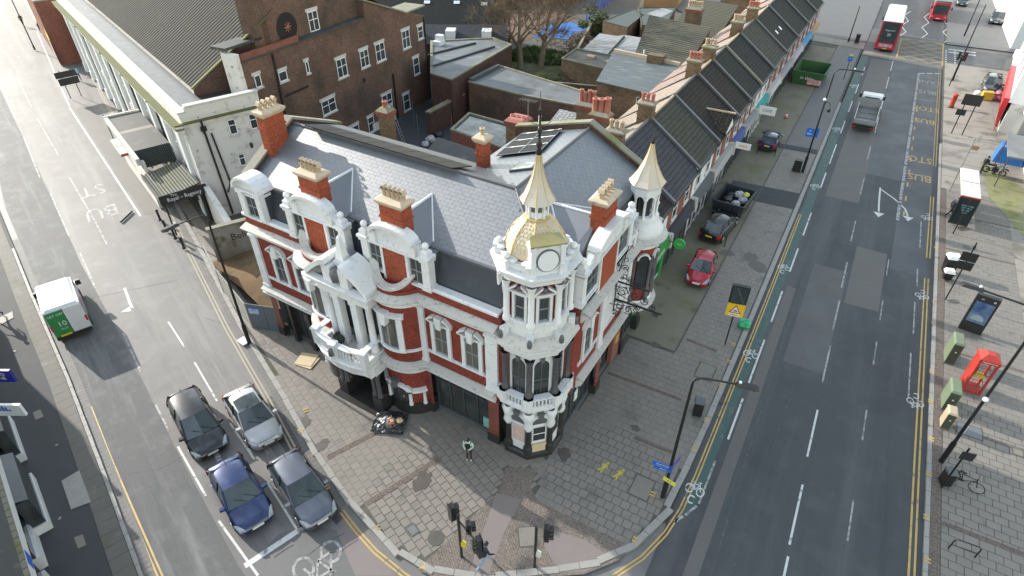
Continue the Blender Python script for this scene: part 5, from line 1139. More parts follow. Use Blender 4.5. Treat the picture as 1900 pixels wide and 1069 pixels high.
TL = [tile('tile_brown_black',(.036,.03,.027),(.024,.021,.02),(.01,.009,.009)), tile('tile_blue_slate',(.062,.064,.075),(.05,.052,.062),(.028,.028,.033),g=(.75,.82)), tile('tile_green_grey',(.066,.066,.054),(.05,.052,.044),(.025,.025,.022),g=(.6,.8),lich=(.14,.14,.09),gs=1.5), tile('tile_charcoal',(.03,.033,.031),(.021,.024,.023),(.009,.01,.01)), tile('tile_brown',(.055,.048,.038),(.038,.034,.028),(.02,.018,.014),g=(.6,.72),gs=3)]
TB = [tile('tile_back_sunlit_buff',(.36,.29,.23),(.29,.23,.18),(.15,.12,.1),lich=(.22,.2,.15),g=(.55,.8),gs=1.2), tile('tile_back_sunlit_pink',(.34,.24,.2),(.27,.19,.16),(.15,.11,.1),lich=(.2,.18,.14),g=(.55,.8),gs=1.2)]  # sunlight on the rear slopes is put into these pale tile colours
M['pantile'] = stripemat('pantile', (.045,.042,.03), (.14,.13,.1), (.15,1,0), .36, .85, .8, (.1,.1,.06), .5, .75)
def wp(t, name, m, fn):
    "part built in world coordinates under a thing standing at t.location (no rotation)"
    l = t.location.copy(); b = MB(); b.T = None; fn(b); b.v = [(p[0]-l.x,p[1]-l.y,p[2]-l.z) for p in b.v]
    return b.build(name, M[m] if isinstance(m, str) else m, t)
def lp(t, name, m, fn):
    b = MB(); fn(b); return b.build(name, M[m] if isinstance(m, str) else m, t)
def flat_block(name, label, cat, poly, z1, wall, roof, cop='coping', pw=.25, ph=.15, z0=0, group=None):
    c = (sum(p[0] for p in poly)/len(poly), sum(p[1] for p in poly)/len(poly), z0); t = thing(name, label, cat, c, 0, group)
    area = sum(poly[i-1][0]*poly[i][1]-poly[i][0]*poly[i-1][1] for i in range(len(poly)))
    P = poly if area > 0 else poly[::-1]
    wp(t, 'wall', wall, lambda b: b.prism(P, z0, z1)); wp(t, 'roof', roof, lambda b: b.poly([(p[0],p[1],z1+.01) for p in P]))
    if cop: wp(t, 'coping', cop, lambda b: b.sweep(P, [(-pw,z1),(.04,z1),(.04,z1+ph),(-pw,z1+ph)], 0, True))
    return t
def mono(name, label, poly, zs, wall, roof, cat='outbuilding', over=.12, z0=0):
    "sloping roof over a four-sided plan, one height per corner"
    c = (sum(p[0] for p in poly)/4, sum(p[1] for p in poly)/4, z0); t = thing(name, label, cat, c)
    def body(b):
        vs = [(*p,z0) for p in poly]+[(*p,z) for p,z in zip(poly,zs)]; b.add(vs, [(i,(i+1)%4,4+(i+1)%4,4+i) for i in range(4)])
    wp(t, 'wall', wall, body); cc = Vector(c[:2])
    def rf(b):
        q = [Vector(p)+(Vector(p)-cc).normalized()*over for p in poly]
        b.add([(*p,z+.03) for p,z in zip(q,zs)]+[(*p,z+.13) for p,z in zip(q,zs)], [(3,2,1,0),(4,5,6,7)]+[(i,(i+1)%4,4+(i+1)%4,4+i) for i in range(4)])
    wp(t, 'roof', roof, rf); return t
def lwin(t, o, tt, y0, y1, z0, z1, lintel=True, sash=True, glass='glass', name='window', tilt=0, fr='upvc', sill=True):
    "window on a wall of thing t (local frame)"
    b = MB(); b.fr(o, tt); b.box(y0,y1,-.02,.05,z0,z1); W = b.build(name, M[glass], t)
    f = MB(); f.fr(o, tt); e = .07
    for (a0,a1,c0,c1) in ((y0,y0+e,z0,z1),(y1-e,y1,z0,z1),(y0,y1,z0,z0+e),(y0,y1,z1-e,z1)): f.box(a0,a1,-.05,.04,c0,c1)
    if sash: f.box(y0,y1,-.045,.04,(z0+z1)/2+.1,(z0+z1)/2+.16); 
    if y1-y0 > 1.2: f.box((y0+y1)/2-.03,(y0+y1)/2+.03,-.045,.04,z0,z1)
    f.build('frame', M[fr], W)
    if lintel: l = MB(); l.fr(o, tt); l.box(y0-.15,y1+.15,-.03,.04,z1+.003,z1+.26); l.build('lintel', M['stone'], W)
    if sill: l = MB(); l.fr(o, tt); l.box(y0-.1,y1+.1,-.1,.04,z0-.16,z0-.003); l.build('sill', M['stone'], W)
    return W
# ------------------------------------------------------------------ white hall beside the left road
HA = R(-20)
hall = thing('white_hall', 'long white rendered hall with a mossy corrugated roof and pilastered street front', 'building', (-34.6,7.5,0), HA)
lp(hall, 'wall', 'dirty_white', lambda b: (b.box(-54,0,0,5.9,.1,8.7), b.box(-54,-4.1,5.9,8.6,.1,8.7), b.box(-54,-9,8.6,14.4,.1,8.7)))
lp(hall, 'parapet', 'dirty_white', lambda b: (b.box(-54,.05,-.05,.4,8.69,9.1), b.box(-.35,.05,.4,5.9,8.69,9.45)))
lp(hall, 'parapet_coping', 'white_ledge', lambda b: (b.box(-54,.1,-.12,.5,9.1,9.2), b.box(-.45,.12,.5,5.95,9.45,9.57)))
lp(hall, 'cornice_ledge', 'moss', lambda b: (b.box(-54,.2,-.6,.0,7.95,8.12), b.box(.001,.32,-.6,5.9,8.3,8.42)))
lp(hall, 'cornice', 'dirty_white', lambda b: (b.box(-54,.15,-.5,.0,7.65,7.945), b.box(.001,.22,-.5,5.9,8.08,8.295)))
lp(hall, 'gutter_walk', 'lead', lambda b: b.box(-54,-.4,.5,2.3,8.7,8.95))
for k in range(12):
    x = -1.5-k*4.4
    lp(hall, 'pilaster', 'white_clean', lambda b: (b.box(x-.55,x+.15,-.28,.0,.1,7.65), b.box(x-.65,x+.25,-.36,.0,.1,1.2), b.box(x-.62,x+.22,-.34,.0,7.2,7.6)))
    if k < 11:
        for xx in (x-1.75, x-3.25):
            W = lwin(hall, (0,0,0), (1,0), xx-.4, xx+.4, 3.6, 6.9, lintel=False)
            lp(W, 'panel', 'white_ledge', lambda b: b.box(xx-.5,xx+.5,-.1,.0,2.9,3.35))
        if k in (1,3,5,8): lp(hall, 'downpipe', 'black_paint', lambda b: b.tube([(x-2.5,-.62,7.9),(x-2.5,-.12,7.3),(x-2.5,-.1,.3)], .09, 6))
        if k in (2,4): lp(hall, 'side_door', 'black_paint', lambda b: b.box(x-2.9,x-2.1,-.04,.0,.1,2.3))
lp(hall, 'roof', 'corr', lambda b: (b.add([(-54,2.3,9.4),(-4.1,2.3,9.4),(-4.1,9.2,13.53),(-54,14.5,16.7),(-54,27,9.4),(-12,27,9.4),(-7,14.5,16.7)], [(0,1,2,6,3),(3,6,5,4)])))
lp(hall, 'verge', 'moss', lambda b: b.add([(x,y,z+dz) for x in (-4.2,-3.85) for (y,z) in ((2.2,9.36),(9.3,13.6)) for dz in (0,.12)], [(0,1,3,2),(4,6,7,5),(0,4,5,1),(2,3,7,6),(1,5,7,3),(0,2,6,4)]))
lp(hall, 'gable_wall', 'brick_sooty', lambda b: b.add([(-4,2.3,8.6),(-4,9.2,8.6),(-4,9.2,13.4),(-4,2.3,9.3)], [(0,1,2,3)]))
lp(hall, 'flat_roof', 'felt_dark', lambda b: b.box(-4.1,-.35,.4,5.9,8.695,8.72))
for (y0,y1,z0,z1) in ((3.1,3.7,6.65,7.85),(4.75,5.35,6.68,7.9),(3.15,3.65,4.0,5.0)): lwin(hall, (0,0,0), (0,1), y0, y1, z0, z1, lintel=False)
lp(hall, 'drainpipe', 'black_paint', lambda b: (b.tube([(.35,1.25,8.4),(.12,1.3,7.6),(.1,1.45,.3)], .08, 6), b.tube([(.1,1.75,7.2),(.1,2.0,3.0),(.1,1.6,2.2)], .07, 6), b.box(.02,.25,1.1,1.5,7.5,7.85)))
lp(hall, 'wall_lamp', 'black_paint', lambda b: (b.tube([(0,4.3,5.6),(.4,4.3,5.7)], .04, 5), b.lathe([(.1,5.4),(.14,5.7),(.03,5.85)], 8, (.4,4.3,0))))
lp(hall, 'end_buttress', 'dirty_white', lambda b: b.add([(0,-.1,.1),(5.6,-.2,.1),(5.6,.3,.1),(0,.3,.1),(0,-.1,3.6),(5.6,-.2,1.6),(5.6,.3,1.6),(0,.3,3.6)], [(0,3,2,1),(4,5,6,7),(0,1,5,4),(1,2,6,5),(2,3,7,6),(3,0,4,7)]))
# entrance canopy along the front
lp(hall, 'canopy_corrugated_roof', 'corr_dark', lambda b: b.add([(-4.8,-3.2,3.25),(.4,-3.2,3.25),(.4,-.3,3.7),(-4.8,-.3,3.7),(-4.8,-3.2,3.38),(.4,-3.2,3.38),(.4,-.3,3.83),(-4.8,-.3,3.83)], [(0,3,2,1),(4,5,6,7),(0,1,5,4),(1,2,6,5),(2,3,7,6),(3,0,4,7)]))
lp(hall, 'canopy_fascia', 'black_paint', lambda b: (b.box(.4,.5,-3.35,.1,2.85,3.65), b.box(-4.8,.4,-3.36,-3.24,3.0,3.5)))
sg = text('fascia_lettering', 'Royal – Regency', .46, M['white_clean'], hall, face_mat((.507,-1.6,3.17),(0,1,0),(0,0,1)), .82, 1); text('fascia_lettering', 'The', .3, M['white_clean'], hall, face_mat((.507,-2.3,3.48),(0,1,0),(0,0,1)))
lp(hall, 'canopy_ribbed_panel', 'ribbed', lambda b: b.add([(-5.0,-3.0,3.8),(-5.0,-.4,3.8),(-6.2,-.4,4.9),(-6.2,-3.0,4.9)], [(0,1,2,3)]))
lp(hall, 'canopy_flat', 'felt_dark', lambda b: (b.box(-10.8,-6.2,-3.0,-.3,4.7,4.85), b.box(-16.2,-12.0,-3.0,-.3,4.5,4.65)))
lp(hall, 'canopy_pale_roof', 'slabB', lambda b: b.box(-12.0,-10.8,-3.0,-.3,4.5,4.66))
lp(hall, 'canopy_gutter', 'white_ledge', lambda b: (b.box(-16.4,-4.8,-3.3,-3.0,4.2,4.75), b.box(-16.5,-16.2,-3.3,-.3,4.2,4.8)))
lp(hall, 'canopy_front', 'dirty_white', lambda b: b.box(-16.2,-5.0,-2.95,-2.7,.1,4.3))
for y in (-3.1,-.4): lp(hall, 'canopy_post', 'black_paint', lambda b: b.tube([(.3,y,.1),(.3,y,2.9)], .06, 6))
lp(hall, 'entrance_dark', 'soot', lambda b: b.box(-4.5,.0,-.25,-.02,.1,2.6))
# ------------------------------------------------------------------ tall brick block behind the hall
BA = R(4.2)
bb = thing('brick_block', 'tall soot-stained red brick block with white lintels and scattered windows', 'building', (-34.3,13.5,0), BA)
fp = [(0,.1),(25.9,.1),(25.9,9.4),(22.4,10.3),(15.7,12.75),(15.7,11.2),(0,11.2)]
lp(bb, 'wall', 'brick_brown', lambda b: (b.add([(0,y,z) for y,z in fp]+[(-1.6,y,z) for y,z in fp], [tuple(range(7)), tuple(range(13,6,-1))]+[(i,7+i,7+(i+1)%7,(i+1)%7) for i in range(7)]), b.box(-14,-1.61,10,25.9,.1,9.3)))
gp = [(2.6,11.1),(15.7,11.1),(15.7,12.75),(6,16.6),(2.6,15.4)]
lp(bb, 'upper_gable', 'brick_brown', lambda b: (b.add([(-.8,y,z) for y,z in gp]+[(-1.9,y,z) for y,z in gp], [tuple(range(5)), tuple(range(9,4,-1))]+[(i,5+i,5+(i+1)%5,(i+1)%5) for i in range(5)])))
lp(bb, 'ledge', 'felt_dark', lambda b: b.box(-.8,.12,.0,15.7,11.2,11.32)); lp(bb, 'parapet', 'brick_red2', lambda b: b.box(-.25,.03,.2,6.5,11.32,11.75)); lp(bb, 'box_roof', 'felt_dark', lambda b: b.box(-2.4,-.8,-.4,3.4,12.1,12.3))
lp(bb, 'white_return', 'dirty_white', lambda b: b.box(-1.5,.06,-.35,.0,8.4,11.9))
lp(bb, 'gable_coping', 'coping', lambda b: (b.add([(x,y,z+dz) for x in (-.5,.12) for (y,z) in ((15.7,12.75),(22.4,10.3)) for dz in (0,.15)], [(0,1,3,2),(4,6,7,5),(0,4,5,1),(2,3,7,6),(1,5,7,3),(0,2,6,4)]), b.box(-2.5,.15,22.4,25.95,10.3,10.45)))
for (y0,y1,z0,z1) in ((10.6,12.0,6.9,8.6),(14.1,15.4,6.9,8.5),(16.6,18.1,6.8,8.5),(21.3,22.7,6.9,8.7),(24.3,25.3,7.2,8.5),(22.9,24.0,3.7,5.5),(7.7,9.6,4.3,5.6),(16.6,18.3,1.5,3.3),(20.3,21.5,.4,2.2)): lwin(bb, (0,0,0), (0,1), y0, y1, z0, z1)
for (y0,y1,z0,z1) in ((3.45,4.4,8.7,9.5),(6.7,7.1,8.5,9.5),(.9,1.55,9.0,9.95)): lwin(bb, (0,0,0), (0,1), y0, y1, z0, z1, sash=False)
for (y0,y1) in ((10.2,12.3),(13.8,14.8),(16,18.2)): lwin(bb, (0,0,0), (0,1), y0, y1, .3, 1.9)
lwin(bb, (-.8,0,0), (0,1), 8.95, 10.2, 11.35, 13.0, name='roof_door', sill=False)
lp(bb, 'round_opening', 'soot', lambda b: b.add([(-.72,6.3+1.15*math.cos(2*math.pi*k/20),12.4+1.15*math.sin(2*math.pi*k/20)) for k in range(20)], [tuple(range(20))]))
def star(b):
    for k in range(4):
        a = k*math.pi/4; b.tube([(-.68,6.3-.4*math.cos(a),12.4-.4*math.sin(a)),(-.68,6.3+.4*math.cos(a),12.4+.4*math.sin(a))], .04, 4)
lp(bb, 'tie_plate', 'redpot', star)
lp(bb, 'rain_pipe', 'black_paint', lambda b: (b.tube([(.1,3.3,11.1),(.1,3.0,3)], .09, 6))); lp(bb, 'rain_pipe', 'black_paint', lambda b: b.tube([(.12,18.9,5.0),(.12,18.8,.2)], .1, 6)); lp(bb, 'rain_pipe', 'black_paint', lambda b: b.tube([(.1,25.6,9.3),(.1,25.7,.2)], .08, 6))
lp(bb, 'sooty_band', 'soot', lambda b: b.box(.0,.02,3.6,6.6,7.35,7.55)); lp(bb, 'air_brick', 'soot', lambda b: b.box(.0,.02,14,14.4,5.5,5.9)); lp(bb, 'roof', 'slate_bed', lambda b: b.add([(-1.7,15.6,12.7),(-13,15.6,12.7),(-13,25,9.3),(-1.7,25,9.3)], [(0,3,2,1)]))
lp(bb, 'white_base', 'dirty_white', lambda b: b.box(.0,.03,14.5,18.6,.1,1.0))
# ------------------------------------------------------------------ yard and rear sheds
sheet('yard', [(-34,12),(-19,12),(-19,36),(-36,38)], .112, M['tarmac_dark'], pav)
f1 = flat_block('flat_roofed_workshop', 'brown brick workshop with a wide pale grey flat felt roof and ridge upstands', 'workshop', [(-32.3,34.6),(-29.2,34.0),(-30.3,48.3),(-33.8,49.7),(-39.7,44.6)], 4.9, 'brick_sooty', 'felt')
wp(f1, 'roof_upstand', 'felt_dark', lambda b: (b.tube([(-33.6,36.4,5.0),(-31.6,46.5,5.0)], .12, 4), b.tube([(-36.5,39.8,5.0),(-34.4,46.6,5.0)], .12, 4)))
f1b = thing('white_tank', 'white stepped box at the corner of the pale grey flat roof', 'tank', (-38.0,44.0,4.9)); lp(f1b, 'lower_box', 'upvc', lambda b: b.box(-.5,.5,-.6,.6,0,.5)); lp(f1b, 'upper_box', 'upvc', lambda b: b.box(-.45,.45,-.1,.6,.5,1.1))
f2 = flat_block('long_flat_extension', 'long red-brown brick extension with smooth blue-grey flat roof behind the slate roofs', 'building', [(-28.7,36.4),(-22.2,35.7),(-14.9,35.9),(-16.5,39.8),(-28.5,42.8)], 4.1, 'brick_brown', 'felt', pw=.2)
wp(f2, 'green_kerb', 'felt_green', lambda b: b.box(-28.75,-28.3,36.6,42.3,4.11,4.5))
f3 = flat_block('wet_roofed_store', 'low store with wet black roof between the sheds', 'store', [(-23.2,25.2),(-16.8,24.1),(-18.5,28.9),(-24.0,29.4)], 3.9, 'brick_red2', mat('wet_felt', (.025,.026,.025), .25, (.06,.06,.058), .9, .6, rvar=.15), pw=.22)
f4 = mono('sloping_shed', 'dark green-grey shed roof tucked behind the long slate roof', [(-20.6,17.6),(-14.6,17.0),(-14.7,19.6),(-20.9,20.3)], [4.6,4.6,5.4,5.4], 'brick_sooty', 'felt_dark')
mid1 = flat_block('side_wall_block', 'sooty brick wall between the yard and the pale flat roof', 'wall', [(-29.9,30.2),(-29.4,30.2),(-29.4,36.6),(-29.9,36.6)], 2.6, 'brick_sooty', 'felt_dark', 'coping', .2)
# terrace of shops
YB = [12.9,18.6,24.4,29.8,36.0,40.6,45.4,51,57.8,65,72.4,79.5,86.5]
FACE, EAV, RDX, RDZ, BKX = -.75, 6.05, -4.7, 9.0, -9.0
hl = [('dark mossy tiled terrace shop with skylight next to the corner building',0,0),('blue-grey slated terrace shop above the dark skip',1,0),('greenish grey tiled terrace shop above the small blue car',2,0),('dark brown tiled terrace shop with a small gabled dormer',0,0),('very dark brown tiled terrace shop above the green skip',0,1),('charcoal tiled terrace shop with a pale parapet line',3,1),('green-black tiled terrace shop before the paler roof',3,0),('grey-green tiled terrace shop in the middle of the row',2,1),('black tiled terrace shop with two tiny rooflights',3,0),('black tiled terrace shop with long ridge near the blue fascia',3,1),('charcoal tiled terrace shop above the blue shop sign',3,0),('farthest charcoal tiled terrace shop by the crossing',3,1)]
fronts = [('white_clean',(.03,.22,.05)),('brick_red2',(.03,.035,.05)),('white_clean',(.09,.1,.11)),('brick_red2',(.35,.36,.37)),('brick_red2',(.05,.1,.3)),('brick_red2',(.25,.28,.3)),('white_clean',(.02,.3,.28)),('brick_red2',(.5,.5,.5)),('brick_red2',(.3,.32,.36)),('brick_red2',(.45,.43,.5)),('brick_red2',(.02,.3,.62)),('brick_red2',(.4,.25,.1))]
for i, (lab, rm, bm_) in enumerate(hl):
    y0, y1 = YB[i], YB[i+1]; n = y1-y0
    t = thing('terrace_shop', lab, 'terraced house', (FACE,(y0+y1)/2,0), 0, 'terraced shops along the right-hand pavement'); l = n/2; fx = lambda x: x-FACE
    wm, fc = fronts[i]
    lp(t, 'wall', wm, lambda b: b.add([(0,-l+.003,.1),(0,l-.003,.1),(fx(BKX),l-.003,.1),(fx(BKX),-l+.003,.1),(0,-l+.003,EAV),(0,l-.003,EAV),(fx(BKX),l-.003,EAV),(fx(BKX),-l+.003,EAV),(fx(RDX),-l+.003,RDZ-.05),(fx(RDX),l-.003,RDZ-.05)], [(0,1,5,4),(2,3,7,6),(1,2,6,9,5),(3,0,4,8,7)]))
    lp(t, 'roof', TL[rm], lambda b: b.add([(.2,-l+.15,EAV-.08),(.2,l-.15,EAV-.08),(fx(RDX),l-.15,RDZ),(fx(RDX),-l+.15,RDZ),(.2,-l+.15,EAV-.16),(.2,l-.15,EAV-.16)], [(0,1,2,3),(4,5,1,0)]))
    lp(t, 'back_roof', TB[bm_], lambda b: b.add([(fx(RDX),-l+.15,RDZ),(fx(RDX),l-.15,RDZ),(fx(BKX)-.2,l-.15,EAV),(fx(BKX)-.2,-l+.15,EAV)], [(0,1,2,3)]))
    lp(t, 'ridge', 'lead' if i % 2 else 'pot', lambda b: b.tube([(fx(RDX),-l+.1,RDZ+.02),(fx(RDX),l-.1,RDZ+.02)], .1, 6))
    lp(t, 'party_parapet', 'lead' if i != 6 else 'coping', lambda b: (b.add([(x,y,z+dz) for y in (-l-.14,-l+.14) for (x,z) in ((.3,EAV-.1),(fx(RDX),RDZ)) for dz in (0,.2)], [(0,1,3,2),(4,6,7,5),(0,4,5,1),(2,3,7,6),(1,5,7,3),(0,2,6,4)]), b.add([(x,y,z+dz) for y in (-l-.14,-l+.14) for (x,z) in ((fx(RDX),RDZ),(fx(BKX),EAV)) for dz in (0,.2)], [(0,1,3,2),(4,6,7,5),(0,4,5,1),(2,3,7,6),(1,5,7,3),(0,2,6,4)])))
    lp(t, 'gutter', 'black_paint', lambda b: b.box(.18,.34,-l+.15,l-.15,EAV-.2,EAV-.06))
    for k in (-1,1): lwin(t, (0,0,0), (0,1), k*n*.24-.55, k*n*.24+.55, 4.0, 5.5)
    lp(t, 'corbel', 'stone', lambda b: b.box(-.1,.55,-l+.0,-l+.3,2.5,3.6))
    fm = mat('shop_fascia', fc, .45); lp(t, 'fascia', fm, lambda b: b.add([(0,-l+.3,2.75),(.5,-l+.3,2.75),(.38,-l+.3,3.45),(0,-l+.3,3.5),(0,l-.02,2.75),(.5,l-.02,2.75),(.38,l-.02,3.45),(0,l-.02,3.5)], [(0,1,2,3),(7,6,5,4),(0,4,5,1),(1,5,6,2),(2,6,7,3)]))
    if i not in (3,7): S = lp(t, 'shop_window', 'dark_glass', lambda b: b.box(.03,.08,-l+.35,l-.1,.5,2.7))
    else: S = lp(t, 'roller_shutter', stripemat('shutter', (.16,.17,.18), (.25,.26,.27), (0,0,1), .12, .5, .4), lambda b: b.box(.03,.08,-l+.35,l-.1,.1,2.7))
    lp(S, 'frame', 'white_clean' if i in (0,2,6) else 'frame_dark', lambda b: [b.box(.06,.13,-l+.3+k*(n-.5)/4,-l+.37+k*(n-.5)/4,.1,2.72) for k in range(5)]+[b.box(.06,.12,-l+.35,l-.1,.42,.52)])
    if i in (0,):
        lp(t, 'rooflight', 'upvc', lambda b: b.add([(x-FACE,y-(y0+y1)/2,9.0+(x-RDX)*(-.755)+h) for h in (.02,.12) for x,y in ((-3.5,15.2),(-2.6,15.2),(-2.6,15.9),(-3.5,15.9))], [(4,5,6,7),(0,1,5,4),(1,2,6,5),(2,3,7,6),(3,0,4,7)]))
    if i == 8:
        for dy in (-1,1): lp(t, 'rooflight', 'upvc', lambda b: b.add([(x-FACE,dy+yy,9.0+(x-RDX)*(-.755)+.08) for x,yy in ((-2.6,-.25),(-2.2,-.25),(-2.2,.25),(-2.6,.25))], [(0,1,2,3)]))
    if i == 3:
        lp(t, 'dormer_roof', TL[4], lambda b: b.add([(.45,-.2,7.4),(-2.0,-.2,7.4),(.3,-1.5,6.1),(-.5,-1.5,6.4),(.3,1.1,6.1),(-.5,1.1,6.4)], [(0,1,3,2),(0,4,5,1)])); lp(t, 'dormer_ridge', 'pot', lambda b: b.tube([(.5,-.2,7.42),(-2.0,-.2,7.42)], .09, 5)); lp(t, 'dormer_front', 'white_clean', lambda b: b.add([(.3,-1.4,6.0),(.3,1.0,6.0),(.3,-.2,7.3)], [(0,1,2)]))
    if i in (0,1,2,4,5,7,8,10):           # stack on the party wall at the near end
        chimney(fx(-5.6),fx(-4.5),-l-.35,-l+.35,8.0,9.9 if i != 0 else 9.6,[3,3,3,4,4,3,4,4,4,4,4,4][i],'stock','coping','redpot' if i % 2 == 0 else 'pot',False,True,'chimney_stack',t,True,.3,.14,.55)
    # rear wing
    if i in (1,3,5,7,8,9,10):
        pass
# green shop sign on the first terrace shop and projecting signs
def disc_sign(name, label, loc, r, col, words, wcol='white_clean', thick=.12):
    t = thing(name, label, 'shop sign', loc); lp(t, 'board', mat(name+'_face', col, .45), lambda b: (b.lathe([(.001,-thick/2),(r,-thick/2),(r,thick/2),(.001,thick/2)], 24, sm=False), setattr(b,'v',[(p[0],p[2],p[1]) for p in b.v])))
    text('lettering', words, r*.42, M[wcol], t, face_mat((0,-thick/2-.004,0),(1,0,0),(0,0,1))); lp(t, 'bracket', 'black_paint', lambda b: b.tube([(-r,0,0),(-r-.35,0,0)], .03, 5)); return t
disc_sign('round_sign', 'round green projecting sign on the green-fronted shop', (.4,18.4,3.2), .4, (.04,.36,.08), 'Cash')
t = bpy.data.objects['terrace_shop']; text('fascia_lettering', 'Cash Converters', .5, M['white_clean'], t, face_mat((.46,0,3.1),(0,1,0),(-.17,0,1)))
lp(t, 'green_pilaster', mat('shop_green', (.04,.3,.08), .5), lambda b: (b.box(.02,.2,-2.85,-2.4,.1,2.75), b.box(.02,.2,2.45,2.8,.1,2.75)))
def box_sign(label, loc, sx, sz, col, words, ink=(.05,.05,.06), th=.14, name='projecting_sign', rz=0, ts=None):
    t = thing(name, label, 'shop sign', loc, rz); lp(t, 'panel', mat('sign_face', col, .4), lambda b: b.box(-sx/2,sx/2,-th/2,th/2,-sz/2,sz/2)); text('lettering', words, ts or sz*.5, mat('sign_ink', ink, .5), t, face_mat((0,-th/2-.004,0),(1,0,0),(0,0,1)))
    lp(t, 'bracket', 'black_paint', lambda b: b.tube([(-sx/2,0,0),(-sx/2-.3,0,0)], .03, 5)); return t
box_sign('white projecting sign with orange words above the grey shutter', (.4,36.3,3.4), 1.3, .55, (.75,.75,.72), 'OPEN', (.6,.2,.03))
box_sign('white projecting sign beside the green skip', (.5,45.8,3.5), 1.6, .8, (.72,.73,.72), 'CAFE', (.1,.1,.12))
# rear wings and yards behind the terrace
w1 = mono('slate_wing', 'rear wing with weathered blue-grey single-slope roof and white window', [(-15.9,41.2),(-9.05,40.3),(-9.05,46.6),(-16.9,47.8)], [4.9,4.9,6.1,6.1], 'stock', 'mono_slate', 'rear wing')
wl_ = MB(); wl_.box(-.0,.0,0,0,0,0)
def wwin(t, x0, x1, y, z0, z1):
    l = t.location; lwin(t, (-l.x*0, y-l.y, 0), (1,0), x0-l.x, x1-l.x, z0-l.z, z1-l.z, sash=False, lintel=False)
wwin(w1, -11.3, -10.4, 40.6, 3.4, 4.4)
wp(w1, 'parapet', 'pot', lambda b: b.add([(-16.9,47.6,6.1),(-9.1,46.4,6.1),(-9.1,46.75,6.1),(-16.9,47.95,6.1),(-16.9,47.6,6.5),(-9.1,46.4,6.5),(-9.1,46.75,6.5),(-16.9,47.95,6.5)], [(4,5,6,7),(0,1,5,4),(1,2,6,5),(2,3,7,6),(3,0,4,7)]))
wp(w1, 'brick_box', 'stock', lambda b: b.box(-12.6,-10.9,46.2,47.4,5.6,6.9))
w2 = mono('pantile_wing', 'rear wing with tall dark pantile roof', [(-15.0,49.0),(-9.05,48.8),(-9.05,56.8),(-17.0,58.8)], [5.2,5.2,7.6,7.6], 'stock', 'pantile', 'rear wing')
wwin(w2, -12.2, -11.2, 49.0, 3.3, 4.9); wp(w2, 'flue', 'upvc', lambda b: b.tube([(-13.8,48.7,3.5),(-13.8,48.7,6.6)], .08, 6))
w3 = mono('pantile_house', 'farther rear wing with rows of brown pantiles and a tall stack', [(-14.8,62),(-9.05,61),(-9.05,69.5),(-15.6,71)], [5.4,5.4,7.6,7.6], 'stock', 'pantile', 'rear wing')
wwin(w3, -12.4, -10.9, 61.6, 3.8, 5.0)
chimney(-13.2,-11.4,60.0,60.9,2,8.6,5,'stock','coping','pot',False,True,'chimney_stack',w3,True,.3,.15,.6) if False else None
def free_stack(name, label, x0, x1, y0, y1, z0, z1, pots, brick='stock', pot='redpot', ax=True, ph=.7, pr=.16, cap='coping'):
    t = thing(name, label, 'chimney', ((x0+x1)/2,(y0+y1)/2,0)); l = t.location
    b = MB(); b.box(x0-l.x,x1-l.x,y0-l.y,y1-l.y,z0,z1); b.build('stack', M[brick], t)
    b = MB(); b.box(x0-l.x-.08,x1-l.x+.08,y0-l.y-.08,y1-l.y+.08,z1-.35,z1-.2); b.box(x0-l.x-.12,x1-l.x+.12,y0-l.y-.12,y1-l.y+.12,z1-.2,z1); b.build('band', M['brick_red2'], t)
    b = MB(); b.prism([(x0-l.x-.1,y0-l.y-.1),(x1-l.x+.1,y0-l.y-.1),(x1-l.x+.1,y1-l.y+.1),(x0-l.x-.1,y1-l.y+.1)], z1, z1+.2, 0, [(x0-l.x+.1,y0-l.y+.1),(x1-l.x-.1,y0-l.y+.1),(x1-l.x-.1,y1-l.y-.1),(x0-l.x+.1,y1-l.y-.1)]); b.build('flaunching', M[cap], t)
    for k in range(pots):
        u = (k+.5)/pots; px, py = (x0+(x1-x0)*u, (y0+y1)/2) if ax else ((x0+x1)/2, y0+(y1-y0)*u); h = ph*random.uniform(.85,1.15)
        b = MB(); b.lathe([(pr*1.05,z1+.1),(pr,z1+.25),(pr*.88,z1+h),(pr*1.1,z1+h+.03),(pr*1.1,z1+h+.12),(pr*.75,z1+h+.12),(pr*.7,z1+h-.1),(.001,z1+h-.1)], 9, (px-l.x,py-l.y,0)); b.build('pot', M[pot], t)
    return t
free_stack('chimney_stack', 'stock brick stack with weathered cream cap just behind the tall spire', -14.0, -12.6, 19.6, 20.9, 5.0, 8.6, 3, cap='redpot', ph=.15, pr=.2)
free_stack('chimney_stack', 'stock brick stack crowned by three large red clay pots', -8.6, -7.2, 22.4, 23.3, 6.0, 9.2, 3, ph=1.1, pr=.24)
free_stack('chimney_stack', 'sooty stack with a row of four slim red pots, left of the three large pots', -10.9, -9.5, 25.2, 26.0, 5.0, 8.6, 4, ph=.9, pr=.17)
free_stack('chimney_stack', 'stock brick stack with pale yellow pots above the pantile roofs', -12.9, -11.2, 59.6, 60.8, 3.0, 8.8, 6, pot='pot', ph=.7, pr=.16)
free_stack('chimney_stack', 'small cowled stock brick chimney rising behind the left end of the slate roof', -19.0, -18.2, 11.6, 12.3, 6, 11.0, 1, ph=.5)
t = mono('slated_link', 'small pale scalloped slate roof behind the spire', [(-13.0,22.6),(-9.6,22.4),(-9.6,26.4),(-13.0,26.6)], [6.0,6.0,7.2,7.2], 'brick_red2', tile('pale_scallop',(.33,.33,.32),(.26,.26,.25),(.14,.14,.14),.35,.35,g=(.7,.9)), 'rear wing')
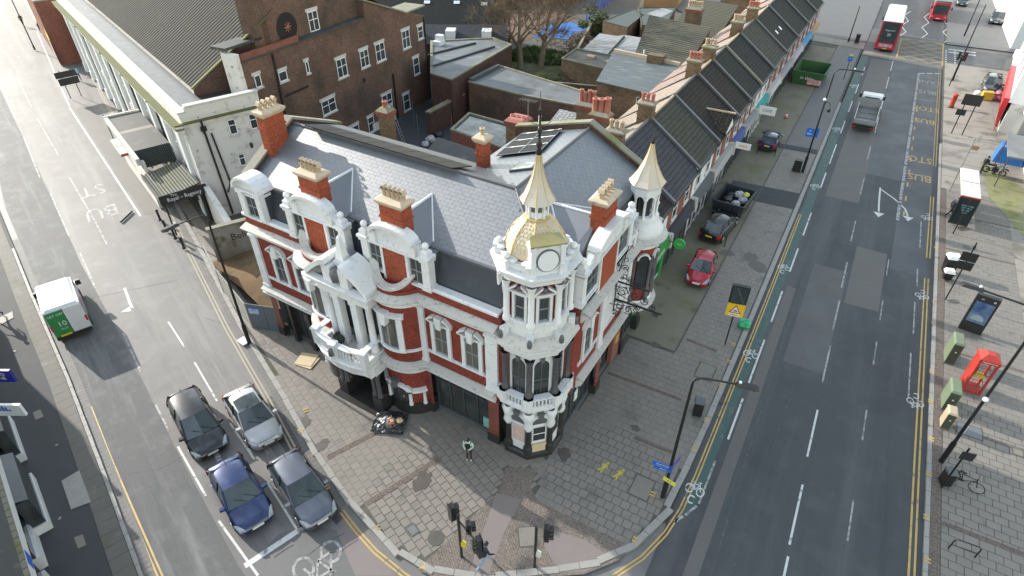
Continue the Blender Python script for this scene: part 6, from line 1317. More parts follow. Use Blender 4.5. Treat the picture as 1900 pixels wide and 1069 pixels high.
t = mono('pale_flat_link', 'pale green-grey flat roof strip beside the party wall', [(-8.9,13.2),(-5.6,13.2),(-5.0,18.4),(-8.9,18.4)], [7.2,7.2,7.2,7.2], 'stock', mat('pale_felt', (.36,.36,.32), .7, (.3,.3,.27), 1, .6), 'rear wing') if False else None
t = flat_block('brown_flat_extension', 'low brown felt flat roof with two square rooflights', 'extension', [(-25.4,52.2),(-19.0,51.1),(-17.2,56.3),(-25.7,57)], 3.0, 'stock', 'felt_brown', pw=.15)
for (x,y) in ((-22.4,54.4),(-19.6,53.6)): wp(t, 'roof_light', 'pot', lambda b: b.box(x-.5,x+.5,y-.4,y+.4,3.02,3.3))
t = mono('corrugated_lean_to', 'pale corrugated lean-to roof split by a dark kerb', [(-25.0,57.2),(-16.8,57.2),(-18.4,64),(-25.4,64)], [2.7,2.7,3.3,3.3], 'stock', 'corr_light'); wp(t, 'kerb', 'felt_dark', lambda b: b.tube([(-21.3,57.2,2.9),(-21.9,64,3.5)], .15, 4))
t = flat_block('green_felt_shed', 'dark green felt flat roof beside the blue fence', 'shed', [(-28.4,72),(-23.9,70.4),(-24.6,78.9),(-27.3,81.3)], 3.0, 'stock', 'felt_green', 'felt_dark', .12, .08)
t = flat_block('green_felt_garage', 'dark green felt garage roof with a pale corrugated strip', 'garage', [(-26.8,82.5),(-22.6,72.6),(-19.4,73.5),(-21.8,86)], 3.0, 'stock', 'felt_green', 'felt_dark', .12, .08); wp(t, 'pale_sheet', 'corr_light', lambda b: b.poly([(-24.4,79.5,3.03),(-21.7,78.6,3.03),(-21.4,83.5,3.03),(-23.6,84.5,3.03)]))
t = flat_block('white_rubble_yard', 'small yard roof of pale rubble and sheets', 'yard', [(-27.3,64.6),(-18.6,64.6),(-17.2,69.8),(-24.2,70.3)], 2.0, 'stock', mat('rubble', (.4,.38,.37), .8, (.2,.22,.24), 1.5, .5), None)
t = flat_block('orange_building', 'flat-fronted orange rendered building behind the sheds', 'building', [(-31,97),(-25.6,100),(-27,110),(-33,108)], 6.5, mat('orange_render', (.42,.24,.1), .7, (.36,.2,.085), 1, .6), 'felt')
t = mono('far_pantile_roof', 'red-brown tiled roof at the top of the terrace backs', [(-15,86),(-9.05,85),(-9.05,94),(-16,95.5)], [5.6,5.6,8.2,8.2], 'stock', tile('red_roof_tile',(.26,.12,.08),(.2,.09,.065),(.1,.05,.04),g=(.7,.9)), 'rear wing')
# dark slate houses behind
bk = thing('slate_roofed_house', 'wide dark slate roof with small rooflights and a white conservatory beyond the workshop', 'house', (-41,52,0), R(28))
lp(bk, 'wall', 'brick_sooty', lambda b: b.box(-12,6,-2,12,.1,4.6))
lp(bk, 'roof', TL[3], lambda b: b.add([(-12.2,-2.3,4.5),(6.2,-2.3,4.5),(6.2,5,8.4),(-12.2,5,8.4),(6.2,12.3,4.5),(-12.2,12.3,4.5)], [(0,1,2,3),(3,2,4,5)]))
lp(bk, 'ridge', 'lead', lambda b: b.tube([(-12.2,5,8.45),(6.2,5,8.45)], .12, 5))
for (x,y) in ((-4.5,2.6),(-.5,2.6),(3.2,2.4)):
    z = 4.5+(y+2.3)*3.9/7.3; lp(bk, 'rooflight', 'upvc', lambda b: b.add([(x,y,z+.06),(x+.8,y,z+.06),(x+.8,y+.5,z+.33),(x,y+.5,z+.33)], [(0,1,2,3)]))
bk2 = thing('slate_roofed_house', 'lower grey slate roof with pale dormer boxes nearest the workshop', 'house', (-40.6,46.5,0), R(28)); lp(bk2, 'wall', 'brick_sooty', lambda b: b.box(-6,9,0,3.4,.1,4.2)); lp(bk2, 'roof', TL[1], lambda b: b.add([(-6.2,-.3,4.1),(9.2,-.3,4.1),(9.2,3.4,5.6),(-6.2,3.4,5.6)], [(0,1,2,3)]))
for x in (-3.4,1.4,6): D = lp(bk2, 'dormer', 'upvc', lambda b: b.box(x,x+1.2,.5,2.2,4.3,5.5))
cs = thing('conservatory', 'white-framed glass conservatory with hipped roof', 'conservatory', (-44.3,62.5,0), R(28)); lp(cs, 'base', 'brick_sooty', lambda b: b.box(-3,3,-2,2,.1,5.5)); lp(cs, 'glass', mat('conservatory_glass', (.25,.3,.33), .1), lambda b: (b.box(-3,3,-2,2,5.5,7.3), b.prism([(-3.1,-2.1),(3.1,-2.1),(3.1,2.1),(-3.1,2.1)], 7.3, 8.6, 0, [(-1.6,-.1),(1.6,-.1),(1.6,.1),(-1.6,.1)])))
lp(cs, 'white_frame', 'upvc', lambda b: ([b.tube([(x,-2.05,5.5),(x,-2.05,7.3)], .08, 4) for x in (-3,-1.5,0,1.5,3)], b.tube([(-3.1,-2.1,7.3),(3.1,-2.1,7.3)], .12, 4), b.tube([(-3.1,-2.1,7.3),(-1.6,0,8.65),(1.6,0,8.65),(3.1,-2.1,7.3)], .08, 4), b.tube([(-1.6,0,8.65),(-1,-2.1,7.35)], .06, 4), b.tube([(1.6,0,8.65),(1,-2.1,7.35)], .06, 4)))
flat_block('far_dark_building', 'dark low building at the top edge behind the conservatory', 'building', [(-75,75),(-50,95),(-60,110),(-85,90)], 6, 'brick_sooty', 'felt_dark')
flat_block('far_rear_block', 'brick block with dark roof behind the bare tree', 'building', [(-52,86),(-42,92),(-46,104),(-57,97)], 5, 'brick_red2', 'felt_dark')
# garden, walls, fences
sheet('garden', [(-34,50.5),(-21.4,43.2),(-16.9,48.2),(-19,51.2),(-25.6,52.6),(-25.7,57.4),(-33,63),(-36,66),(-39,60)], .13, mat('garden_soil', (.11,.1,.06), .95, (.07,.075,.03), 1.0, .7, blotch=((.17,.19,.04), .6, .52, .66)), pav)
def wall_run(label, pts, h, m, th=.22, cop='coping', name='garden_wall'):
    t = thing(name, label, 'wall', (pts[0][0],pts[0][1],0)); wp(t, 'wall', m, lambda b: b.sweep(pts, [(-th/2,.1),(th/2,.1),(th/2,h),(-th/2,h)]));
    if cop: wp(t, 'coping', cop, lambda b: b.sweep(pts, [(-th*.7,h),(th*.7,h),(th*.7,h+.1),(-th*.7,h+.1)]))
    return t
wall_run('brick garden wall with dark coping below the yellow-green lawn', [(-28.4,45.4),(-16.9,48.4)], 2.0, 'stock'); wall_run('mossy boundary wall beyond the bush', [(-26.2,57.5),(-33.5,82)], 1.9, 'stock')
fe = thing('blue_mesh_fence', 'tall bright blue steel mesh fence at the top of the gardens', 'fence', (-35.5,84,0)); pts = [(-34.6,80),(-36.5,92),(-38.2,104)]
M['blue'] = mat('blue_fence_paint', (.03,.11,.5), .5); M['tarp'] = mat('blue_court_surface', (.02,.13,.4), .7, (.025,.16,.45), 1, .6, blotch=((.25,.2,.3), .8, .6, .7))
for i, (p, d) in enumerate(along(pts, 2.4)): wp(fe, 'post', 'blue', lambda b: b.tube([(p.x,p.y,.1),(p.x,p.y,4.6)], .07, 5))
for z in [.5+.5*k for k in range(9)]: wp(fe, 'rail', 'blue', lambda b: b.tube([(*p,z) for p in pts], .035, 4))
def mesh_(b):
    for p, d in along(pts, .3): b.tube([(p.x,p.y,.2),(p.x,p.y,4.5)], .012, 3, cap=False)
wp(fe, 'mesh_wire', 'blue', mesh_)
sheet('blue_court', [(-38.6,69),(-33,70.5),(-33.4,78),(-37.4,80),(-40,76)], .14, M['tarp'], pav); sheet('blue_court', [(-45,84),(-36.5,86),(-38.6,100),(-47,100)], .14, M['tarp'], pav) if False else None
sheet('leaf_litter', [(-46,62),(-38.6,66),(-38,84),(-52,88)], .13, mat('dead_leaves', (.16,.085,.05), .95, (.09,.06,.04), 2, .6), pav)
# hoarded plot between the hall and the corner building
M['hoard'] = mat('grey_hoarding', (.12,.145,.165), .6, (.095,.115,.13), 1.5, .6, blotch=((.3,.32,.33), 2.2, .68, .74)); M['hoard_pale'] = mat('pale_hoarding', (.33,.33,.3), .65, (.24,.24,.22), 1.2, .6)
hb = thing('site_hoarding', 'grey painted plywood hoarding round the empty plot', 'hoarding', (-20.9,-.2,0)); hp = [(-29.2,2.9),(-26.2,1.5),(-21.3,-.15),(-19.6,.42)]
for i, (p, d) in enumerate(along(hp, 1.22)):
    q = p+d*.6; wp(hb, 'panel', 'hoard' if p.x > -21.4 else 'hoard_pale', lambda b: b.rbox((q.x,q.y,1.1), (1.19,.05,2.0+random.uniform(-.04,.04)), math.atan2(d.y,d.x)))
wp(hb, 'notice', mat('blue_notice', (.05,.2,.6), .5, (.6,.6,.65), 4, .4), lambda b: b.rbox((-20.75,-.03,1.6), (.7,.04,.4), R(18)))
M['earth'] = mat('brown_earth', (.2,.12,.055), .95, (.12,.075,.04), 1.4, .7, bump=.5, bscale=8, blotch=((.07,.075,.03), 1.1, .56, .7))
b = MB(); n = 14; vs = []
for j in range(n+1):
    for i in range(n+1):
        u, v_ = i/n, j/n; x = -29.5+10*u; y = (2.9-.25*(x+29.5)+.25)+v_*8.5; vs.append((x, y, .12+.9*math.exp(-((u-.55)**2+(v_-.3)**2)*8)+random.uniform(0,.16)))
b.add(vs, [(j*(n+1)+i,j*(n+1)+i+1,(j+1)*(n+1)+i+1,(j+1)*(n+1)+i) for j in range(n) for i in range(n)], 0, True); b.build('earth_mound', M['earth'], pav)
gw = thing('graffiti_wall', 'old rendered wall with black graffiti tag beside the empty plot', 'wall', (-29.3,3.6,0), R(62)); lp(gw, 'wall', mat('stained_render', (.36,.4,.37), .8, (.2,.13,.07), .5, .5, blotch=((.13,.1,.05), .9, .55, .66)), lambda b: b.box(0,5.4,-.1,.2,.1,2.9)); lp(gw, 'coping', 'coping', lambda b: b.box(-.05,5.45,-.18,.28,2.9,3.02))
text('graffiti', 'Believe', .75, M['black_paint'], gw, face_mat((2.4,-.104,1.9),(1,0,0),(0,0,1)))
# buildings beyond the hall on the left road
t = flat_block('brick_shop_block', 'brown brick corner shop with yellow sign beyond the white hall', 'shop', [(-87.6,24.2),(-105,31),(-98,50),(-81,44)], 8.0, 'brick_red2', 'felt_dark'); wp(t, 'sign', mat('yellow_sign', (.7,.5,.05), .5), lambda b: b.add([(-87.3,24.05,3.1),(-91,25.5,3.1),(-91,25.5,4.1),(-87.3,24.05,4.1)], [(0,1,2,3)])); wp(t, 'shop_window', 'dark_glass', lambda b: b.add([(-87.3,24.0,.2),(-93,26.3,.2),(-93,26.3,3),(-87.3,24.0,3)], [(0,1,2,3)]))
flat_block('far_left_block', 'pale rendered block farther up the left road', 'building', [(-106,31.6),(-140,45),(-130,70),(-99,52)], 8, 'dirty_white', 'felt')
# ------------------------------------------------------------------ shops at the left edge
ls = thing('left_shop', 'red brick shop with white fascias and tiled ledge at the left edge', 'shop', (-12.9,-16.5,0), R(163.5))
lp(ls, 'wall', 'brick_red2', lambda b: b.box(-10,30,.9,9,3.3,8.5)); lp(ls, 'ground_wall', 'dirty_white', lambda b: b.box(-10,30,1.2,9,.1,3.3))
lp(ls, 'ledge', 'felt_dark', lambda b: b.add([(-10,-.1,3.2),(30,-.1,3.2),(30,.95,4.0),(-10,.95,4.0)], [(0,1,2,3)])); lp(ls, 'ledge_tiles', 'coping', lambda b: [b.rbox((-10+.42*k,-.02,3.25), (.38,.2,.12)) for k in range(95)]); lp(ls, 'fascia', 'white_clean', lambda b: b.box(-10,30,-.12,.05,2.5,3.2))
for k in range(9):
    x = -9+k*4.2; lp(ls, 'shop_window', 'glass', lambda b: b.box(x,x+3.4,.1,.2,.9,2.5)); lp(ls, 'stall_riser', 'white_clean' if k % 2 else 'stone', lambda b: b.box(x,x+3.4,-.02,.6,.1,.9)); lwin(ls, (0,.9,0), (1,0), x+.6, x+1.9, 4.8, 6.6)
lp(ls, 'blue_panel', 'blue', lambda b: b.box(1.5,2.2,-.14,-.1,2.6,3.1))
for (x,w_,d_) in ((5.6,3.4,1.1),(10.8,3.2,1.0)): lp(ls, 'bay_window', 'glass', lambda b: b.box(x,x+w_,-d_*.5,.0,.6,2.3)); lp(ls, 'bay_sill', 'white_clean', lambda b: b.box(x-.1,x+w_+.1,-d_*.55,.0,.1,.6)); lp(ls, 'bay_top', 'glass', lambda b: b.add([(x,-d_*.5,2.3),(x+w_,-d_*.5,2.3),(x+w_,.05,2.5),(x,.05,2.5)], [(0,1,2,3)]))
p = at(18, 765, 3.2); box_sign('white projecting sign with a blue bar chart logo over the dark footway', (p.x-.3,p.y,3.2), 1.7, .75, (.72,.78,.82), 'Business', (.05,.08,.4), rz=R(30), ts=.1); sgt = bpy.context.scene.objects[-1] if False else None
t = [o for o in COL.objects if o.get('label','').startswith('white projecting sign with a blue bar')][0]
for i, h in enumerate((.12,.2,.34,.26,.1)): lp(t, 'logo_bar', 'blue', lambda b: b.box(-.35+.14*i,-.25+.14*i,-.082,-.072,-.02,-.02+h))
p = at(2, 700, 3.2); box_sign('blue projecting sign with white letters at the left edge', (p.x-.2,p.y,3.2), 1.5, .8, (.02,.03,.3), 'FOOD\nWINE', (.8,.8,.8), rz=R(30), ts=.3)
# ------------------------------------------------------------------ right-hand shops
rs_ = thing('right_shop', 'white-walled shop with a glossy red shopfront at the right edge', 'shop', (21.45,61.6,0), R(-6))
lp(rs_, 'wall', 'white_clean', lambda b: b.box(0,12,0,22.6,3.2,9)); lp(rs_, 'ground_wall', 'dirty_white', lambda b: b.box(.3,12,0,22.6,.1,3.2)); lp(rs_, 'roof', 'felt', lambda b: b.box(0,12,0,22.6,9,9.1))
M['red_shop'] = mat('red_shopfront', (.62,.03,.035), .4, (.5,.02,.03), 2, .5)
lp(rs_, 'red_fascia', 'red_shop', lambda b: b.box(-.5,.0,0,13.5,2.5,3.6)); lp(rs_, 'white_fascia', 'white_clean', lambda b: b.box(-.4,.0,13.6,22.5,2.6,3.4))
for k in range(4):
    y = .6+k*5.5; S = lp(rs_, 'shop_window', 'dark_glass', lambda b: b.box(.0,.1,y,y+4.4,.4,2.5)); lp(S, 'frame', 'red_shop' if k < 3 else 'white_clean', lambda b: [b.box(-.06,.02,y+j*1.1-.05,y+j*1.1+.05,.1,2.55) for j in range(5)])
    lwin(rs_, (0,0,0), (0,-1), -y-2.6, -y-1.2, 4.8, 6.6) if False else None
    b = MB(); b.box(-.03,.02,y+1.2,y+2.6,4.8,6.6); W = b.build('window', M['glass'], rs_); f = MB(); [f.box(-.06,.02,a,c,d,e) for a,c,d,e in ((y+1.14,y+1.24,4.75,6.65),(y+2.56,y+2.66,4.75,6.65),(y+1.2,y+2.6,4.72,4.82),(y+1.2,y+2.6,6.55,6.65))]; f.build('frame', M['upvc'], W)
lp(rs_, 'dark_awning', 'black_paint', lambda b: b.add([(-1.0,14.5,2.6),(-1.0,20,2.6),(0,20,3.3),(0,14.5,3.3)], [(0,1,2,3)]))
cn = thing('grey_canopy', 'flat grey canopy jutting over the forecourt at the right edge', 'canopy', (21.9,49.6,0), R(-3)); lp(cn, 'roof', 'felt', lambda b: b.box(-1.1,2.0,-3.1,2.8,2.95,3.1))
for (x,y) in ((-.9,-2.9),(-.9,2.6),(1.6,-2.9),(1.6,2.6)): lp(cn, 'post', 'frame_dark', lambda b: b.tube([(x,y,.12),(x,y,2.95)], .05, 6))
rw = thing('right_shop', 'low white shopfront behind the grey canopy and blue stall', 'shop', (23.3,45,0)); lp(rw, 'wall', 'white_clean', lambda b: b.box(.1,9,0,16.3,.1,7)); lp(rw, 'roof', 'felt', lambda b: b.box(0,9,0,16.3,7,7.1)); lp(rw, 'fascia', 'white_clean', lambda b: b.box(-.35,.1,0,16.2,2.6,3.3))
for k in range(3): lp(rw, 'shop_window', 'dark_glass', lambda b: b.box(.0,.09,.6+k*5.3,5.2+k*5.3,.4,2.5))
bl = thing('blue_stall', 'bright blue covered stall under the grey canopy', 'stall', (22.2,53.6,0), R(-5)); lp(bl, 'cover', 'tarp', lambda b: b.prism([(-1.2,-1),(1.2,-1),(1.2,1.2),(-1.2,1.2)], .12, 1.6, 0, [(-1.0,-.7),(1.0,-.7),(1.0,1.0),(-1.0,1.0)]))
flat_block('right_white_block', 'bright white building on the far side of the side street', 'building', [(25.0,99),(40,99),(40,150),(24,150)], 9, 'white_clean', 'felt')
# ================================================================== VEHICLES
M['tyre'] = mat('tyre_rubber', (.015,.015,.015), .85); M['rim'] = mat('wheel_rim', (.35,.36,.37), .35, metal=.8)
M['car_glass'] = mat('car_glass', (.02,.032,.035), .04, (.05,.065,.065), 1.6, .5, spec=.9); M['lamp_glass'] = mat('headlamp', (.4,.43,.46), .08, (.22,.24,.26), 9, .5, spec=.9)
M['tail'] = mat('tail_lamp', (.5,.01,.012), .15); M['plate_w'] = mat('white_number_plate', (.7,.7,.68), .4); M['plate_y'] = mat('yellow_number_plate', (.68,.5,.03), .4); M['trim'] = mat('black_trim', (.018,.018,.019), .55); M['chrome'] = mat('chrome', (.7,.7,.7), .12, metal=1)
def paint(name, c, metal=.25, rough=.28): return mat(name, c, rough, tuple(x*.82 for x in c), 1.1, .6, metal=metal, coat=.8)
def car(name, label, loc, rz, L, W, H, pm, hood=1.1, scr=.8, rearo=.22, rearr=.4, roofm=None, belt=.95, cat='car', glassroof=None, aerial=True):
    t = thing(name, label, cat, (loc[0],loc[1],loc[2] if len(loc) > 2 else 0), rz); w = W/2; f = L/2
    st = [(f,.62,.5,.3),(f-.05,.74,.6,.26),(f-.2,.87,.68,.22),(f-.5,.95,.76,.2),(f-hood+.1,.985,belt-.06,.2),(f-hood-.25,1,belt,.2),(0,1,belt+.03,.2),(-f+.9,.99,belt+.05,.2),(-f+.3,.94,belt+.06,.22),(-f+.08,.86,belt,.26),(-f,.74,belt-.12,.32)]
    b = MB(); vs = []; n = 11
    for x,h,z,zb in st:
        y = h*w; sec = [(.9*y,zb),(y,zb+.16),(1.0*y,zb+(z-zb)*.62),(.965*y,z-.035),(.87*y,z+.01),(.0,z+.045)]
        vs += [(x,a,c) for a,c in sec]+[(x,-a,c) for a,c in sec[-2::-1]]
    b.add(vs, [(i*n+k,(i+1)*n+k,(i+1)*n+k+1,i*n+k+1) for i in range(len(st)-1) for k in range(n-1)], 0, True)
    b.add(vs[:n], [tuple(range(n))]); b.add(vs[-n:], [tuple(range(n-1,-1,-1))])
    B = b.build('body', pm, t)
    xf, xr = f-hood-.05, -f+rearo; xf2, xr2 = xf-scr, xr+rearr; wb, wt = w*.9, w*.7; zb = belt+.03; zt = H-.05
    q = lambda x,y,z: (x,y,z)
    def part(nm, m, vs, fs): b = MB(); b.add(vs, fs); return b.build(nm, m if not isinstance(m,str) else M[m], t)
    part('windscreen', 'car_glass', [(xf,-wb*.97,zb-.02),(xf+.07,0,zb-.02),(xf,wb*.97,zb-.02),(xf2,wt,zt),(xf2+.04,0,zt+.015),(xf2,-wt,zt)], [(0,1,4,5),(1,2,3,4)])
    part('rear_window', 'car_glass', [(xr,-wb*.95,zb+.03),(xr,wb*.95,zb+.03),(xr2,wt,zt),(xr2,-wt,zt)], [(1,0,3,2)])
    for s in (1,-1): part('side_window', 'car_glass', [(xf-.02,s*wb,zb),(xr+.02,s*wb,zb+.03),(xr2,s*wt*1.01,zt),(xf2,s*wt*1.01,zt)], [(0,1,2,3)] if s < 0 else [(3,2,1,0)])
    b = MB(); ns = 7; vs = []
    for i in range(ns):
        u = i/(ns-1); x = xf2+.03+(xr2-.12-xf2)*u
        for k in range(7):
            v = k/6*2-1; vs.append((x, v*wt*1.05, H-.07*v*v-.05*(2*u-1)**2-.015))
    b.add(vs, [(i*7+k,(i+1)*7+k,(i+1)*7+k+1,i*7+k+1) for i in range(ns-1) for k in range(6)], 0, True)
    b.add([(x,y,z-.05) for x,y,z in vs], [(i*7+k,i*7+k+1,(i+1)*7+k+1,(i+1)*7+k) for i in range(ns-1) for k in range(6)]); b.build('roof', roofm or pm, t)
    if glassroof:
        g0, g1 = glassroof; b = MB(); vs = []
        for i in range(4):
            u = g0+(g1-g0)*i/3; x = xf2+.03+(xr2-.12-xf2)*u
            for k in range(5): v = (k/4*2-1)*.86; vs.append((x, v*wt*1.05, H-.07*v*v-.05*(2*u-1)**2-.009))
        b.add(vs, [(i*5+k,(i+1)*5+k,(i+1)*5+k+1,i*5+k+1) for i in range(3) for k in range(4)], 0, True); b.build('glass_roof', M['car_glass'], t)
    for s in (1,-1):
        b = MB(); b.tube([(xf+.03,s*wb,zb-.02),(xf2,s*wt*1.03,zt-.0)], .045, 5); b.build('windscreen_pillar', pm, t)
        b = MB(); b.tube([(xr-.02,s*wb*.97,zb+.02),(xr2,s*wt*1.02,zt)], .06, 5); b.build('rear_pillar', pm, t)
        xm = (xf2+xr2)/2+.1; b = MB(); b.tube([(xm+.05,s*(wb+.012),zb),(xm,s*(wt*1.02+.012),zt)], .035, 4); b.build('door_pillar', M['trim'], t)
        b = MB(); b.rbox((xf-.22,s*(w+.07),zb+.04), (.16,.22,.14), s*.2); b.build('wing_mirror', pm, t)
        b = MB(); b.add([(f-.05,s*w*.58,.65),(f-.13,s*w*.83,.66),(f-.5,s*w*.955,.79),(f-.36,s*w*.78,.765),(f-.01,s*w*.56,.55),(f-.1,s*w*.85,.54),(f-.46,s*w*.975,.64)], [(0,1,2,3),(4,5,1,0),(5,6,2,1)]); [None for _ in (0,)]
        b.v = [(x+.022,y+s*.012,z+.02) for x,y,z in b.v]; b.build('headlight', M['lamp_glass'], t)
        b = MB(); b.add([(-f+.01,s*w*.62,.62),(-f+.02,s*w*.78,.62),(-f+.32,s*w*.96,.7),(-f+.3,s*w*.95,belt+.02),(-f+.06,s*w*.85,belt-.02),(-f-.0,s*w*.64,belt-.1)], [(0,1,4,5),(1,2,3,4)]); b.v = [(x-.025,y+s*.02,z) for x,y,z in b.v]; b.build('tail_light', M['tail'], t)
        b = MB(); b.box(xr2+.0,xf2-.0,s*(wb+.015)-.012,s*(wb+.015)+.012,zb-.05,zb-.01); b.build('window_trim', M['trim'], t)
        b = MB(); b.box(-f+1.2,f-1.1,s*(w*.985)-.015,s*(w*.985)+.015,.2,.34); b.build('sill', M['trim'], t)
        for x in (f-.85,-f+.8):
            b = MB(); b.lathe([(.05,-.1),(.31,-.1),(.33,-.06),(.33,.06),(.31,.1),(.05,.1)], 16); b.v = [(p[0],p[2],p[1]) for p in b.v]; wl_ = b.build('wheel', M['tyre'], t, (x,s*(w-.1),.33))
            b = MB(); b.lathe([(.001,.0),(.2,.0),(.21,.03),(.001,.03)], 12); b.v = [(p[0],s*(p[2]+.085),p[1]) for p in b.v]; b.build('rim', M['rim'], wl_)
            b = MB(); b.add([(x+.37*math.cos(a),s*(w*1.001+.004),.36+.37*math.sin(a)) for a in [math.pi*k/10 for k in range(11)]], [tuple(range(11))]); b.build('wheel_arch', M['trim'], t)
    b = MB(); b.box(f-.06,f+.015,-w*.42,w*.42,.34,.5); b.build('grille', M['trim'], t)
    b = MB(); b.box(f+.0,f+.03,-.26,.26,.42,.53); b.build('number_plate', M['plate_w'], t)
    b = MB(); b.box(-f-.03,-f+.01,-.26,.26,.62,.74); b.build('number_plate', M['plate_y'], t)
    b = MB(); b.box(-f-.02,-f+.1,-w*.7,w*.7,.22,.42); b.build('rear_bumper', M['trim'], t)
    b = MB(); [b.tube([(xf+.05,y,zb+.0),(xf-.25,y-.5,zb+.23)], .012, 4) for y in (.1,.55)]; b.build('wiper', M['trim'], t)
    b = MB(); b.tube([(f-.06,-w*.5,.725),(f-.03,0,.7),(f-.06,w*.5,.725)], .014, 4); b.build('bonnet_edge', M['trim'], t)
    if aerial: b = MB(); b.tube([(xr2+.15,0,H-.04),(xr2-.05,0,H+.12)], .012, 4); b.build('aerial', M['trim'], t)
    return t
LH = R(-19.5)
car('parked_car', 'black people carrier in the left queue lane with cloud reflections on its roof', (-17.05,-7.25), LH, 4.6, 1.82, 1.6, paint('black_car_paint',(.014,.014,.016)), 1.05, .95, .15, .3)
car('parked_car', 'silver hatchback with dark glass roof panel nearest the kerb', (-14.95,-5.42), LH, 4.35, 1.8, 1.52, paint('silver_car_paint',(.46,.45,.44),.5,.32), 1.05, .85, .3, .55, glassroof=(.02,.62))
car('parked_car', 'dark blue hatchback waiting at the front of the left lane', (-11.7,-8.95), LH, 4.25, 1.8, 1.5, paint('blue_car_paint',(.012,.03,.115)), 1.15, .8, .3, .5)
car('parked_car', 'slate grey hatchback waiting at the stop line nearest the kerb', (-9.4,-7.28), LH, 4.35, 1.76, 1.55, paint('grey_car_paint',(.13,.14,.17),.5,.3), 1.1, .85, .25, .45)
car('parked_car', 'small bright red hatchback parked on the mossy forecourt', (1.95,20.0,.12), R(-86), 3.55, 1.62, 1.5, paint('red_car_paint',(.42,.012,.03)), .85, .75, .2, .35)
car('parked_car', 'black estate car parked in front of the dark skip', (1.45,26.7,.12), R(84), 4.7, 1.84, 1.48, paint('black_estate_paint',(.014,.015,.017)), 1.2, .8, .3, .7)
car('parked_car', 'small navy blue car parked beside the grey shutter', (1.55,45.6,.12), R(90), 3.7, 1.66, 1.5, paint('navy_car_paint',(.015,.025,.1)), .9, .75, .2, .4)
car('parked_car', 'dark grey car facing the road on the far right forecourt', (23.9,116,.1), R(-95), 4.6, 1.9, 1.7, paint('graphite_paint',(.05,.06,.065)), 1.1, .85, .2, .3)
car('parked_car', 'dark grey estate parked behind the yellow and pink boxes', (21.6,76.4,.13), R(-92), 4.4, 1.85, 1.65, paint('grey_green_paint',(.045,.055,.058)), 1.1, .85, .2, .3)
car('parked_car', 'green-black car at the top edge on the far pavement', (19.0,128,.1), R(-90), 4.4, 1.8, 1.5, paint('green_black_paint',(.02,.04,.035)))
# ---- white parcel van
vn = thing('delivery_van', 'white parcel van with green advert on its rear door at the left kerb', 'van', (-32.75,-5.35,0), R(159)); WP = paint('white_van_paint',(.72,.73,.74),0,.35)
def vbody(b):
    prof = [(-2.7,.35),(2.65,.35),(2.75,.7),(2.55,1.0),(1.75,1.2),(1.15,2.0),(.8,2.3),(-2.6,2.38),(-2.72,2.2)]
    b.add([(x,y,z) for y in (-.98,.98) for x,z in prof], [tuple(range(9)), tuple(range(17,8,-1))]+[(i,9+i,9+(i+1)%9,(i+1)%9) for i in range(9)])
lp(vn, 'body', WP, vbody); lp(vn, 'roof', WP, lambda b: b.prism([(-2.6,-.9),(.8,-.9),(.8,.9),(-2.6,.9)], 2.36, 2.45, 0, [(-2.5,-.78),(.65,-.78),(.65,.78),(-2.5,.78)]))
lp(vn, 'windscreen', 'car_glass', lambda b: b.add([(1.72,-.85,1.24),(1.72,.85,1.24),(1.17,.8,2.0),(1.17,-.8,2.0)], [(0,1,2,3)])); vn.children[-1].data.transform(Matrix.Translation((.02,0,.015)))
M['ad_green'] = mat('green_advert', (.03,.25,.07), .45, (.025,.2,.06), 3, .5)
lp(vn, 'rear_door', WP, lambda b: b.box(-2.76,-2.7,-.94,-.02,.5,2.3)); lp(vn, 'rear_door', 'ad_green', lambda b: b.box(-2.77,-2.7,.02,.94,.5,2.3))
lp(vn, 'door_gap', 'trim', lambda b: b.box(-2.75,-2.68,-.025,.025,.45,2.32))
text('advert_lettering', '10', .5, M['white_clean'], vn, face_mat((-2.775,.32,1.35),(0,-1,0),(0,0,1))); text('advert_lettering', 'GET OFF', .22, M['white_clean'], vn, face_mat((-2.775,.45,2.05),(0,-1,0),(0,0,1))); text('advert_lettering', 'PLUS', .16, M['white_clean'], vn, face_mat((-2.775,.32,.98),(0,-1,0),(0,0,1))); text('red_lettering', 'parcels', .5, mat('red_livery', (.5,.03,.05), .4), vn, face_mat((-1.0,-.985,1.5),(1,0,0),(0,0,1)))
lp(vn, 'rear_bumper', 'trim', lambda b: b.box(-2.85,-2.6,-.95,.95,.3,.5)); lp(vn, 'number_plate', 'plate_y', lambda b: b.box(-2.87,-2.84,.1,.7,.52,.64))
for s in (-1,1):
    lp(vn, 'tail_light', 'tail', lambda b: b.box(-2.78,-2.68,s*.93-.05,s*.93+.05,1.0,1.4)); lp(vn, 'wing_mirror', 'trim', lambda b: b.box(1.35,1.55,s*1.18-.15,s*1.18+.15,1.25,1.6)); lp(vn, 'side_window', 'car_glass', lambda b: b.add([(1.55,s*.985,1.25),(.75,s*.985,1.25),(.75,s*.985,1.9),(1.12,s*.985,1.9)], [(0,1,2,3)])); lp(vn, 'headlight', 'lamp_glass', lambda b: b.box(2.5,2.72,s*.75-.15,s*.75+.15,.75,1.0))
    for x in (1.75,-1.7):
        b = MB(); b.lathe([(.05,-.12),(.33,-.12),(.35,0),(.33,.12),(.05,.12)], 16); b.v = [(p[0],p[2],p[1]) for p in b.v]; b.build('wheel', M['tyre'], vn, (x,s*.9,.35))
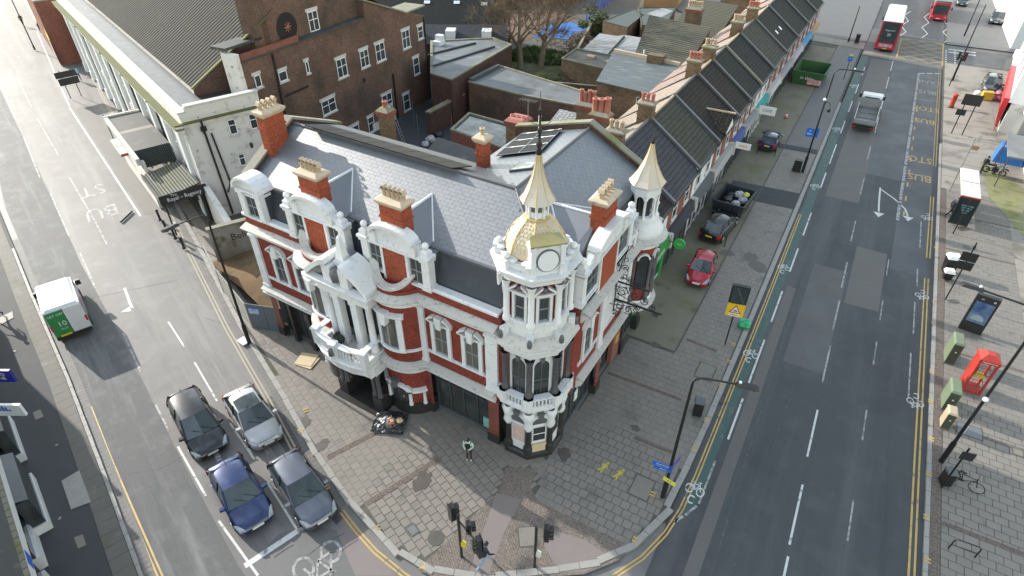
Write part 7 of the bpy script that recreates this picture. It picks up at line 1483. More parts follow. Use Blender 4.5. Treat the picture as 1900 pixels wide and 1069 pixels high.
# ---- dropside truck
tk = thing('flatbed_truck', 'grey dropside truck with an empty bed driving away', 'truck', (9.25,58.4,0), R(90)); GP = paint('truck_grey_paint',(.3,.31,.31),.2,.4); TB_ = mat('truck_bed', (.15,.15,.145), .6, (.11,.11,.105), 2, .6)
lp(tk, 'bed_floor', TB_, lambda b: b.box(-3.9,1.6,-1.05,1.05,.75,.9))
for s in (-1,1): lp(tk, 'bed_side', GP, lambda b: b.box(-3.9,1.6,s*1.05-.03,s*1.05+.03,.9,1.3))
lp(tk, 'tail_board', GP, lambda b: b.box(-3.95,-3.89,-1.05,1.05,.88,1.28)); lp(tk, 'head_board', GP, lambda b: b.box(1.55,1.62,-1.05,1.05,.9,1.9))
def cab(b):
    prof = [(1.75,.45),(3.9,.45),(3.95,1.05),(3.5,1.35),(3.0,2.15),(1.85,2.2),(1.75,2.0)]; b.add([(x,y,z) for y in (-1,1) for x,z in prof], [tuple(range(7)), tuple(range(13,6,-1))]+[(i,7+i,7+(i+1)%7,(i+1)%7) for i in range(7)])
lp(tk, 'cab', WP, cab); lp(tk, 'rear_window', 'car_glass', lambda b: b.box(1.72,1.76,-.75,.75,1.4,2.0)); lp(tk, 'windscreen', 'car_glass', lambda b: b.add([(3.5,-.9,1.37),(3.5,.9,1.37),(3.03,.85,2.13),(3.03,-.85,2.13)], [(0,1,2,3)]))
lp(tk, 'bumper', 'trim', lambda b: b.box(-4.1,-3.8,-1.0,1.0,.4,.68)); lp(tk, 'load_strap', 'trim', lambda b: (b.box(-2.2,-2.1,-1.0,1.0,.905,.92), b.box(-.5,-.42,-1.0,1.0,.905,.92)))
for s in (-1,1):
    lp(tk, 'tail_light', 'tail', lambda b: b.box(-4.12,-4.05,s*.85-.14,s*.85+.14,.5,.64)); lp(tk, 'wing_mirror', 'trim', lambda b: b.box(3.1,3.25,s*1.2-.12,s*1.2+.12,1.4,1.8))
    for x in (3.0,-2.6):
        b = MB(); b.lathe([(.05,-.13),(.34,-.13),(.36,0),(.34,.13),(.05,.13)], 14); b.v = [(p[0],p[2],p[1]) for p in b.v]; b.build('wheel', M['tyre'], tk, (x,s*.9,.36))
# ---- buses
RP = paint('bus_red_paint',(.55,.012,.03),0,.3)
def bus(label, loc, rz, L, H, deckr, rear):
    t = thing('bus', label, 'bus', loc, rz); f = L/2
    lp(t, 'body', RP, lambda b: b.prism([(-f,-1.26),(f-.15,-1.26),(f,-1.1),(f,1.1),(f-.15,1.26),(-f,1.26)], .3, H-.25, 0))
    lp(t, 'roof', deckr, lambda b: b.prism([(-f,-1.26),(f-.15,-1.26),(f,-1.1),(f,1.1),(f-.15,1.26),(-f,1.26)], H-.25, H, 0, [(-f+.25,-1.1),(f-.4,-1.1),(f-.3,-.9),(f-.3,.9),(f-.4,1.1),(-f+.25,1.1)]))
    rows = [(1.2,2.1),(2.9,3.75)] if H > 4 else [(1.2,2.4)]
    for z0,z1 in rows:
        for s in (-1,1):
            n = 7
            for k in range(n): lp(t, 'side_window', 'car_glass', lambda b: b.box(-f+.5+k*(L-1.2)/n,-f+.4+(k+1)*(L-1.2)/n,s*1.262-.012,s*1.262+.012,z0,z1))
        lp(t, 'windscreen', 'car_glass', lambda b: b.box(f-.03,f+.02,-1.05,1.05,z0-.1,z1+.15))
    lp(t, 'rear_window', 'car_glass', lambda b: b.box(-f-.03,-f+.02,-1.05,1.05,1.25,H-.35))
    for s in (-1,1):
        lp(t, 'tail_light', 'tail', lambda b: b.box(-f-.04,-f+.02,s*1.12-.07,s*1.12+.07,.9,1.2)); lp(t, 'headlight', 'lamp_glass', lambda b: b.box(f-.05,f+.03,s*.95-.16,s*.95+.16,.65,.85)); lp(t, 'wing_mirror', 'trim', lambda b: b.box(f-.1,f+.12,s*1.45-.1,s*1.45+.1,1.9,2.35))
        for x in (f-2.6,-f+3.0): b = MB(); b.lathe([(.05,-.15),(.46,-.15),(.48,0),(.46,.15),(.05,.15)], 16); b.v = [(p[0],p[2],p[1]) for p in b.v]; b.build('wheel', M['tyre'], t, (x,s*1.14,.48))
    lp(t, 'number_plate', 'plate_y', lambda b: b.box(-f-.05,-f-.02,-.3,.3,.42,.54)); lp(t, 'number_plate', 'plate_w', lambda b: b.box(f+.02,f+.04,-.3,.3,.42,.54)); lp(t, 'bumper', 'trim', lambda b: b.box(-f-.06,-f+.1,-1.2,1.2,.28,.4))
    lp(t, 'rear_advert', mat('bus_advert', (.3,.12,.28), .4, (.6,.55,.5), 3, .3), lambda b: b.box(-f-.035,-f,-.85,.85,.68,1.08))
    return t
b1 = bus('red double-decker bus with a white roof and route 25 on its dark rear window', (8.95,93.7,0), R(90), 11.2, 4.35, WP, True)
text('route_number', '25', .5, M['white_clean'], b1, face_mat((-5.65,0,2.35),(0,-1,0),(0,0,1))); text('rear_lettering', 'Stagecoach', .28, M['white_clean'], b1, face_mat((-5.65,0,2.95),(0,-1,0),(0,0,1)))
bus('red bus with dark roof coming towards the camera at the top edge', (15.4,117.6,0), R(-90), 11, 3.1, mat('dark_bus_roof', (.03,.035,.038), .3, (.1,.1,.1), 1.5, .4), False)
# ---- skips
M['skip_green'] = mat('skip_green_paint', (.035,.12,.035), .55, (.03,.09,.03), 2, .6, blotch=((.09,.07,.05), 2, .62, .72)); M['skip_dark'] = mat('skip_dark_paint', (.02,.024,.03), .5, (.035,.04,.048), 2, .6, blotch=((.1,.08,.06), 2, .64, .74))
def skip(label, loc, rz, L, W, H, pm, words=None, ink='white_clean'):
    t = thing('skip', label, 'skip', loc, rz); l, w = L/2, W/2
    lp(t, 'floor', pm, lambda b: b.box(-l+.25,l-.25,-w+.1,w-.1,.05,.12))
    for s in (-1,1): lp(t, 'side_wall', pm, lambda b: b.add([(-l+.2,s*(w-.12),.1),(l-.2,s*(w-.12),.1),(l,s*w,H),(-l,s*w,H),(-l+.2,s*(w-.2),.1),(l-.2,s*(w-.2),.1),(l,s*(w-.08),H),(-l,s*(w-.08),H)], [(0,1,2,3),(7,6,5,4),(3,2,6,7)]))
    for s in (-1,1): lp(t, 'end_wall', pm, lambda b: b.add([(s*(l-.2),-w+.12,.1),(s*(l-.2),w-.12,.1),(s*l,w,H),(s*l,-w,H),(s*(l-.28),-w+.12,.1),(s*(l-.28),w-.12,.1),(s*(l-.08),w,H),(s*(l-.08),-w,H)], [(0,1,2,3),(7,6,5,4),(3,2,6,7)]))
    lp(t, 'rim', pm, lambda b: b.sweep([(-l,-w),(l,-w),(l,w),(-l,w)], [(-.04,H-.08),(.06,H-.08),(.06,H+.03),(-.04,H+.03)], 0, True))
    for k in range(6): lp(t, 'rib', pm, lambda b: (b.box(-l+.4+k*(L-.8)/5-.04,-l+.4+k*(L-.8)/5+.04,-w-.03,-w+.05,.15,H-.05)))
    if words: text('lettering', words, H*.34, M[ink], t, face_mat((0,-w-.045,H*.55),(1,0,0),(0,0,1)))
    return t
s1 = skip('green open-topped skip with white lettering and a graffiti panel', (1.75,69.3,.12), R(-2), 3.7, 5.2, 1.6, M['skip_green'], 'in skips', 'white_clean')
lp(s1, 'graffiti_panel', mat('graffiti_pink', (.6,.5,.5), .6, (.5,.12,.12), 2.5, .4), lambda b: b.box(.1,1.7,-2.68,-2.64,.2,.85))
s2 = skip('dark skip heaped with white and grey rubbish bags', (1.5,30.6,.12), R(-4), 2.6, 3.4, 1.4, M['skip_dark'])
M['bag_black'] = mat('black_refuse_bag', (.02,.02,.022), .3, (.05,.05,.055), 4, .5, bump=.5, bscale=8); M['bag_white'] = mat('white_refuse_bag', (.5,.5,.53), .4, (.33,.34,.37), 3, .6, bump=.5, bscale=8)
def bag(name, label, loc, r, m, cat='refuse bag', group=None, sq=.7):
    b = MB(); n = 12; m_ = 8; vs = []
    for i in range(m_+1):
        for k in range(n):
            a = 2*math.pi*k/n; th = math.pi*i/m_; rr = r*(.8+.35*random.random()); vs.append((rr*math.sin(th)*math.cos(a), rr*math.sin(th)*math.sin(a), max(-r*sq*.72, -rr*sq*math.cos(th))))
    b.add(vs, [(i*n+k,i*n+(k+1)%n,(i+1)*n+(k+1)%n,(i+1)*n+k) for i in range(m_) for k in range(n)], 0, False)
    o = b.build(name, M[m] if isinstance(m,str) else m, None, (loc[0],loc[1],loc[2]+r*sq*.72)); return tag(o, label, cat, group)
LB_ = ('pale bag at the top','pale bag towards the road','black bag towards the wall at the top','black bag at the middle of the wall side','pale bag near the estate car','black bag at the corner nearest the estate car')
for i, (dx,dy,dz,r,m) in enumerate(((.2,1.0,.9,.45,'bag_white'),(.7,.3,.9,.4,'bag_white'),(-.4,.9,.75,.4,'bag_black'),(-.5,.0,.8,.4,'bag_black'),(.3,-.5,.85,.38,'bag_white'),(-.3,-1.0,.7,.4,'bag_black'))): bag('refuse_bag', LB_[i]+' of the heap in the dark skip', (1.5+dx,30.6+dy,dz), r, m, group='rubbish bags in the dark skip')
bag('refuse_sack', 'lime yellow sack on top of the rubbish in the dark skip', (2.3,31.3,1.25), .3, mat('lime_sack', (.5,.5,.08), .5))
# ================================================================== MOTORBIKE, BICYCLE
def wheel2(b, c, r, tr, ax='y'): b.tube([(c[0]+r*math.cos(2*math.pi*k/16),c[1],c[2]+r*math.sin(2*math.pi*k/16)) for k in range(17)], tr, 6)
mo = thing('motorbike', 'black motorbike with a top box parked on the mossy forecourt', 'motorbike', (20.9,49.6,.14), R(-6))
for x in (-.68,.7):
    lp(mo, 'wheel', 'tyre', lambda b: wheel2(b, (x,0,.3), .25, .06)); lp(mo, 'hub', 'rim', lambda b: [b.tube([(x,0,.3),(x+.24*math.cos(a),0,.3+.24*math.sin(a))], .012, 3) for a in [k*math.pi/3 for k in range(6)]])
lp(mo, 'frame', 'trim', lambda b: (b.tube([(-.68,.08,.3),(-.3,.08,.5),(.2,.05,.75),(.45,.04,.85),(.7,.08,.3)], .045, 5), b.rbox((0,0,.42), (.5,.26,.34)), b.tube([(-.7,-.16,.35),(.1,-.16,.3)], .05, 6)))
lp(mo, 'fuel_tank', paint('bike_black',(.02,.02,.022)), lambda b: b.lathe([(.02,-.3),(.13,-.2),(.17,.0),(.14,.22),(.03,.3)], 10)); ft = mo.children[-1]; ft.rotation_euler = (0, R(80), 0); ft.location = (.22,0,.85)
lp(mo, 'seat', 'trim', lambda b: b.prism([(-.75,-.13),(.0,-.11),(.0,.11),(-.75,.13)], .74, .88, 0, [(-.72,-.1),(-.05,-.08),(-.05,.08),(-.72,.1)])); lp(mo, 'top_box', 'trim', lambda b: b.prism([(-1.15,-.25),(-.65,-.25),(-.65,.25),(-1.15,.25)], .9, 1.25, 0, [(-1.1,-.2),(-.7,-.2),(-.7,.2),(-1.1,.2)])); lp(mo, 'box_lid', 'cover', lambda b: b.box(-1.08,-.72,-.18,.18,1.255,1.28))
lp(mo, 'handlebar', 'chrome', lambda b: b.tube([(.42,-.38,1.02),(.5,-.15,1.0),(.5,.15,1.0),(.42,.38,1.02)], .018, 5)); lp(mo, 'headlamp', 'lamp_glass', lambda b: b.ball((.68,0,.88), .1, 8)); lp(mo, 'fork', 'chrome', lambda b: [b.tube([(.5,s*.09,.98),(.7,s*.09,.3)], .025, 5) for s in (-1,1)]); lp(mo, 'mudguard', 'trim', lambda b: b.tube([(.7+.36*math.cos(a),0,.3+.36*math.sin(a)) for a in [R(40+15*k) for k in range(7)]], .06, 4))
for s in (-1,1): lp(mo, 'mirror', 'trim', lambda b: (b.tube([(.45,s*.3,1.02),(.42,s*.36,1.2)], .01, 4), b.ball((.42,s*.36,1.23), .06, 6)))
bk_ = thing('bicycle', 'black bicycle with dropped frame locked to the signpost', 'bicycle', (17.95,9.2,.135), R(-14))
for x in (-.53,.53):
    lp(bk_, 'wheel', 'tyre', lambda b: wheel2(b, (x,0,.34), .33, .02)); lp(bk_, 'spokes', 'chrome', lambda b: [b.tube([(x,0,.34),(x+.32*math.cos(a),0,.34+.32*math.sin(a))], .004, 3, cap=False) for a in [k*math.pi/8 for k in range(16)]])
lp(bk_, 'frame', 'trim', lambda b: [b.tube(p, .02, 5) for p in ([(-.53,0,.34),(-.1,0,.3)],[(-.1,0,.3),(-.22,0,.82)],[(-.1,0,.3),(.38,0,.72)],[(-.2,0,.74),(.38,0,.8)],[(-.53,0,.34),(-.2,0,.74)],[(.36,0,.9),(.53,0,.34)])])
lp(bk_, 'saddle', 'trim', lambda b: b.prism([(-.36,-.08),(-.08,-.02),(-.08,.02),(-.36,.08)], .83, .89)); lp(bk_, 'handlebar', 'trim', lambda b: b.tube([(.2,-.27,.98),(.38,-.2,1.0),(.38,.2,1.0),(.2,.27,.98)], .015, 5)); lp(bk_, 'chain_guard', 'trim', lambda b: b.rbox((-.2,.05,.31), (.35,.02,.1))); lp(bk_, 'mudguard', 'trim', lambda b: b.tube([(-.53+.37*math.cos(a),0,.34+.37*math.sin(a)) for a in [R(20+20*k) for k in range(7)]], .025, 4)); lp(bk_, 'carrier', 'trim', lambda b: b.box(-.75,-.3,-.07,.07,.74,.76))
# ================================================================== STREET FURNITURE
M['post'] = mat('black_post', (.013,.014,.014), .4); M['grey_post'] = mat('grey_post', (.2,.21,.21), .5); M['sign_black'] = mat('sign_back', (.018,.019,.02), .5)
M['sign_blue'] = mat('blue_sign', (.01,.12,.5), .4); M['cab_green'] = mat('cabinet_green', (.16,.2,.125), .55, (.13,.165,.1), 2, .6); M['cab_side'] = mat('cabinet_green_dark', (.05,.06,.04), .6)
M['buff'] = mat('buff_cabinet', (.42,.34,.23), .6, (.35,.28,.19), 2, .6); M['box_red'] = mat('telephone_red', (.42,.035,.022), .5, (.34,.03,.02), 2, .5); M['lens_white'] = mat('lamp_lens', (.75,.77,.78), .15)
def P3(px, py, z=.11): return at(px, py, z)
def lamp(label, p, h, arm=None, arm_h=None, base_h=1.2, lean=(0,0), globe=None, armr=.045):
    t = thing('street_lamp', label, 'street lamp', p)
    lp(t, 'base', 'post', lambda b: b.tube([(0,0,0),(0,0,base_h)], .13, 8)); lp(t, 'pole', 'post', lambda b: b.tube([(0,0,base_h),(lean[0],lean[1],h)], [.085,.055], 8))
    if arm:
        ax, ay = arm; n = 6; r = .45; L = math.hypot(ax,ay); ux, uy = ax/L, ay/L
        pts = [(lean[0]+ux*r*(1-math.cos(k*math.pi/2/n)), lean[1]+uy*r*(1-math.cos(k*math.pi/2/n)), h+r*math.sin(k*math.pi/2/n)) for k in range(n+1)]+[(lean[0]+ax,lean[1]+ay,h+r+.05)]
        lp(t, 'arm', 'post', lambda b: b.tube(pts, armr, 6)); a = math.atan2(ay,ax)
        hd = MB(); hd.prism([(-.05,-.12),(.75,-.16),(.85,-.1),(.85,.1),(.75,.16),(-.05,.12)], 0, .14, 0, [(0,-.06),(.7,-.1),(.78,-.06),(.78,.06),(.7,.1),(0,.06)]); H = hd.build('lantern', M['post'], t, (lean[0]+ax,lean[1]+ay,h+r-.0), a)
        s = MB(); s.lathe([(.001,.14),(.07,.16),(.05,.24),(.001,.26)], 8, (.12,0,0)); s.build('photocell', M['lens_white'], H)
    return t
p = P3(1231,922); l1 = lamp('black swan-neck street lamp on the kerb carrying the blue street name sign', p, 7.75, (1.55,.35))
SGN = lambda t, name, z, sx, sz, m, rz, off=0, th=.03, back='sign_black': None
def plate(t, name, c, sx, sz, m, rz=0, th=.03, words=None, ts=.2, ink='white_clean', back=None):
    b = MB(); b.rbox((0,0,0), (sx,th,sz)); o = b.build(name, M[m] if isinstance(m,str) else m, t, c, rz)
    if words: text('lettering', words, ts, M[ink], o, face_mat((0,-th/2-.003,0),(1,0,0),(0,0,1)))
    return o
plate(l1, 'direction_sign', (-.35,-.1,2.35), .95, .2, 'sign_blue', R(8), words='Seven Kings', ts=.12); plate(l1, 'direction_sign', (-.3,-.12,2.1), .85, .2, 'sign_blue', R(8), words='Ilford', ts=.12); plate(l1, 'direction_sign', (.12,.3,2.35), .8, .28, mat('purple_sign', (.1,.07,.3), .45), R(75)); plate(l1, 'yellow_plate', (.12,-.16,1.5), .6, .26, mat('lime_plate', (.62,.6,.1), .5), R(-10), words='4 7', ts=.18, ink='post')
p = P3(1490,320); l2 = lamp('tall black street lamp with globe bracket and blue sign by the cycle lane', p, 9.1, (1.3,.0), base_h=1.6)
lp(l2, 'globe_bracket', 'post', lambda b: b.tube([(0,0,6.6),(.25,-.1,6.75),(.5,-.2,6.6),(.5,-.2,6.35)], .03, 5)); lp(l2, 'globe', 'post', lambda b: b.lathe([(.02,6.35),(.16,6.2),(.1,5.95),(.02,5.9)], 8, (.5,-.2,0))); lp(l2, 'globe', 'lens_white', lambda b: b.ball((-.08,-.05,6.9), .14, 8))
plate(l2, 'parking_sign', (-.42,-.1,3.85), .62, .8, 'sign_blue', R(10), words='P\n8am', ts=.26); plate(l2, 'side_sign', (.12,.1,3.85), .3, .85, 'sign_blue', R(10))
lp(l2, 'feeder_pillar', 'post', lambda b: b.prism([(-.95,-.3),(-.2,-.3),(-.2,.3),(-.95,.3)], 0, 1.1, 0, [(-.9,-.25),(-.25,-.25),(-.25,.25),(-.9,.25)]))
p = P3(464,637); l3 = lamp('slim black street lamp on the left pavement in front of the hoarding', p, 8.85, (-.2,-1.5), base_h=1.5, lean=(.15,.05), armr=.035)
p = P3(1747,857); l4 = lamp('tall black street lamp on the right pavement with a white sensor', p, 9.4, (-2.2,.3), base_h=1.5); lp(l4, 'sensor', 'lens_white', lambda b: b.ball((0,-.1,4.7), .13, 8)); plate(l4, 'notice', (.12,.2,2.2), .5, .55, mat('pale_lilac_notice', (.55,.5,.56), .5), R(60))
pp = P3(66,93); lamp('black street lamp on the far left pavement near the corner shop', pp, 8.5, (-2,-1), base_h=.6)
for (x,y,lab,h) in ((1790,67,'tall black lamp column with thick base by the side street',10),(1768,150,'slender black column in front of the pillar box',9),(1575,78,'thin dark post near the bus at the far crossing',5)): lamp(lab, P3(x,y), h, None, base_h=1.8 if h == 10 else .5)
# litter bins
def bin_(label, p, rz, m='post', s=1):
    t = thing('litter_bin', label, 'litter bin', p, rz); lp(t, 'body', m, lambda b: b.prism([(-.24*s,-.24*s),(.24*s,-.24*s),(.24*s,.24*s),(-.24*s,.24*s)], .05, 1.0*s)); lp(t, 'lid', 'lead', lambda b: b.prism([(-.28*s,-.28*s),(.28*s,-.28*s),(.28*s,.28*s),(-.28*s,.28*s)], 1.0*s, 1.1*s, 0, [(-.24*s,-.24*s),(.24*s,-.24*s),(.24*s,.24*s),(-.24*s,.24*s)])); lp(t, 'slot', 'soot', lambda b: b.box(-.18*s,.18*s,-.26*s,-.23*s,.7*s,.88*s)); return t
bin_('black litter bin with grey lid beside the near lamp post', P3(1294,768), R(12)); bin_('dark litter bin near the bus on the far pavement', P3(1590,80), 0, s=1.2); bin_('black bin at the foot of the signpost by the bicycle', P3(1752,897), R(20), s=.9)
# wheelie bins by the kerb, near the double signpost
def rbin(label, p, rz, m, w=.8, d=.7, h=1.25):
    t = thing('wheelie_bin', label, 'wheelie bin', p, rz); lp(t, 'body', 'post', lambda b: b.prism([(-w*.4,-d*.4),(w*.4,-d*.4),(w*.4,d*.4),(-w*.4,d*.4)], .08, h, 0, [(-w/2,-d/2),(w/2,-d/2),(w/2,d/2),(-w/2,d/2)])); lp(t, 'lid', m, lambda b: b.prism([(-w*.54,-d*.55),(w*.54,-d*.55),(w*.54,d*.55),(-w*.54,d*.55)], h, h+.22, 0, [(-w*.4,-d*.42),(w*.4,-d*.42),(w*.4,d*.42),(-w*.4,d*.42)])); return t
rbin('large black bin with a rounded white lid at the right kerb', P3(1757,505), R(15), 'lens_white'); rbin('smaller white-lidded bin just below the larger one', P3(1756,518), R(10), 'lens_white', .6, .5, .6)
# signposts
def signpost(label, p, h, plates, rz=0, m='post', name='signpost'):
    t = thing(name, label, 'sign', p, rz); lp(t, 'post', m, lambda b: b.tube([(0,0,0),(0,0,h)], .045, 6))
    for (nm,c,sx,sz,mm,r,wd,ts,ink) in plates: plate(t, nm, c, sx, sz, mm, r, .03, wd, ts, ink)
    return t
ws = signpost('black framed roadworks board with red warning triangle on yellow', P3(1346,640), 4.2, [], R(12)); 
lp(ws, 'box', 'sign_black', lambda b: (b.box(-.5,.5,-.12,.12,3.35,4.6),)); lp(ws, 'display_glass', 'car_glass', lambda b: b.box(-.42,.42,-.14,-.11,3.42,4.52)); lp(ws, 'warning_board', mat('roadworks_yellow', (.72,.46,.02), .5), lambda b: b.box(-.5,.5,-.15,-.1,2.4,3.33))
tri = lambda s, y: [(-.33*s,y,2.68+.29*(1-s)*.7),(.33*s,y,2.68+.29*(1-s)*.7),(0,y,2.68+.6*s+.29*(1-s)*.7)]
lp(ws, 'red_triangle', 'box_red', lambda b: b.add(tri(1,-.156), [(0,1,2)])); lp(ws, 'white_triangle', 'white_clean', lambda b: b.add(tri(.72,-.16), [(0,1,2)])); lp(ws, 'figure', 'post', lambda b: (b.add([(-.12,-.164,2.8),(.0,-.164,2.95),(.05,-.164,2.8)], [(0,1,2)]), b.add([(.02,-.164,2.8),(.08,-.164,2.9),(.14,-.164,2.8)], [(0,1,2)]))); lp(ws, 'text_panel', 'white_clean', lambda b: b.box(-.32,.32,-.16,-.15,2.45,2.63)); text('lettering', 'Children', .13, M['post'], ws, face_mat((0,-.163,2.54),(1,0,0),(0,0,1)))
bag('refuse_bag', 'bright green plastic sack beside the roadworks board', (*P3(1381,606).xy,.12), .42, mat('green_sack', (.02,.4,.18), .35, (.015,.3,.13), 4, .5, bump=.4, bscale=8))
bs = thing('road_sign', 'big black-backed road sign on two posts with a smaller plate below', 'sign', P3(1766,248), R(2)); 
for x in (0,.95): lp(bs, 'post', 'post', lambda b: b.tube([(x,0,0),(x,0,3.6)], .055, 6))
lp(bs, 'board', 'sign_black', lambda b: b.box(-.35,1.3,-.08,-.03,3.1,4.2)); lp(bs, 'small_board', 'sign_black', lambda b: b.box(-.45,.4,-.1,-.05,2.0,2.6))
bl2 = thing('road_sign', 'double black road sign board on two legs on the left pavement', 'sign', P3(133,184), R(78)); 
for x in (0,1.15): lp(bl2, 'post', 'post', lambda b: b.tube([(x,0,0),(x,0,3.3)], .05, 6))
lp(bl2, 'board', 'sign_black', lambda b: b.box(-.6,1.6,-.08,-.03,2.45,3.15)); lp(bl2, 'board', 'sign_black', lambda b: b.box(-.5,1.6,-.08,-.03,1.6,2.4))
p = P3(1755,556); d2 = signpost('black double sign plate on a thin pole by the white-lidded bins', p, 4.6, [], 0); lp(d2, 'plate', 'sign_black', lambda b: b.box(-.45,.45,-.09,-.05,2.55,3.15)); lp(d2, 'plate', 'sign_black', lambda b: b.box(-.45,.45,-.09,-.05,3.2,3.85)); lp(d2, 'cap', 'post', lambda b: b.tube([(0,0,4.1),(0,0,4.35)], .08, 6))
p = P3(1747,905); d3 = signpost('signpost with a dark plate leaning over the bicycle', p, 3.0, [('plate',(.1,-.06,2.55),.55,.5,'sign_black',R(10),None,0,None)])
signpost('thin black pole just below the bus shelter', P3(1769,434), 3.0, [])
signpost('white-topped slim pole with parking plate beyond the bus shelter', P3(1762,356), 5.0, [('plate',(.3,-.05,4.2),.5,.35,mat('brown_plate',(.3,.16,.1),.5),0,None,0,None)], 0, 'grey_post')
signpost('blue and yellow small sign on a thin pole at the cycle lane', P3(1566,148), 3.0, [('plate',(0,-.05,2.6),.5,.6,'sign_blue',0,'P',.3,'white_clean'),('plate',(0,-.05,3.05),.4,.25,mat('lime2',(.5,.6,.1),.5),0,None,0,None)])
p = P3(208,268); bsn = signpost('bus stop pole with a small red roundel flag on the left pavement', P3(213,262), 2.9, [('flag',(.3,-.05,2.6),.5,.6,'white_clean',R(-20),None,0,None)]); lp(bsn, 'roundel', 'box_red', lambda b: (b.ring((0,0),.1,.17,0,16), setattr(b,'v',[(.3+p[0]*math.cos(R(-20)),-.08+p[0]*math.sin(R(-20)),2.65+p[1]) for p in b.v])))
for (x,y) in ((1420,280),(1437,283)): 
    pass
# traffic lights
M['lens_off'] = mat('signal_lens', (.03,.03,.032), .2)
def head(t, c, rz, n=3, nm='signal_head'):
    b = MB(); b.rbox((0,0,0), (.28,.18,.29*n+.06)); H = b.build(nm, M['post'], t, c, rz)
    bb_ = MB(); bb_.rbox((0,.12,0), (.4,.02,.3*n+.14)); bb_.build('backing_board', M['post'], H)
    for k in range(n):
        z = .29*(k-(n-1)/2); l = MB(); l.add([(.11*math.cos(a),-.105,z+.11*math.sin(a)) for a in [2*math.pi*i/12 for i in range(12)]], [tuple(range(12))]); l.build('lens', M['lens_off'], H)
        v = MB(); v.add([(.14*math.cos(a),yy,z+.14*math.sin(a)) for yy in (-.1,-.28) for a in [math.pi*i/8 for i in range(9)]], [(i,i+1,10+i,9+i) for i in range(8)]); v.build('visor', M['post'], H)
    return H
p = P3(858,1034); tl = thing('traffic_light', 'black traffic light post with three signal heads on a crossbar at the corner', 'traffic light', p); lp(tl, 'post', 'post', lambda b: b.tube([(0,0,0),(0,0,3.3)], .065, 8)); lp(tl, 'crossbar', 'post', lambda b: b.tube([(-.25,.1,2.85),(1.3,-.45,2.85)], .04, 5))
head(tl, (-.4,.15,2.95), R(150)); head(tl, (.55,-.05,2.9), R(130), 2); head(tl, (1.25,-.4,2.75), R(-35)); lp(tl, 'push_button', mat('button_yellow', (.62,.5,.05), .5), lambda b: b.box(.06,.24,-.06,.1,1.0,1.3))
p = P3(993,1052); t2 = thing('traffic_light', 'black traffic light post with one angled signal head and push-button box', 'traffic light', p); lp(t2, 'post', 'post', lambda b: b.tube([(0,0,0),(0,0,3.1)], .065, 8)); head(t2, (.42,.12,2.85), R(120), 3); lp(t2, 'push_button', mat('button_white', (.6,.6,.5), .5), lambda b: b.box(.06,.24,-.06,.1,1.0,1.3))
t3 = thing('traffic_light', 'black traffic signal at the far side street', 'traffic light', P3(1762,160)); lp(t3, 'post', 'post', lambda b: b.tube([(0,0,0),(0,0,3.6)], .06, 6)); head(t3, (.3,.1,3.6), R(200)); head(t3, (-.3,.1,3.6), R(90))
# telephone kiosk, cabinets, pillar box, advertising screen
k0 = P3(1806,733); kx = thing('telephone_box', 'red glazed telephone box with a domed roof on the right pavement', 'telephone box', (16.85,15.35,.125), R(4))
for sx in (-1,1):
    for sy in (-1,1): lp(kx, 'corner_post', 'box_red', lambda b: b.box(sx*.42-.05,sx*.42+.05,sy*.42-.05,sy*.42+.05,.05,2.2))
lp(kx, 'plinth', 'box_red', lambda b: b.box(-.48,.48,-.48,.48,0,.12)); lp(kx, 'cornice', 'box_red', lambda b: b.box(-.5,.5,-.5,.5,2.2,2.42))
lp(kx, 'roof', 'box_red', lambda b: b.prism([(-.5,-.5),(.5,-.5),(.5,.5),(-.5,.5)], 2.42, 2.68, 0, [(-.18,-.18),(.18,-.18),(.18,.18),(-.18,.18)]))
lp(kx, 'back_wall', 'box_red', lambda b: b.box(-.46,-.43,-.4,.4,.1,2.2))
for k in range(4): lp(kx, 'glazing_bar', 'box_red', lambda b: (b.box(-.4,.4,-.45,-.42,.5+.45*k,.53+.45*k), b.box(-.4,.4,.42,.45,.5+.45*k,.53+.45*k), b.box(.42,.45,-.4,.4,.5+.45*k,.53+.45*k)))
lp(kx, 'shelf', mat('yellow_shelf',(.6,.42,.05),.5), lambda b: b.box(-.4,.3,-.2,.3,.95,1.05)); lp(kx, 'telephone', 'trim', lambda b: b.box(-.4,-.2,-.15,.15,1.1,1.7))
text('lettering', 'TELEPHONE', .13, M['white_clean'], kx, face_mat((0,-.505,2.31),(1,0,0),(0,0,1)))
kx.location = (16.85+.45,P3(1806,733).y+.2,.125); kx.location.x = P3(1800,729).x; kx.location.y = P3(1800,729).y+.45
def cabinet(label, p, w, d, h, m, rz=0):
    t = thing('utility_cabinet', label, 'cabinet', p, rz); lp(t, 'body', m, lambda b: b.box(-w/2,w/2,-d/2,d/2,.06,h)); lp(t, 'roof', m, lambda b: b.prism([(-w/2-.03,-d/2-.03),(w/2+.03,-d/2-.03),(w/2+.03,d/2+.03),(-w/2-.03,d/2+.03)], h, h+.1, 0, [(-w/2+.05,-d/2+.05),(w/2-.05,-d/2+.05),(w/2-.05,d/2-.05),(-w/2+.05,d/2-.05)])); lp(t, 'end_panel', 'cab_side', lambda b: b.box(-w/2+.02,w/2-.02,-d/2-.012,-d/2,.08,h-.02)); lp(t, 'base', 'lead', lambda b: b.box(-w/2-.02,w/2+.02,-d/2-.02,d/2+.02,0,.06))
    lp(t, 'door', m, lambda b: b.box(w/2,w/2+.012,-d/2+.05,d/2-.05,.1,h-.05)); lp(t, 'badge', 'white_clean', lambda b: b.box(-.03,.05,-d/2-.016,-d/2-.011,h*.6,h*.66)); return t
def cab_at(label, px, py, w, d, h, m): p = P3(px,py); return cabinet(label, (p.x,p.y+d/2,.125), w, d, h, m, R(2))
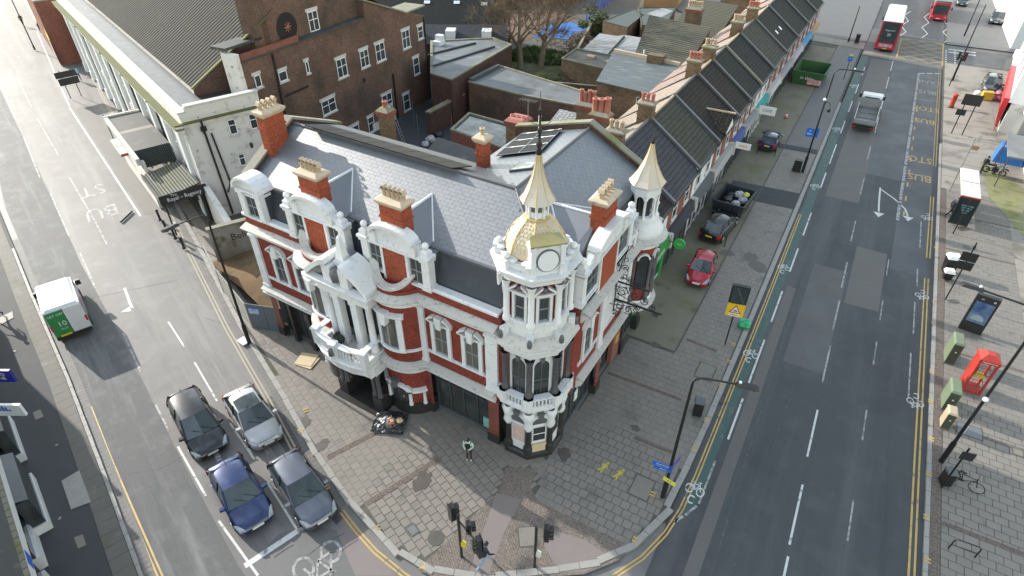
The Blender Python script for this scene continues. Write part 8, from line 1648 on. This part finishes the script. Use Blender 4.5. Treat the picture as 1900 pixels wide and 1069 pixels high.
cab_at('green cabinet just below the advertising screen', 1760, 676, .5, 1.2, 1.5, 'cab_green'); cab_at('green cabinet left of the red telephone box', 1755, 763, .5, 1.2, 1.35, 'cab_green'); cab_at('small buff cabinet in front of the green one by the telephone box', 1752, 797, .42, .7, 1.1, 'buff')
ad = thing('advertising_kiosk', 'tall black digital advertising kiosk with a lit blue screen', 'advertising kiosk', (18.55,22.8,.125), R(-8)); lp(ad, 'body', 'sign_black', lambda b: b.box(-.62,.62,-.17,.17,0,2.75)); lp(ad, 'screen', mat('blue_screen', (.02,.06,.2), .12, (.2,.28,.32), .9, .35, spec=.7), lambda b: b.box(-.5,.5,-.185,-.165,.75,2.3)); lp(ad, 'header', 'trim', lambda b: b.box(-.5,.5,-.185,-.165,2.35,2.68)); text('lettering', 'link', .12, M['white_clean'], ad, face_mat((-.25,-.19,2.52),(1,0,0),(0,0,1))); lp(ad, 'emblem', 'white_clean', lambda b: (b.ring((0,0),.03,.06,0,12), setattr(b,'v',[(.38+p[0],-.19,2.52+p[1]) for p in b.v]))); lp(ad, 'base_panel', 'trim', lambda b: b.box(-.55,.55,-.18,-.165,.05,.65)); lp(ad, 'screen_arch', mat('screen_pale', (.25,.32,.36), .2), lambda b: b.add([(-.35+.35+.35*math.cos(a)*1.0,-.19,.95+.42*math.sin(a)) for a in [math.pi*k/10 for k in range(11)]], [tuple(range(11))]))
pb = thing('pillar_box', 'round red pillar box on the far right pavement', 'post box', P3(1765,200)); lp(pb, 'body', 'box_red', lambda b: b.lathe([(.26,.2),(.24,.3),(.24,1.35),(.26,1.4)], 14)); lp(pb, 'base', 'trim', lambda b: b.lathe([(.28,0),(.28,.2),(.25,.22)], 14)); lp(pb, 'cap', 'box_red', lambda b: b.lathe([(.3,1.4),(.3,1.48),(.2,1.58),(.001,1.62)], 14)); lp(pb, 'slot', 'soot', lambda b: b.box(-.1,.1,-.26,-.22,1.15,1.2))
# bus shelters
def shelter(label, loc, rz, L, D, h, advert=True, roofm='dirty_white'):
    t = thing('bus_shelter', label, 'bus shelter', loc, rz); l, d = L/2, D/2
    lp(t, 'roof', roofm, lambda b: b.prism([(-d,-l),(d,-l),(d,l),(-d,l)], h, h+.1, 0, [(-d+.05,-l+.05),(d-.05,-l+.05),(d-.05,l-.05),(-d+.05,l-.05)])); lp(t, 'roof_seam', 'lead', lambda b: b.box(-d+.06,d-.06,-.02,.02,h+.1,h+.12)); lp(t, 'fascia', 'box_red', lambda b: (b.box(-d,d,-l-.03,-l,h-.12,h+.06),))
    for y in (-l+.1,0,l-.1): lp(t, 'post', 'post', lambda b: b.tube([(d-.08,y,0),(d-.08,y,h)], .05, 6))
    for k in range(3): lp(t, 'glass_panel', mat('shelter_glass', (.1,.12,.12), .08, trans=.5), lambda b: b.box(d-.1,d-.07,-l+.15+k*(L-.3)/3,-l+.05+(k+1)*(L-.3)/3,.3,h-.15))
    lp(t, 'bench', 'box_red', lambda b: b.box(d-.5,d-.2,-l+.6,l-.6,.5,.56))
    if advert: 
        lp(t, 'advert_frame', 'sign_black', lambda b: b.box(-d,d,-l-.08,-l+.08,.15,h-.05)); lp(t, 'advert_screen', mat('dark_advert', (.012,.022,.026), .12), lambda b: b.box(-d+.08,d-.08,-l-.1,-l-.075,.3,h-.15))
        for i, s in enumerate(('SHARE THE','CITY IN A','BETTER','WAY')): text('advert_lettering', s, .16, mat('teal_ink', (.3,.55,.58), .4), t, face_mat((.05,-l-.105,1.85-.2*i),(1,0,0),(0,0,1)))
    return t
shelter('bus shelter with pale roof and dark digital advert at its near end', (17.9,40.0,.125), 0, 5.6, 1.35, 2.55)
shelter('bus shelter with white roof and red seat on the left pavement', (-48.8,9.55,.12), R(70), 4.2, 1.25, 2.5, False, 'white_ledge')
# bollards by the left entrance
bo = None
for i, (x,y) in enumerate(((299,410),(311,430),(327,444),(343,462))):
    p = P3(x,y); b = MB(); b.lathe([(.13,0),(.13,.12),(.09,.16),(.085,.85),(.11,.88),(.11,.98),(.02,1.04)], 10); 
    if bo is None: o = b.build('bollard', M['post'], None, p); bo = o
    else: o = bo.copy(); COL.objects.link(o); o.location = p
    tag(o, 'short black bollard, '+('farthest','second from the bus shelter','second from the lamp post','nearest to the hoarding')[i]+' of four by the hall entrance', 'bollard', 'bollards by the hall entrance')
b = MB(); b.tube([(0,0,0),(1.7,0,0)], .08, 8); p = P3(246,393); o = b.build('fallen_tube', M['post'], None, (p.x,p.y,.12), R(-62)); tag(o, 'long black tube lying across the kerb near the bus bay', 'tube')
# cycle stand, hoops and railings
def hoop(label, p, rz, L=.9, h=.75, m='post'):
    t = thing('cycle_stand', label, 'cycle stand', p, rz); lp(t, 'hoop', m, lambda b: b.tube([(-L/2,0,0),(-L/2,0,h-.12),(-L/2+.12,0,h),(L/2-.12,0,h),(L/2,0,h-.12),(L/2,0,0)], .03, 6)); lp(t, 'crossbar', m, lambda b: b.tube([(-L/2,0,.3),(L/2,0,.3)], .022, 5)); return t
p = P3(1785,1026); hoop('dark steel cycle stand on the near right pavement', p, R(5), 1.0)
for i, (x,y) in enumerate(((1345,458),(1308,448),(1438,290),(1405,287))): 
    p = P3(x,y); b = MB(); b.tube([(0,0,0),(0,0,1.0)], .04, 6); o = b.build('forecourt_post', M['post'], None, p); tag(o, ('thin black post behind the black estate, kerb side','thin black post behind the black estate, shop side','thin black post by the navy car, kerb side','thin black post by the navy car, shop side')[i], 'post', 'thin posts on the forecourt')
for i,(x,y) in enumerate(((1812,268),(1855,285))): p = P3(x,y); hoop(('pale','thin')[i]+' metal cycle hoop near the grey canopy', p, R(70), 1.1, .8, 'grey_post')
# traffic cones
def cone(label, p, s=1):
    t = thing('traffic_cone', label, 'traffic cone', p); lp(t, 'base', 'trim', lambda b: b.box(-.2*s,.2*s,-.2*s,.2*s,0,.04)); oc = mat('cone_orange', (.62,.1,.03), .5)
    lp(t, 'cone', oc, lambda b: b.lathe([(.16*s,.04),(.035*s,.75*s),(.001,.76*s)], 12)); lp(t, 'white_band', 'white_clean', lambda b: b.lathe([(.127*s,.27*s),(.087*s,.5*s)], 12)); return t
cone('orange and white traffic cone standing on the mossy forecourt', P3(1459,220)); cone('orange and white traffic cone on the heap of black plastic', (*at(729,785,.5).xy,.45), .8)
# dumped plastic sheet and bags beside the bow window
M['sheet_blk'] = mat('black_polythene', (.02,.021,.022), .22, (.045,.046,.048), 2, .5, bump=.8, bscale=9)
c0 = at(725,785,.15); b = MB(); n = 14; vs = []
for j in range(n+1):
    for i in range(n+1):
        u, v = i/n-.5, j/n-.5; vs.append((u*1.75, v*1.5, .03+.26*math.exp(-(u*u+v*v)*9)+random.uniform(0,.1)))
b.add(vs, [(j*(n+1)+i,j*(n+1)+i+1,(j+1)*(n+1)+i+1,(j+1)*(n+1)+i) for j in range(n) for i in range(n)], 0, False); o = b.build('plastic_sheet', M['sheet_blk'], None, (c0.x,c0.y,.13), R(25)); tag(o, 'crumpled black plastic sheet dumped under the bow window', 'plastic sheet')
bag('refuse_sack', 'brown sack on the black plastic sheet beside the cone', (c0.x+.2,c0.y-.15,.25), .3, mat('brown_sack', (.22,.17,.12), .8, (.15,.11,.08), 4, .5)); bag('refuse_bag', 'small white bag on the black plastic sheet', (c0.x-.25,c0.y-.05,.28), .16, 'bag_white'); bag('cardboard_scrap', 'torn buff cardboard at the wall on the black plastic sheet', (c0.x+.45,c0.y+.25,.25), .2, 'plywood', 'cardboard')
b = MB(); b.rbox((0,0,.05), (1.1,1.0,.03), R(8)); b.rbox((.12,-.1,.02), (1.15,1.0,.03), R(0)); b.v = b.v; p = at(570,668,.15); o = b.build('plywood_board', M['plywood'], None, (p.x,p.y,.135), R(10)); tag(o, 'loose sheets of pale plywood lying by the portico', 'plywood')
b = MB(); b.rbox((0,0,.02), (.75,.5,.03)); p = P3(453,634); o = b.build('loose_board', M['white_clean'], None, (p.x,p.y,.13), R(-8)); tag(o, 'white board lying flat at the foot of the slim left lamp', 'board')
bag('plant_debris', 'clump of dark dead plants on the portico balcony', (-12.0,-1.1,3.97), .42, mat('dark_foliage', (.02,.025,.02), .8, (.05,.055,.045), 8, .4, bump=.8, bscale=12), 'plant'); b = MB(); b.tube([(0,0,0),(1.5,-.3,.05)], .035, 5); o = b.build('broken_timber', M['terracotta'], None, (-11.4,-1.5,4.0)); tag(o, 'broken reddish timber lying on the portico balcony', 'timber')
b = MB(); b.rbox((0,0,.5), (1.1,.7,.9)); p = at(1832,180,.5); o = b.build('delivery_box', mat('yellow_crate',(.65,.42,.04),.5,(.55,.35,.03),3,.5), None, (p.x,p.y,.14), R(8)); tag(o, 'orange-yellow crate in front of the parked dark car', 'crate'); weld(o)
for i,(dx,dy,dz) in enumerate(((0,0,0),(.7,.1,0),(.4,0,.6))): bag('pink_bundle', ('left','right','top')[i]+' pink bundle in the heap beside the yellow crate', (21.7+dx,72.6+dy,.14+dz), .42, mat('pink_cloth',(.55,.2,.24),.7,(.45,.15,.2),3,.5), 'bundle', 'pink bundles by the shop')
b = MB(); b.lathe([(.001,0),(.4,0),(.42,.35),(.3,.5),(.001,.52)], 12); o = b.build('white_drum', M['white_clean'], None, (20.2,73.4,.14)); tag(o, 'round white drum left of the yellow crate', 'drum')
# wrought-iron hanging bracket on the right wall
ir = thing('iron_sign_bracket', 'large scrolled wrought-iron sign bracket projecting over the pavement', 'sign bracket', (.05,6.9,0)); 
lp(ir, 'upper_beam', 'iron', lambda b: b.tube([(0,0,7.35),(1.75,0,7.35)], .05, 5)); lp(ir, 'lower_beam', 'iron', lambda b: b.tube([(0,0,6.2),(2.6,0,6.2)], .06, 5)); lp(ir, 'wall_post', 'iron', lambda b: b.tube([(.06,0,5.4),(.06,0,8.4)], .04, 5))
def scroll(b, c, r, turns=1.4, sgn=1, a0=0, th=.025):
    n = 26; b.tube([(c[0]+r*(1-k/n*.85)*math.cos(a0+sgn*turns*2*math.pi*k/n), c[1], c[2]+r*(1-k/n*.85)*math.sin(a0+sgn*turns*2*math.pi*k/n)) for k in range(n+1)], th, 4, cap=False)
for i,(x,z,r,s) in enumerate(((.4,6.78,.36,1),(1.1,6.78,.32,-1),(1.65,6.62,.24,1),(.35,5.85,.33,-1),(.85,5.75,.26,1),(1.3,5.95,.18,-1),(.3,7.7,.28,1),(.75,7.62,.2,-1),(.4,8.2,.24,1),(2.1,6.42,.18,1),(2.3,6.0,.16,-1),(.15,5.3,.26,1))): lp(ir, 'scroll', 'iron', lambda b: (scroll(b, (x,0,z), r, 1.4, s, i), scroll(b, (x,.12,z), r*.8, 1.2, -s, i+1,.02)))
for z in (6.2,7.35): lp(ir, 'strut', 'iron', lambda b: b.tube([(.0,-.5,z),(1.6,0,z)], .025, 4)); lp(ir, 'strut', 'iron', lambda b: b.tube([(.0,.5,z),(1.6,0,z)], .025, 4))
lp(ir, 'tall_scroll', 'iron', lambda b: b.tube([(.1,-.3,7.3),(.25,-.35,8.4),(.35,-.35,9.0),(.55,-.35,9.15),(.62,-.35,9.0),(.52,-.35,8.9)], .025, 4)); lp(ir, 'tall_scroll', 'iron', lambda b: b.tube([(.1,.4,7.3),(.2,.4,8.6),(.3,.4,9.3),(.5,.4,9.4),(.55,.4,9.25)], .025, 4))
# hanging cables across the left road
cb = MB(); A_, B_ = at(217,397,.2), at(180,430,.2)
# satellite dishes, ladder and clutter in the yard
ld = thing('ladder', 'pale ladder leaning against the sooty wall in the yard', 'ladder', (*at(752,268,.2).xy,.12), R(100)); 
for s in (-.2,.2): lp(ld, 'rail', 'alu', lambda b: b.tube([(s,0,0),(s,.9,3.2)], .03, 4))
for k in range(9): lp(ld, 'rung', 'alu', lambda b: b.tube([(-.2,.09+.09*k*1.1,.3+.32*k),(.2,.09+.09*k*1.1,.3+.32*k)], .02, 4))
for i,(x,y,r,m) in enumerate(((800,262,.55,'bag_white'),(812,240,.45,'bag_white'),(815,252,.5,'bag_black'),(790,270,.4,'bag_white'),(822,232,.35,'bag_black'),(822,172,.7,'bag_white'))): bag('junk_heap', ('pale rubbish heap by the shed in the yard','pale sacks beside the wet roof','black sacks beside the wet roof','small pale heap next to the ladder','dark heap at the corner of the wet roof','white sheeting at the door of the brick block')[i], (*at(x,y,.2).xy,.12), r, m, 'rubbish')
for i,(x,y) in enumerate(((778,255),(770,230),(822,225),(841,258))): b = MB(); b.tube([(0,0,0),(0,0,2.6)], .025, 4); p = at(x,y,.2); o = b.build('washing_pole', M['grey_post'], None, (p.x,p.y,.1)); tag(o, ('thin grey pole in the yard by the white heap','thin grey pole nearest the ladder','thin grey pole before the pale flat roof','thin grey pole at the wet roof corner')[i], 'pole', 'thin poles in the yard')
ae = thing('roof_aerial', 'spindly television aerial behind the spire on the stock brick stack', 'aerial', (-12.7,20.6,8.7)); lp(ae, 'mast', 'grey_post', lambda b: b.tube([(0,0,0),(0,0,1.4)], .03, 4)); lp(ae, 'boom', 'grey_post', lambda b: (b.tube([(-.7,0,1.3),(.7,.2,1.3)], .02, 4), [b.tube([(-.6+.2*k,-.25,1.3),(-.6+.2*k,.35,1.35)], .012, 3) for k in range(7)]))
# ================================================================== PEOPLE
SK = mat('skin', (.3,.19,.14), .6)
def person(label, loc, rz, top, legs, hair=(.02,.018,.016), h=1.74, pose='stand', shoe=(.03,.03,.035), extras=None, lean=.0):
    s = h/1.74; t = thing('person', label, 'person', loc, rz)
    J = {'pel':(0,0,.94),'sp':(.02+lean*.4,0,1.14),'ch':(.03+lean,0,1.36),'nk':(.05+lean*1.3,0,1.5),'hd':(.09+lean*1.5,0,1.58),'ht':(.08+lean*1.5,0,1.68)}
    W = {'stand':((.03,.1,.5,.02,.11,.05,.14,.1),(-.03,-.1,.5,.0,-.11,.05,.14,-.1)),'walk':((.22,.1,.52,.34,.1,.09,.46,.1),(-.12,-.1,.5,-.42,-.1,.14,-.3,-.1))}[pose if pose == 'walk' else 'stand']
    R_ = {'pel':.14,'sp':.125,'ch':.145,'nk':.055,'hd':.085,'ht':.085}; names = list(J); V = [J[k] for k in names]; RR = [R_[k] for k in names]; E = [(i,i+1) for i in range(5)]
    def chain(root, pts, rads):
        p = root
        for q, r in zip(pts, rads): V.append(q); RR.append(r); E.append((p,len(V)-1)); p = len(V)-1
        return p
    for sd, (kx,ky,kz,ax,ay,az,tx,ty) in zip((1,-1), W):
        chain(0, [(0,sd*.09,.88),(kx,ky,kz),(ax,ay,az+.04),(tx,ty,.04 if pose != 'walk' or sd == 1 else .06)], [.1,.065,.045,.04])
        if pose == 'phone': arm = [(.05,sd*.19,1.4),(.05,sd*.25,1.12),(.28,sd*.09,1.12)]
        elif pose == 'walk': arm = [(.04+lean,sd*.2,1.4),(.0-sd*.12+lean,sd*.25,1.13),(.12-sd*.22+lean,sd*.22,.92)]
        else: arm = [(.04,sd*.2,1.4),(.02,sd*.24,1.13),(.1,sd*.22,.9)]
        e = chain(2, arm, [.07,.052,.036]); w3 = Vector(arm[2]); d = (w3-Vector(arm[1])).normalized(); palm = w3+d*.08; pe = chain(e, [palm], [.034])
        side = d.cross(Vector((0,0,1))).normalized() if abs(d.z) < .9 else Vector((1,0,0))
        for k in range(4): o_ = side*(.028*(k-1.5)); chain(pe, [tuple(palm+d*.035+o_), tuple(palm+d*(.085-.008*abs(k-1.5))+o_-Vector((0,0,.015)))], [.01,.008])
        chain(pe, [tuple(palm+side*.045-d*.01), tuple(palm+side*.06+d*.03)], [.011,.009])
    me = bpy.data.meshes.new('body'); me.from_pydata([tuple(c*s for c in v) for v in V], E, []); o = bpy.data.objects.new('body', me); COL.objects.link(o)
    md = o.modifiers.new('skin','SKIN'); md.use_smooth_shade = True
    for v, r in zip(me.skin_vertices[0].data, RR): v.radius = (r*s, r*s)
    me.skin_vertices[0].data[0].use_root = True; o.modifiers.new('sub','SUBSURF').levels = 1
    dg = bpy.context.evaluated_depsgraph_get(); m2 = bpy.data.meshes.new_from_object(o.evaluated_get(dg)); bpy.data.objects.remove(o)
    for m in (top, legs, SK, mat('shoe', shoe, .5)): m2.materials.append(m)
    for p in m2.polygons:
        z = p.center.z/s; y = abs(p.center.y)/s
        p.material_index = 3 if z < .1 else 2 if z > 1.52 else (1 if z < .93 and y < .18 else 0)
    hands = [Vector(V[i]) for i in range(len(V)) if abs(RR[i]-.034) < 1e-6]
    for p in m2.polygons:
        if any((p.center/s-hh).length < .1 for hh in hands): p.material_index = 2
    m2.polygons.foreach_set('use_smooth', [True]*len(m2.polygons)); b = bpy.data.objects.new('body', m2); COL.objects.link(b); b.parent = t
    hd = Vector(J['hd'])*s; b = MB(); b.ball((hd.x-.015,0,hd.z+.07*s), .112*s, 10); hm = MB(); b.v = [(x,y,z) for x,y,z in b.v]; b.build('hair', mat('hair', hair, .6), t)
    f = MB(); f.ball((hd.x+.1*s,0,hd.z+.03*s), .018, 6); [f.ball((hd.x+.085*s,sd*.035,hd.z+.06*s), .012, 6, 1) for sd in (-1,1)]; [f.ball((hd.x-.01,sd*.1,hd.z+.03*s), .022, 6) for sd in (-1,1)]; f.box(hd.x+.088*s,hd.x+.094*s,-.025,.025,hd.z-.03*s,hd.z-.022*s,1); f.build('face', [SK, M['trim']], t)
    if extras:
        for nm, m, fn in extras: lp(t, nm, m, fn)
    return t
DK = mat('dark_clothes', (.018,.018,.02), .75, (.03,.03,.034), 6, .5); NV = mat('navy_jacket', (.02,.025,.06), .7, (.012,.014,.03), 5, .5); MINT = mat('mint_jacket', (.52,.66,.56), .7, (.42,.55,.47), 6, .5); JEAN = mat('blue_jeans', (.25,.34,.44), .75, (.19,.26,.36), 5, .5); TEAL = mat('blue_coat', (.2,.38,.48), .7)
p = P3(872,853); person('person in a pale mint jacket and black trousers looking at a phone', p, R(-70), MINT, DK, pose='phone', shoe=(.5,.5,.5), extras=[('phone','trim',lambda b: b.box(.36,.38,-.05,.05,1.1,1.24)),('vest','trim',lambda b: b.box(.1,.16,-.13,.13,1.0,1.4)),('strap','trim',lambda b: b.tube([(.1,-.17,1.44),(-.12,-.05,1.46),(.1,.17,1.44)], .04, 5))])
p = P3(899,1050); person('person in navy jacket, rucksack and light blue jeans crossing the corner', p, R(62), NV, JEAN, pose='walk', lean=.05, extras=[('rucksack',DK,lambda b: b.prism([(-.28,-.16),(-.08,-.17),(-.08,.17),(-.28,.16)], 1.02, 1.46, 0, [(-.24,-.12),(-.08,-.14),(-.08,.14),(-.24,.12)]))])
p = P3(1760,402); person('person in dark clothes walking past the bus shelter advert', p, R(35), NV, DK, pose='walk', lean=.1)
p = P3(150,150); person('person in a light blue coat walking beside the white hall', p, R(160), TEAL, DK, pose='walk')
p = P3(3,592); person('person in dark clothes with a lime top at the left edge', p, R(-60), mat('lime_top', (.3,.42,.06), .7), DK, pose='walk')
p = P3(45,48); person('person in black walking on the far left pavement', p, R(150), DK, DK, pose='walk'); p = P3(78,62); person('person in dark coat standing near the far shop', p, R(30), DK, NV); p = P3(1819,322); person('person in dark coat standing behind the motorbike', p, R(-20), DK, DK)
# ================================================================== TREES AND PLANTS
M['bark'] = mat('pale_bark', (.27,.215,.15), .9, (.14,.12,.085), 2.5, .7, stretch=(2,2,.4), bump=.5, bscale=12); M['twig'] = mat('bare_twigs', (.2,.15,.095), .9, (.13,.1,.07), 3, .6); M['twig_red'] = mat('reddish_twigs', (.2,.12,.08), .9, (.13,.085,.06), 3, .6)
M['leafA'] = mat('leaf_olive', (.075,.1,.035), .7, (.05,.07,.025), 1.6, .6); M['leafB'] = mat('leaf_bright', (.12,.18,.045), .7, (.08,.12,.03), 1.6, .6)
def bare_tree(label, loc, h, seed, spread=.55, r0=.32, levels=6, lean=(0,0), twigm='twig', cat='tree', trunk_to=.26):
    rnd = random.Random(seed); t = thing('bare_tree', label, cat, loc); tr = MB(); limb = MB(); tw = MB()
    def grow(p, d, L, r, lv, mbx):
        n = 4; pts = [p]; q = p.copy(); dd = d.copy()
        for i in range(n): dd = (dd+Vector((rnd.gauss(0,.1),rnd.gauss(0,.1),rnd.gauss(.03,.07)))).normalized(); q = q+dd*L/n; pts.append(q.copy())
        rr = [max(.014,r*(1-.35*i/n)) for i in range(n+1)]
        (limb if lv > 2 else tw).tube(pts, rr, 6 if lv > 3 else 4 if lv > 1 else 3, cap=False)
        if lv == 0: return
        k = 3 if lv > 2 else 4
        for j in range(k):
            a = rnd.uniform(0,2*math.pi); tilt = rnd.uniform(.35,.75)*(1.1 if j else .5); x = dd.orthogonal().normalized(); y = dd.cross(x)
            nd = (dd*math.cos(tilt)+(x*math.cos(a)+y*math.sin(a))*math.sin(tilt)); nd.z += .12; nd.normalize(); i = rnd.randint(2,n)
            grow(pts[i], nd, L*rnd.uniform(.62,.82), rr[i]*rnd.uniform(.5,.68), lv-1, limb)
    top = Vector((lean[0],lean[1],h*trunk_to)); pts = [Vector((0,0,0)),Vector((lean[0]*.4,lean[1]*.4,h*trunk_to*.5)),top]; tr.tube(pts, [r0*1.2,r0,r0*.8], 10)
    tr.build('trunk', M['bark'], t)
    for j in range(4):
        a = 2*math.pi*j/4+rnd.uniform(-.4,.4); d = Vector((math.cos(a)*spread,math.sin(a)*spread,rnd.uniform(.7,1.1))).normalized(); grow(top-Vector((0,0,rnd.uniform(0,h*.1))), d, h*.27, r0*.55, levels-1, limb)
    grow(top, Vector((.05,.05,1)).normalized(), h*.25, r0*.6, levels-1, limb)
    limb.build('limb', M['bark'], t); tag(tw.build('crown', M[twigm], t), kind=None); return t
bare_tree('tall bare tree with pale trunk, the left of the pair behind the pale flat roof', (-32.6,54.6,.1), 13.5, 3, 1.0, .36, 7, (-.3,.1)); bare_tree('tall bare tree with yellowish trunk, the right of the pair beside the garden', (-30.6,56.6,.1), 14.5, 8, 1.05, .36, 7, (.4,.3))
bare_tree('bare reddish tree beyond the blue court', (-40,83,.1), 9, 5, .9, .2, 5, twigm='twig_red'); bare_tree('bare tree left of the tall pair by the slate house', (-37.5,60,.1), 9, 12, 1.0, .18, 5); bare_tree('bare tree with reddish twigs behind the dark roofs', (-46,74,.1), 10, 15, 1.0, .2, 5, twigm='twig_red')
def bush(name, label, loc, r, h, n, ms, cat='bush', size=.12):
    rnd = random.Random(int(loc[0]*31+loc[1])); t = thing(name, label, cat, loc); b = MB(); cl = [(rnd.gauss(0,.5),rnd.gauss(0,.5),rnd.uniform(.15,.95),rnd.uniform(.25,.45)) for _ in range(11)]
    for _ in range(n):
        c = rnd.choice(cl); d = Vector((rnd.gauss(0,1),rnd.gauss(0,1),rnd.gauss(0,1))).normalized()*c[3]*rnd.uniform(.5,1); p = Vector((c[0]*r*.8+d.x*r, c[1]*r*.8+d.y*r, max(.05,c[2]*h+d.z*h*.5)))
        u = Vector((rnd.gauss(0,1),rnd.gauss(0,1),rnd.gauss(0,.6))).normalized(); v = u.orthogonal().normalized(); s = size*rnd.uniform(.6,1.4)
        b.quad(p-u*s, p+v*s*.5, p+u*s, p-v*s*.5, 0 if rnd.random() < .65 else 1)
    st = MB(); [st.tube([(0,0,0),(c[0]*r*.6,c[1]*r*.6,c[2]*h*.8)], .03, 4, cap=False) for c in cl]; st.build('stem', M['bark'], t); b.build('crown', ms, t); return t
bush('bush', 'dense olive green bush at the end of the boundary wall', (-30.2,75.5,.1), 2.8, 3.8, 3800, [M['leafA'],M['leafB']], size=.16)
bush('shrub', 'bright green shrub in the garden next to the lawn', (-25.5,53.4,.1), 1.0, 1.3, 900, [M['leafB'],M['leafA']]); bush('shrub', 'green shrub between the tree trunks', (-35,58,.1), 1.6, 1.4, 1200, [M['leafB'],M['leafA']]); bush('shrub', 'low green shrub right of the tree trunks', (-29.2,58.6,.1), 1.5, 1.3, 1000, [M['leafB'],M['leafA']])
bush('bramble', 'tangled grey-brown bramble along the boundary wall', (-27.8,61.5,.1), 2.2, 2.4, 1500, [M['twig'],M['bark']], 'bramble', .12); bush('bramble', 'tangled bramble farther along the boundary wall', (-29.4,67.5,.1), 2.2, 2.6, 1500, [M['twig'],M['bark']], 'bramble', .12)
bush('planter', 'green plant in a pale square planter at the right edge', (21.9,14.9,.14), .35, .5, 260, [M['leafB'],M['leafA']], 'planter', .08)
def grass(label, poly, n, h, ms, name='garden_weeds'):
    rnd = random.Random(4); b = MB(); x0,x1 = min(p[0] for p in poly),max(p[0] for p in poly); y0,y1 = min(p[1] for p in poly),max(p[1] for p in poly)
    for _ in range(n):
        p = (rnd.uniform(x0,x1),rnd.uniform(y0,y1))
        if not inside(p, poly): continue
        a = rnd.uniform(0,6.3); w_ = rnd.uniform(.08,.2); b.add([(p[0]-w_*math.cos(a),p[1]-w_*math.sin(a),.13),(p[0]+w_*math.cos(a),p[1]+w_*math.sin(a),.13),(p[0]+rnd.gauss(0,.12),p[1]+rnd.gauss(0,.12),.13+h*rnd.uniform(.4,1.2))], [(0,1,2)], rnd.randrange(len(ms)))
    o = b.build(name, ms); tag(o, label, 'weeds', kind='stuff'); return o
M['lawn'] = mat('yellow_green_lawn', (.24,.27,.035), .9, (.17,.2,.035), 1.5, .6)
sheet('lawn', [(-27.2,45.9),(-21.6,44.1),(-18.0,47.4),(-19.4,49.0),(-25.6,48.6)], .14, M['lawn'], pav)
grass('yellow-green grass on the small back lawn', [(-27.2,45.9),(-21.6,44.1),(-18.0,47.4),(-19.4,49.0),(-25.6,48.6)], 1800, .15, [M['lawn'],M['leafB']], 'lawn_grass'); grass('tall green weeds in the back garden', [(-28,49.2),(-20,49.2),(-19.5,51),(-25.8,52.2),(-29,51)], 2500, .5, [M['leafA'],M['leafB'],M['twig']]); grass('green weeds under the bare trees', [(-38,57),(-29.5,57.5),(-28,63),(-36,64)], 2600, .6, [M['leafB'],M['leafA']]); grass('sparse weeds on the earth of the empty plot', [(-29,5.5),(-20.5,3),(-20.5,9),(-28,10)], 500, .3, [M['leafA'],M['twig']])
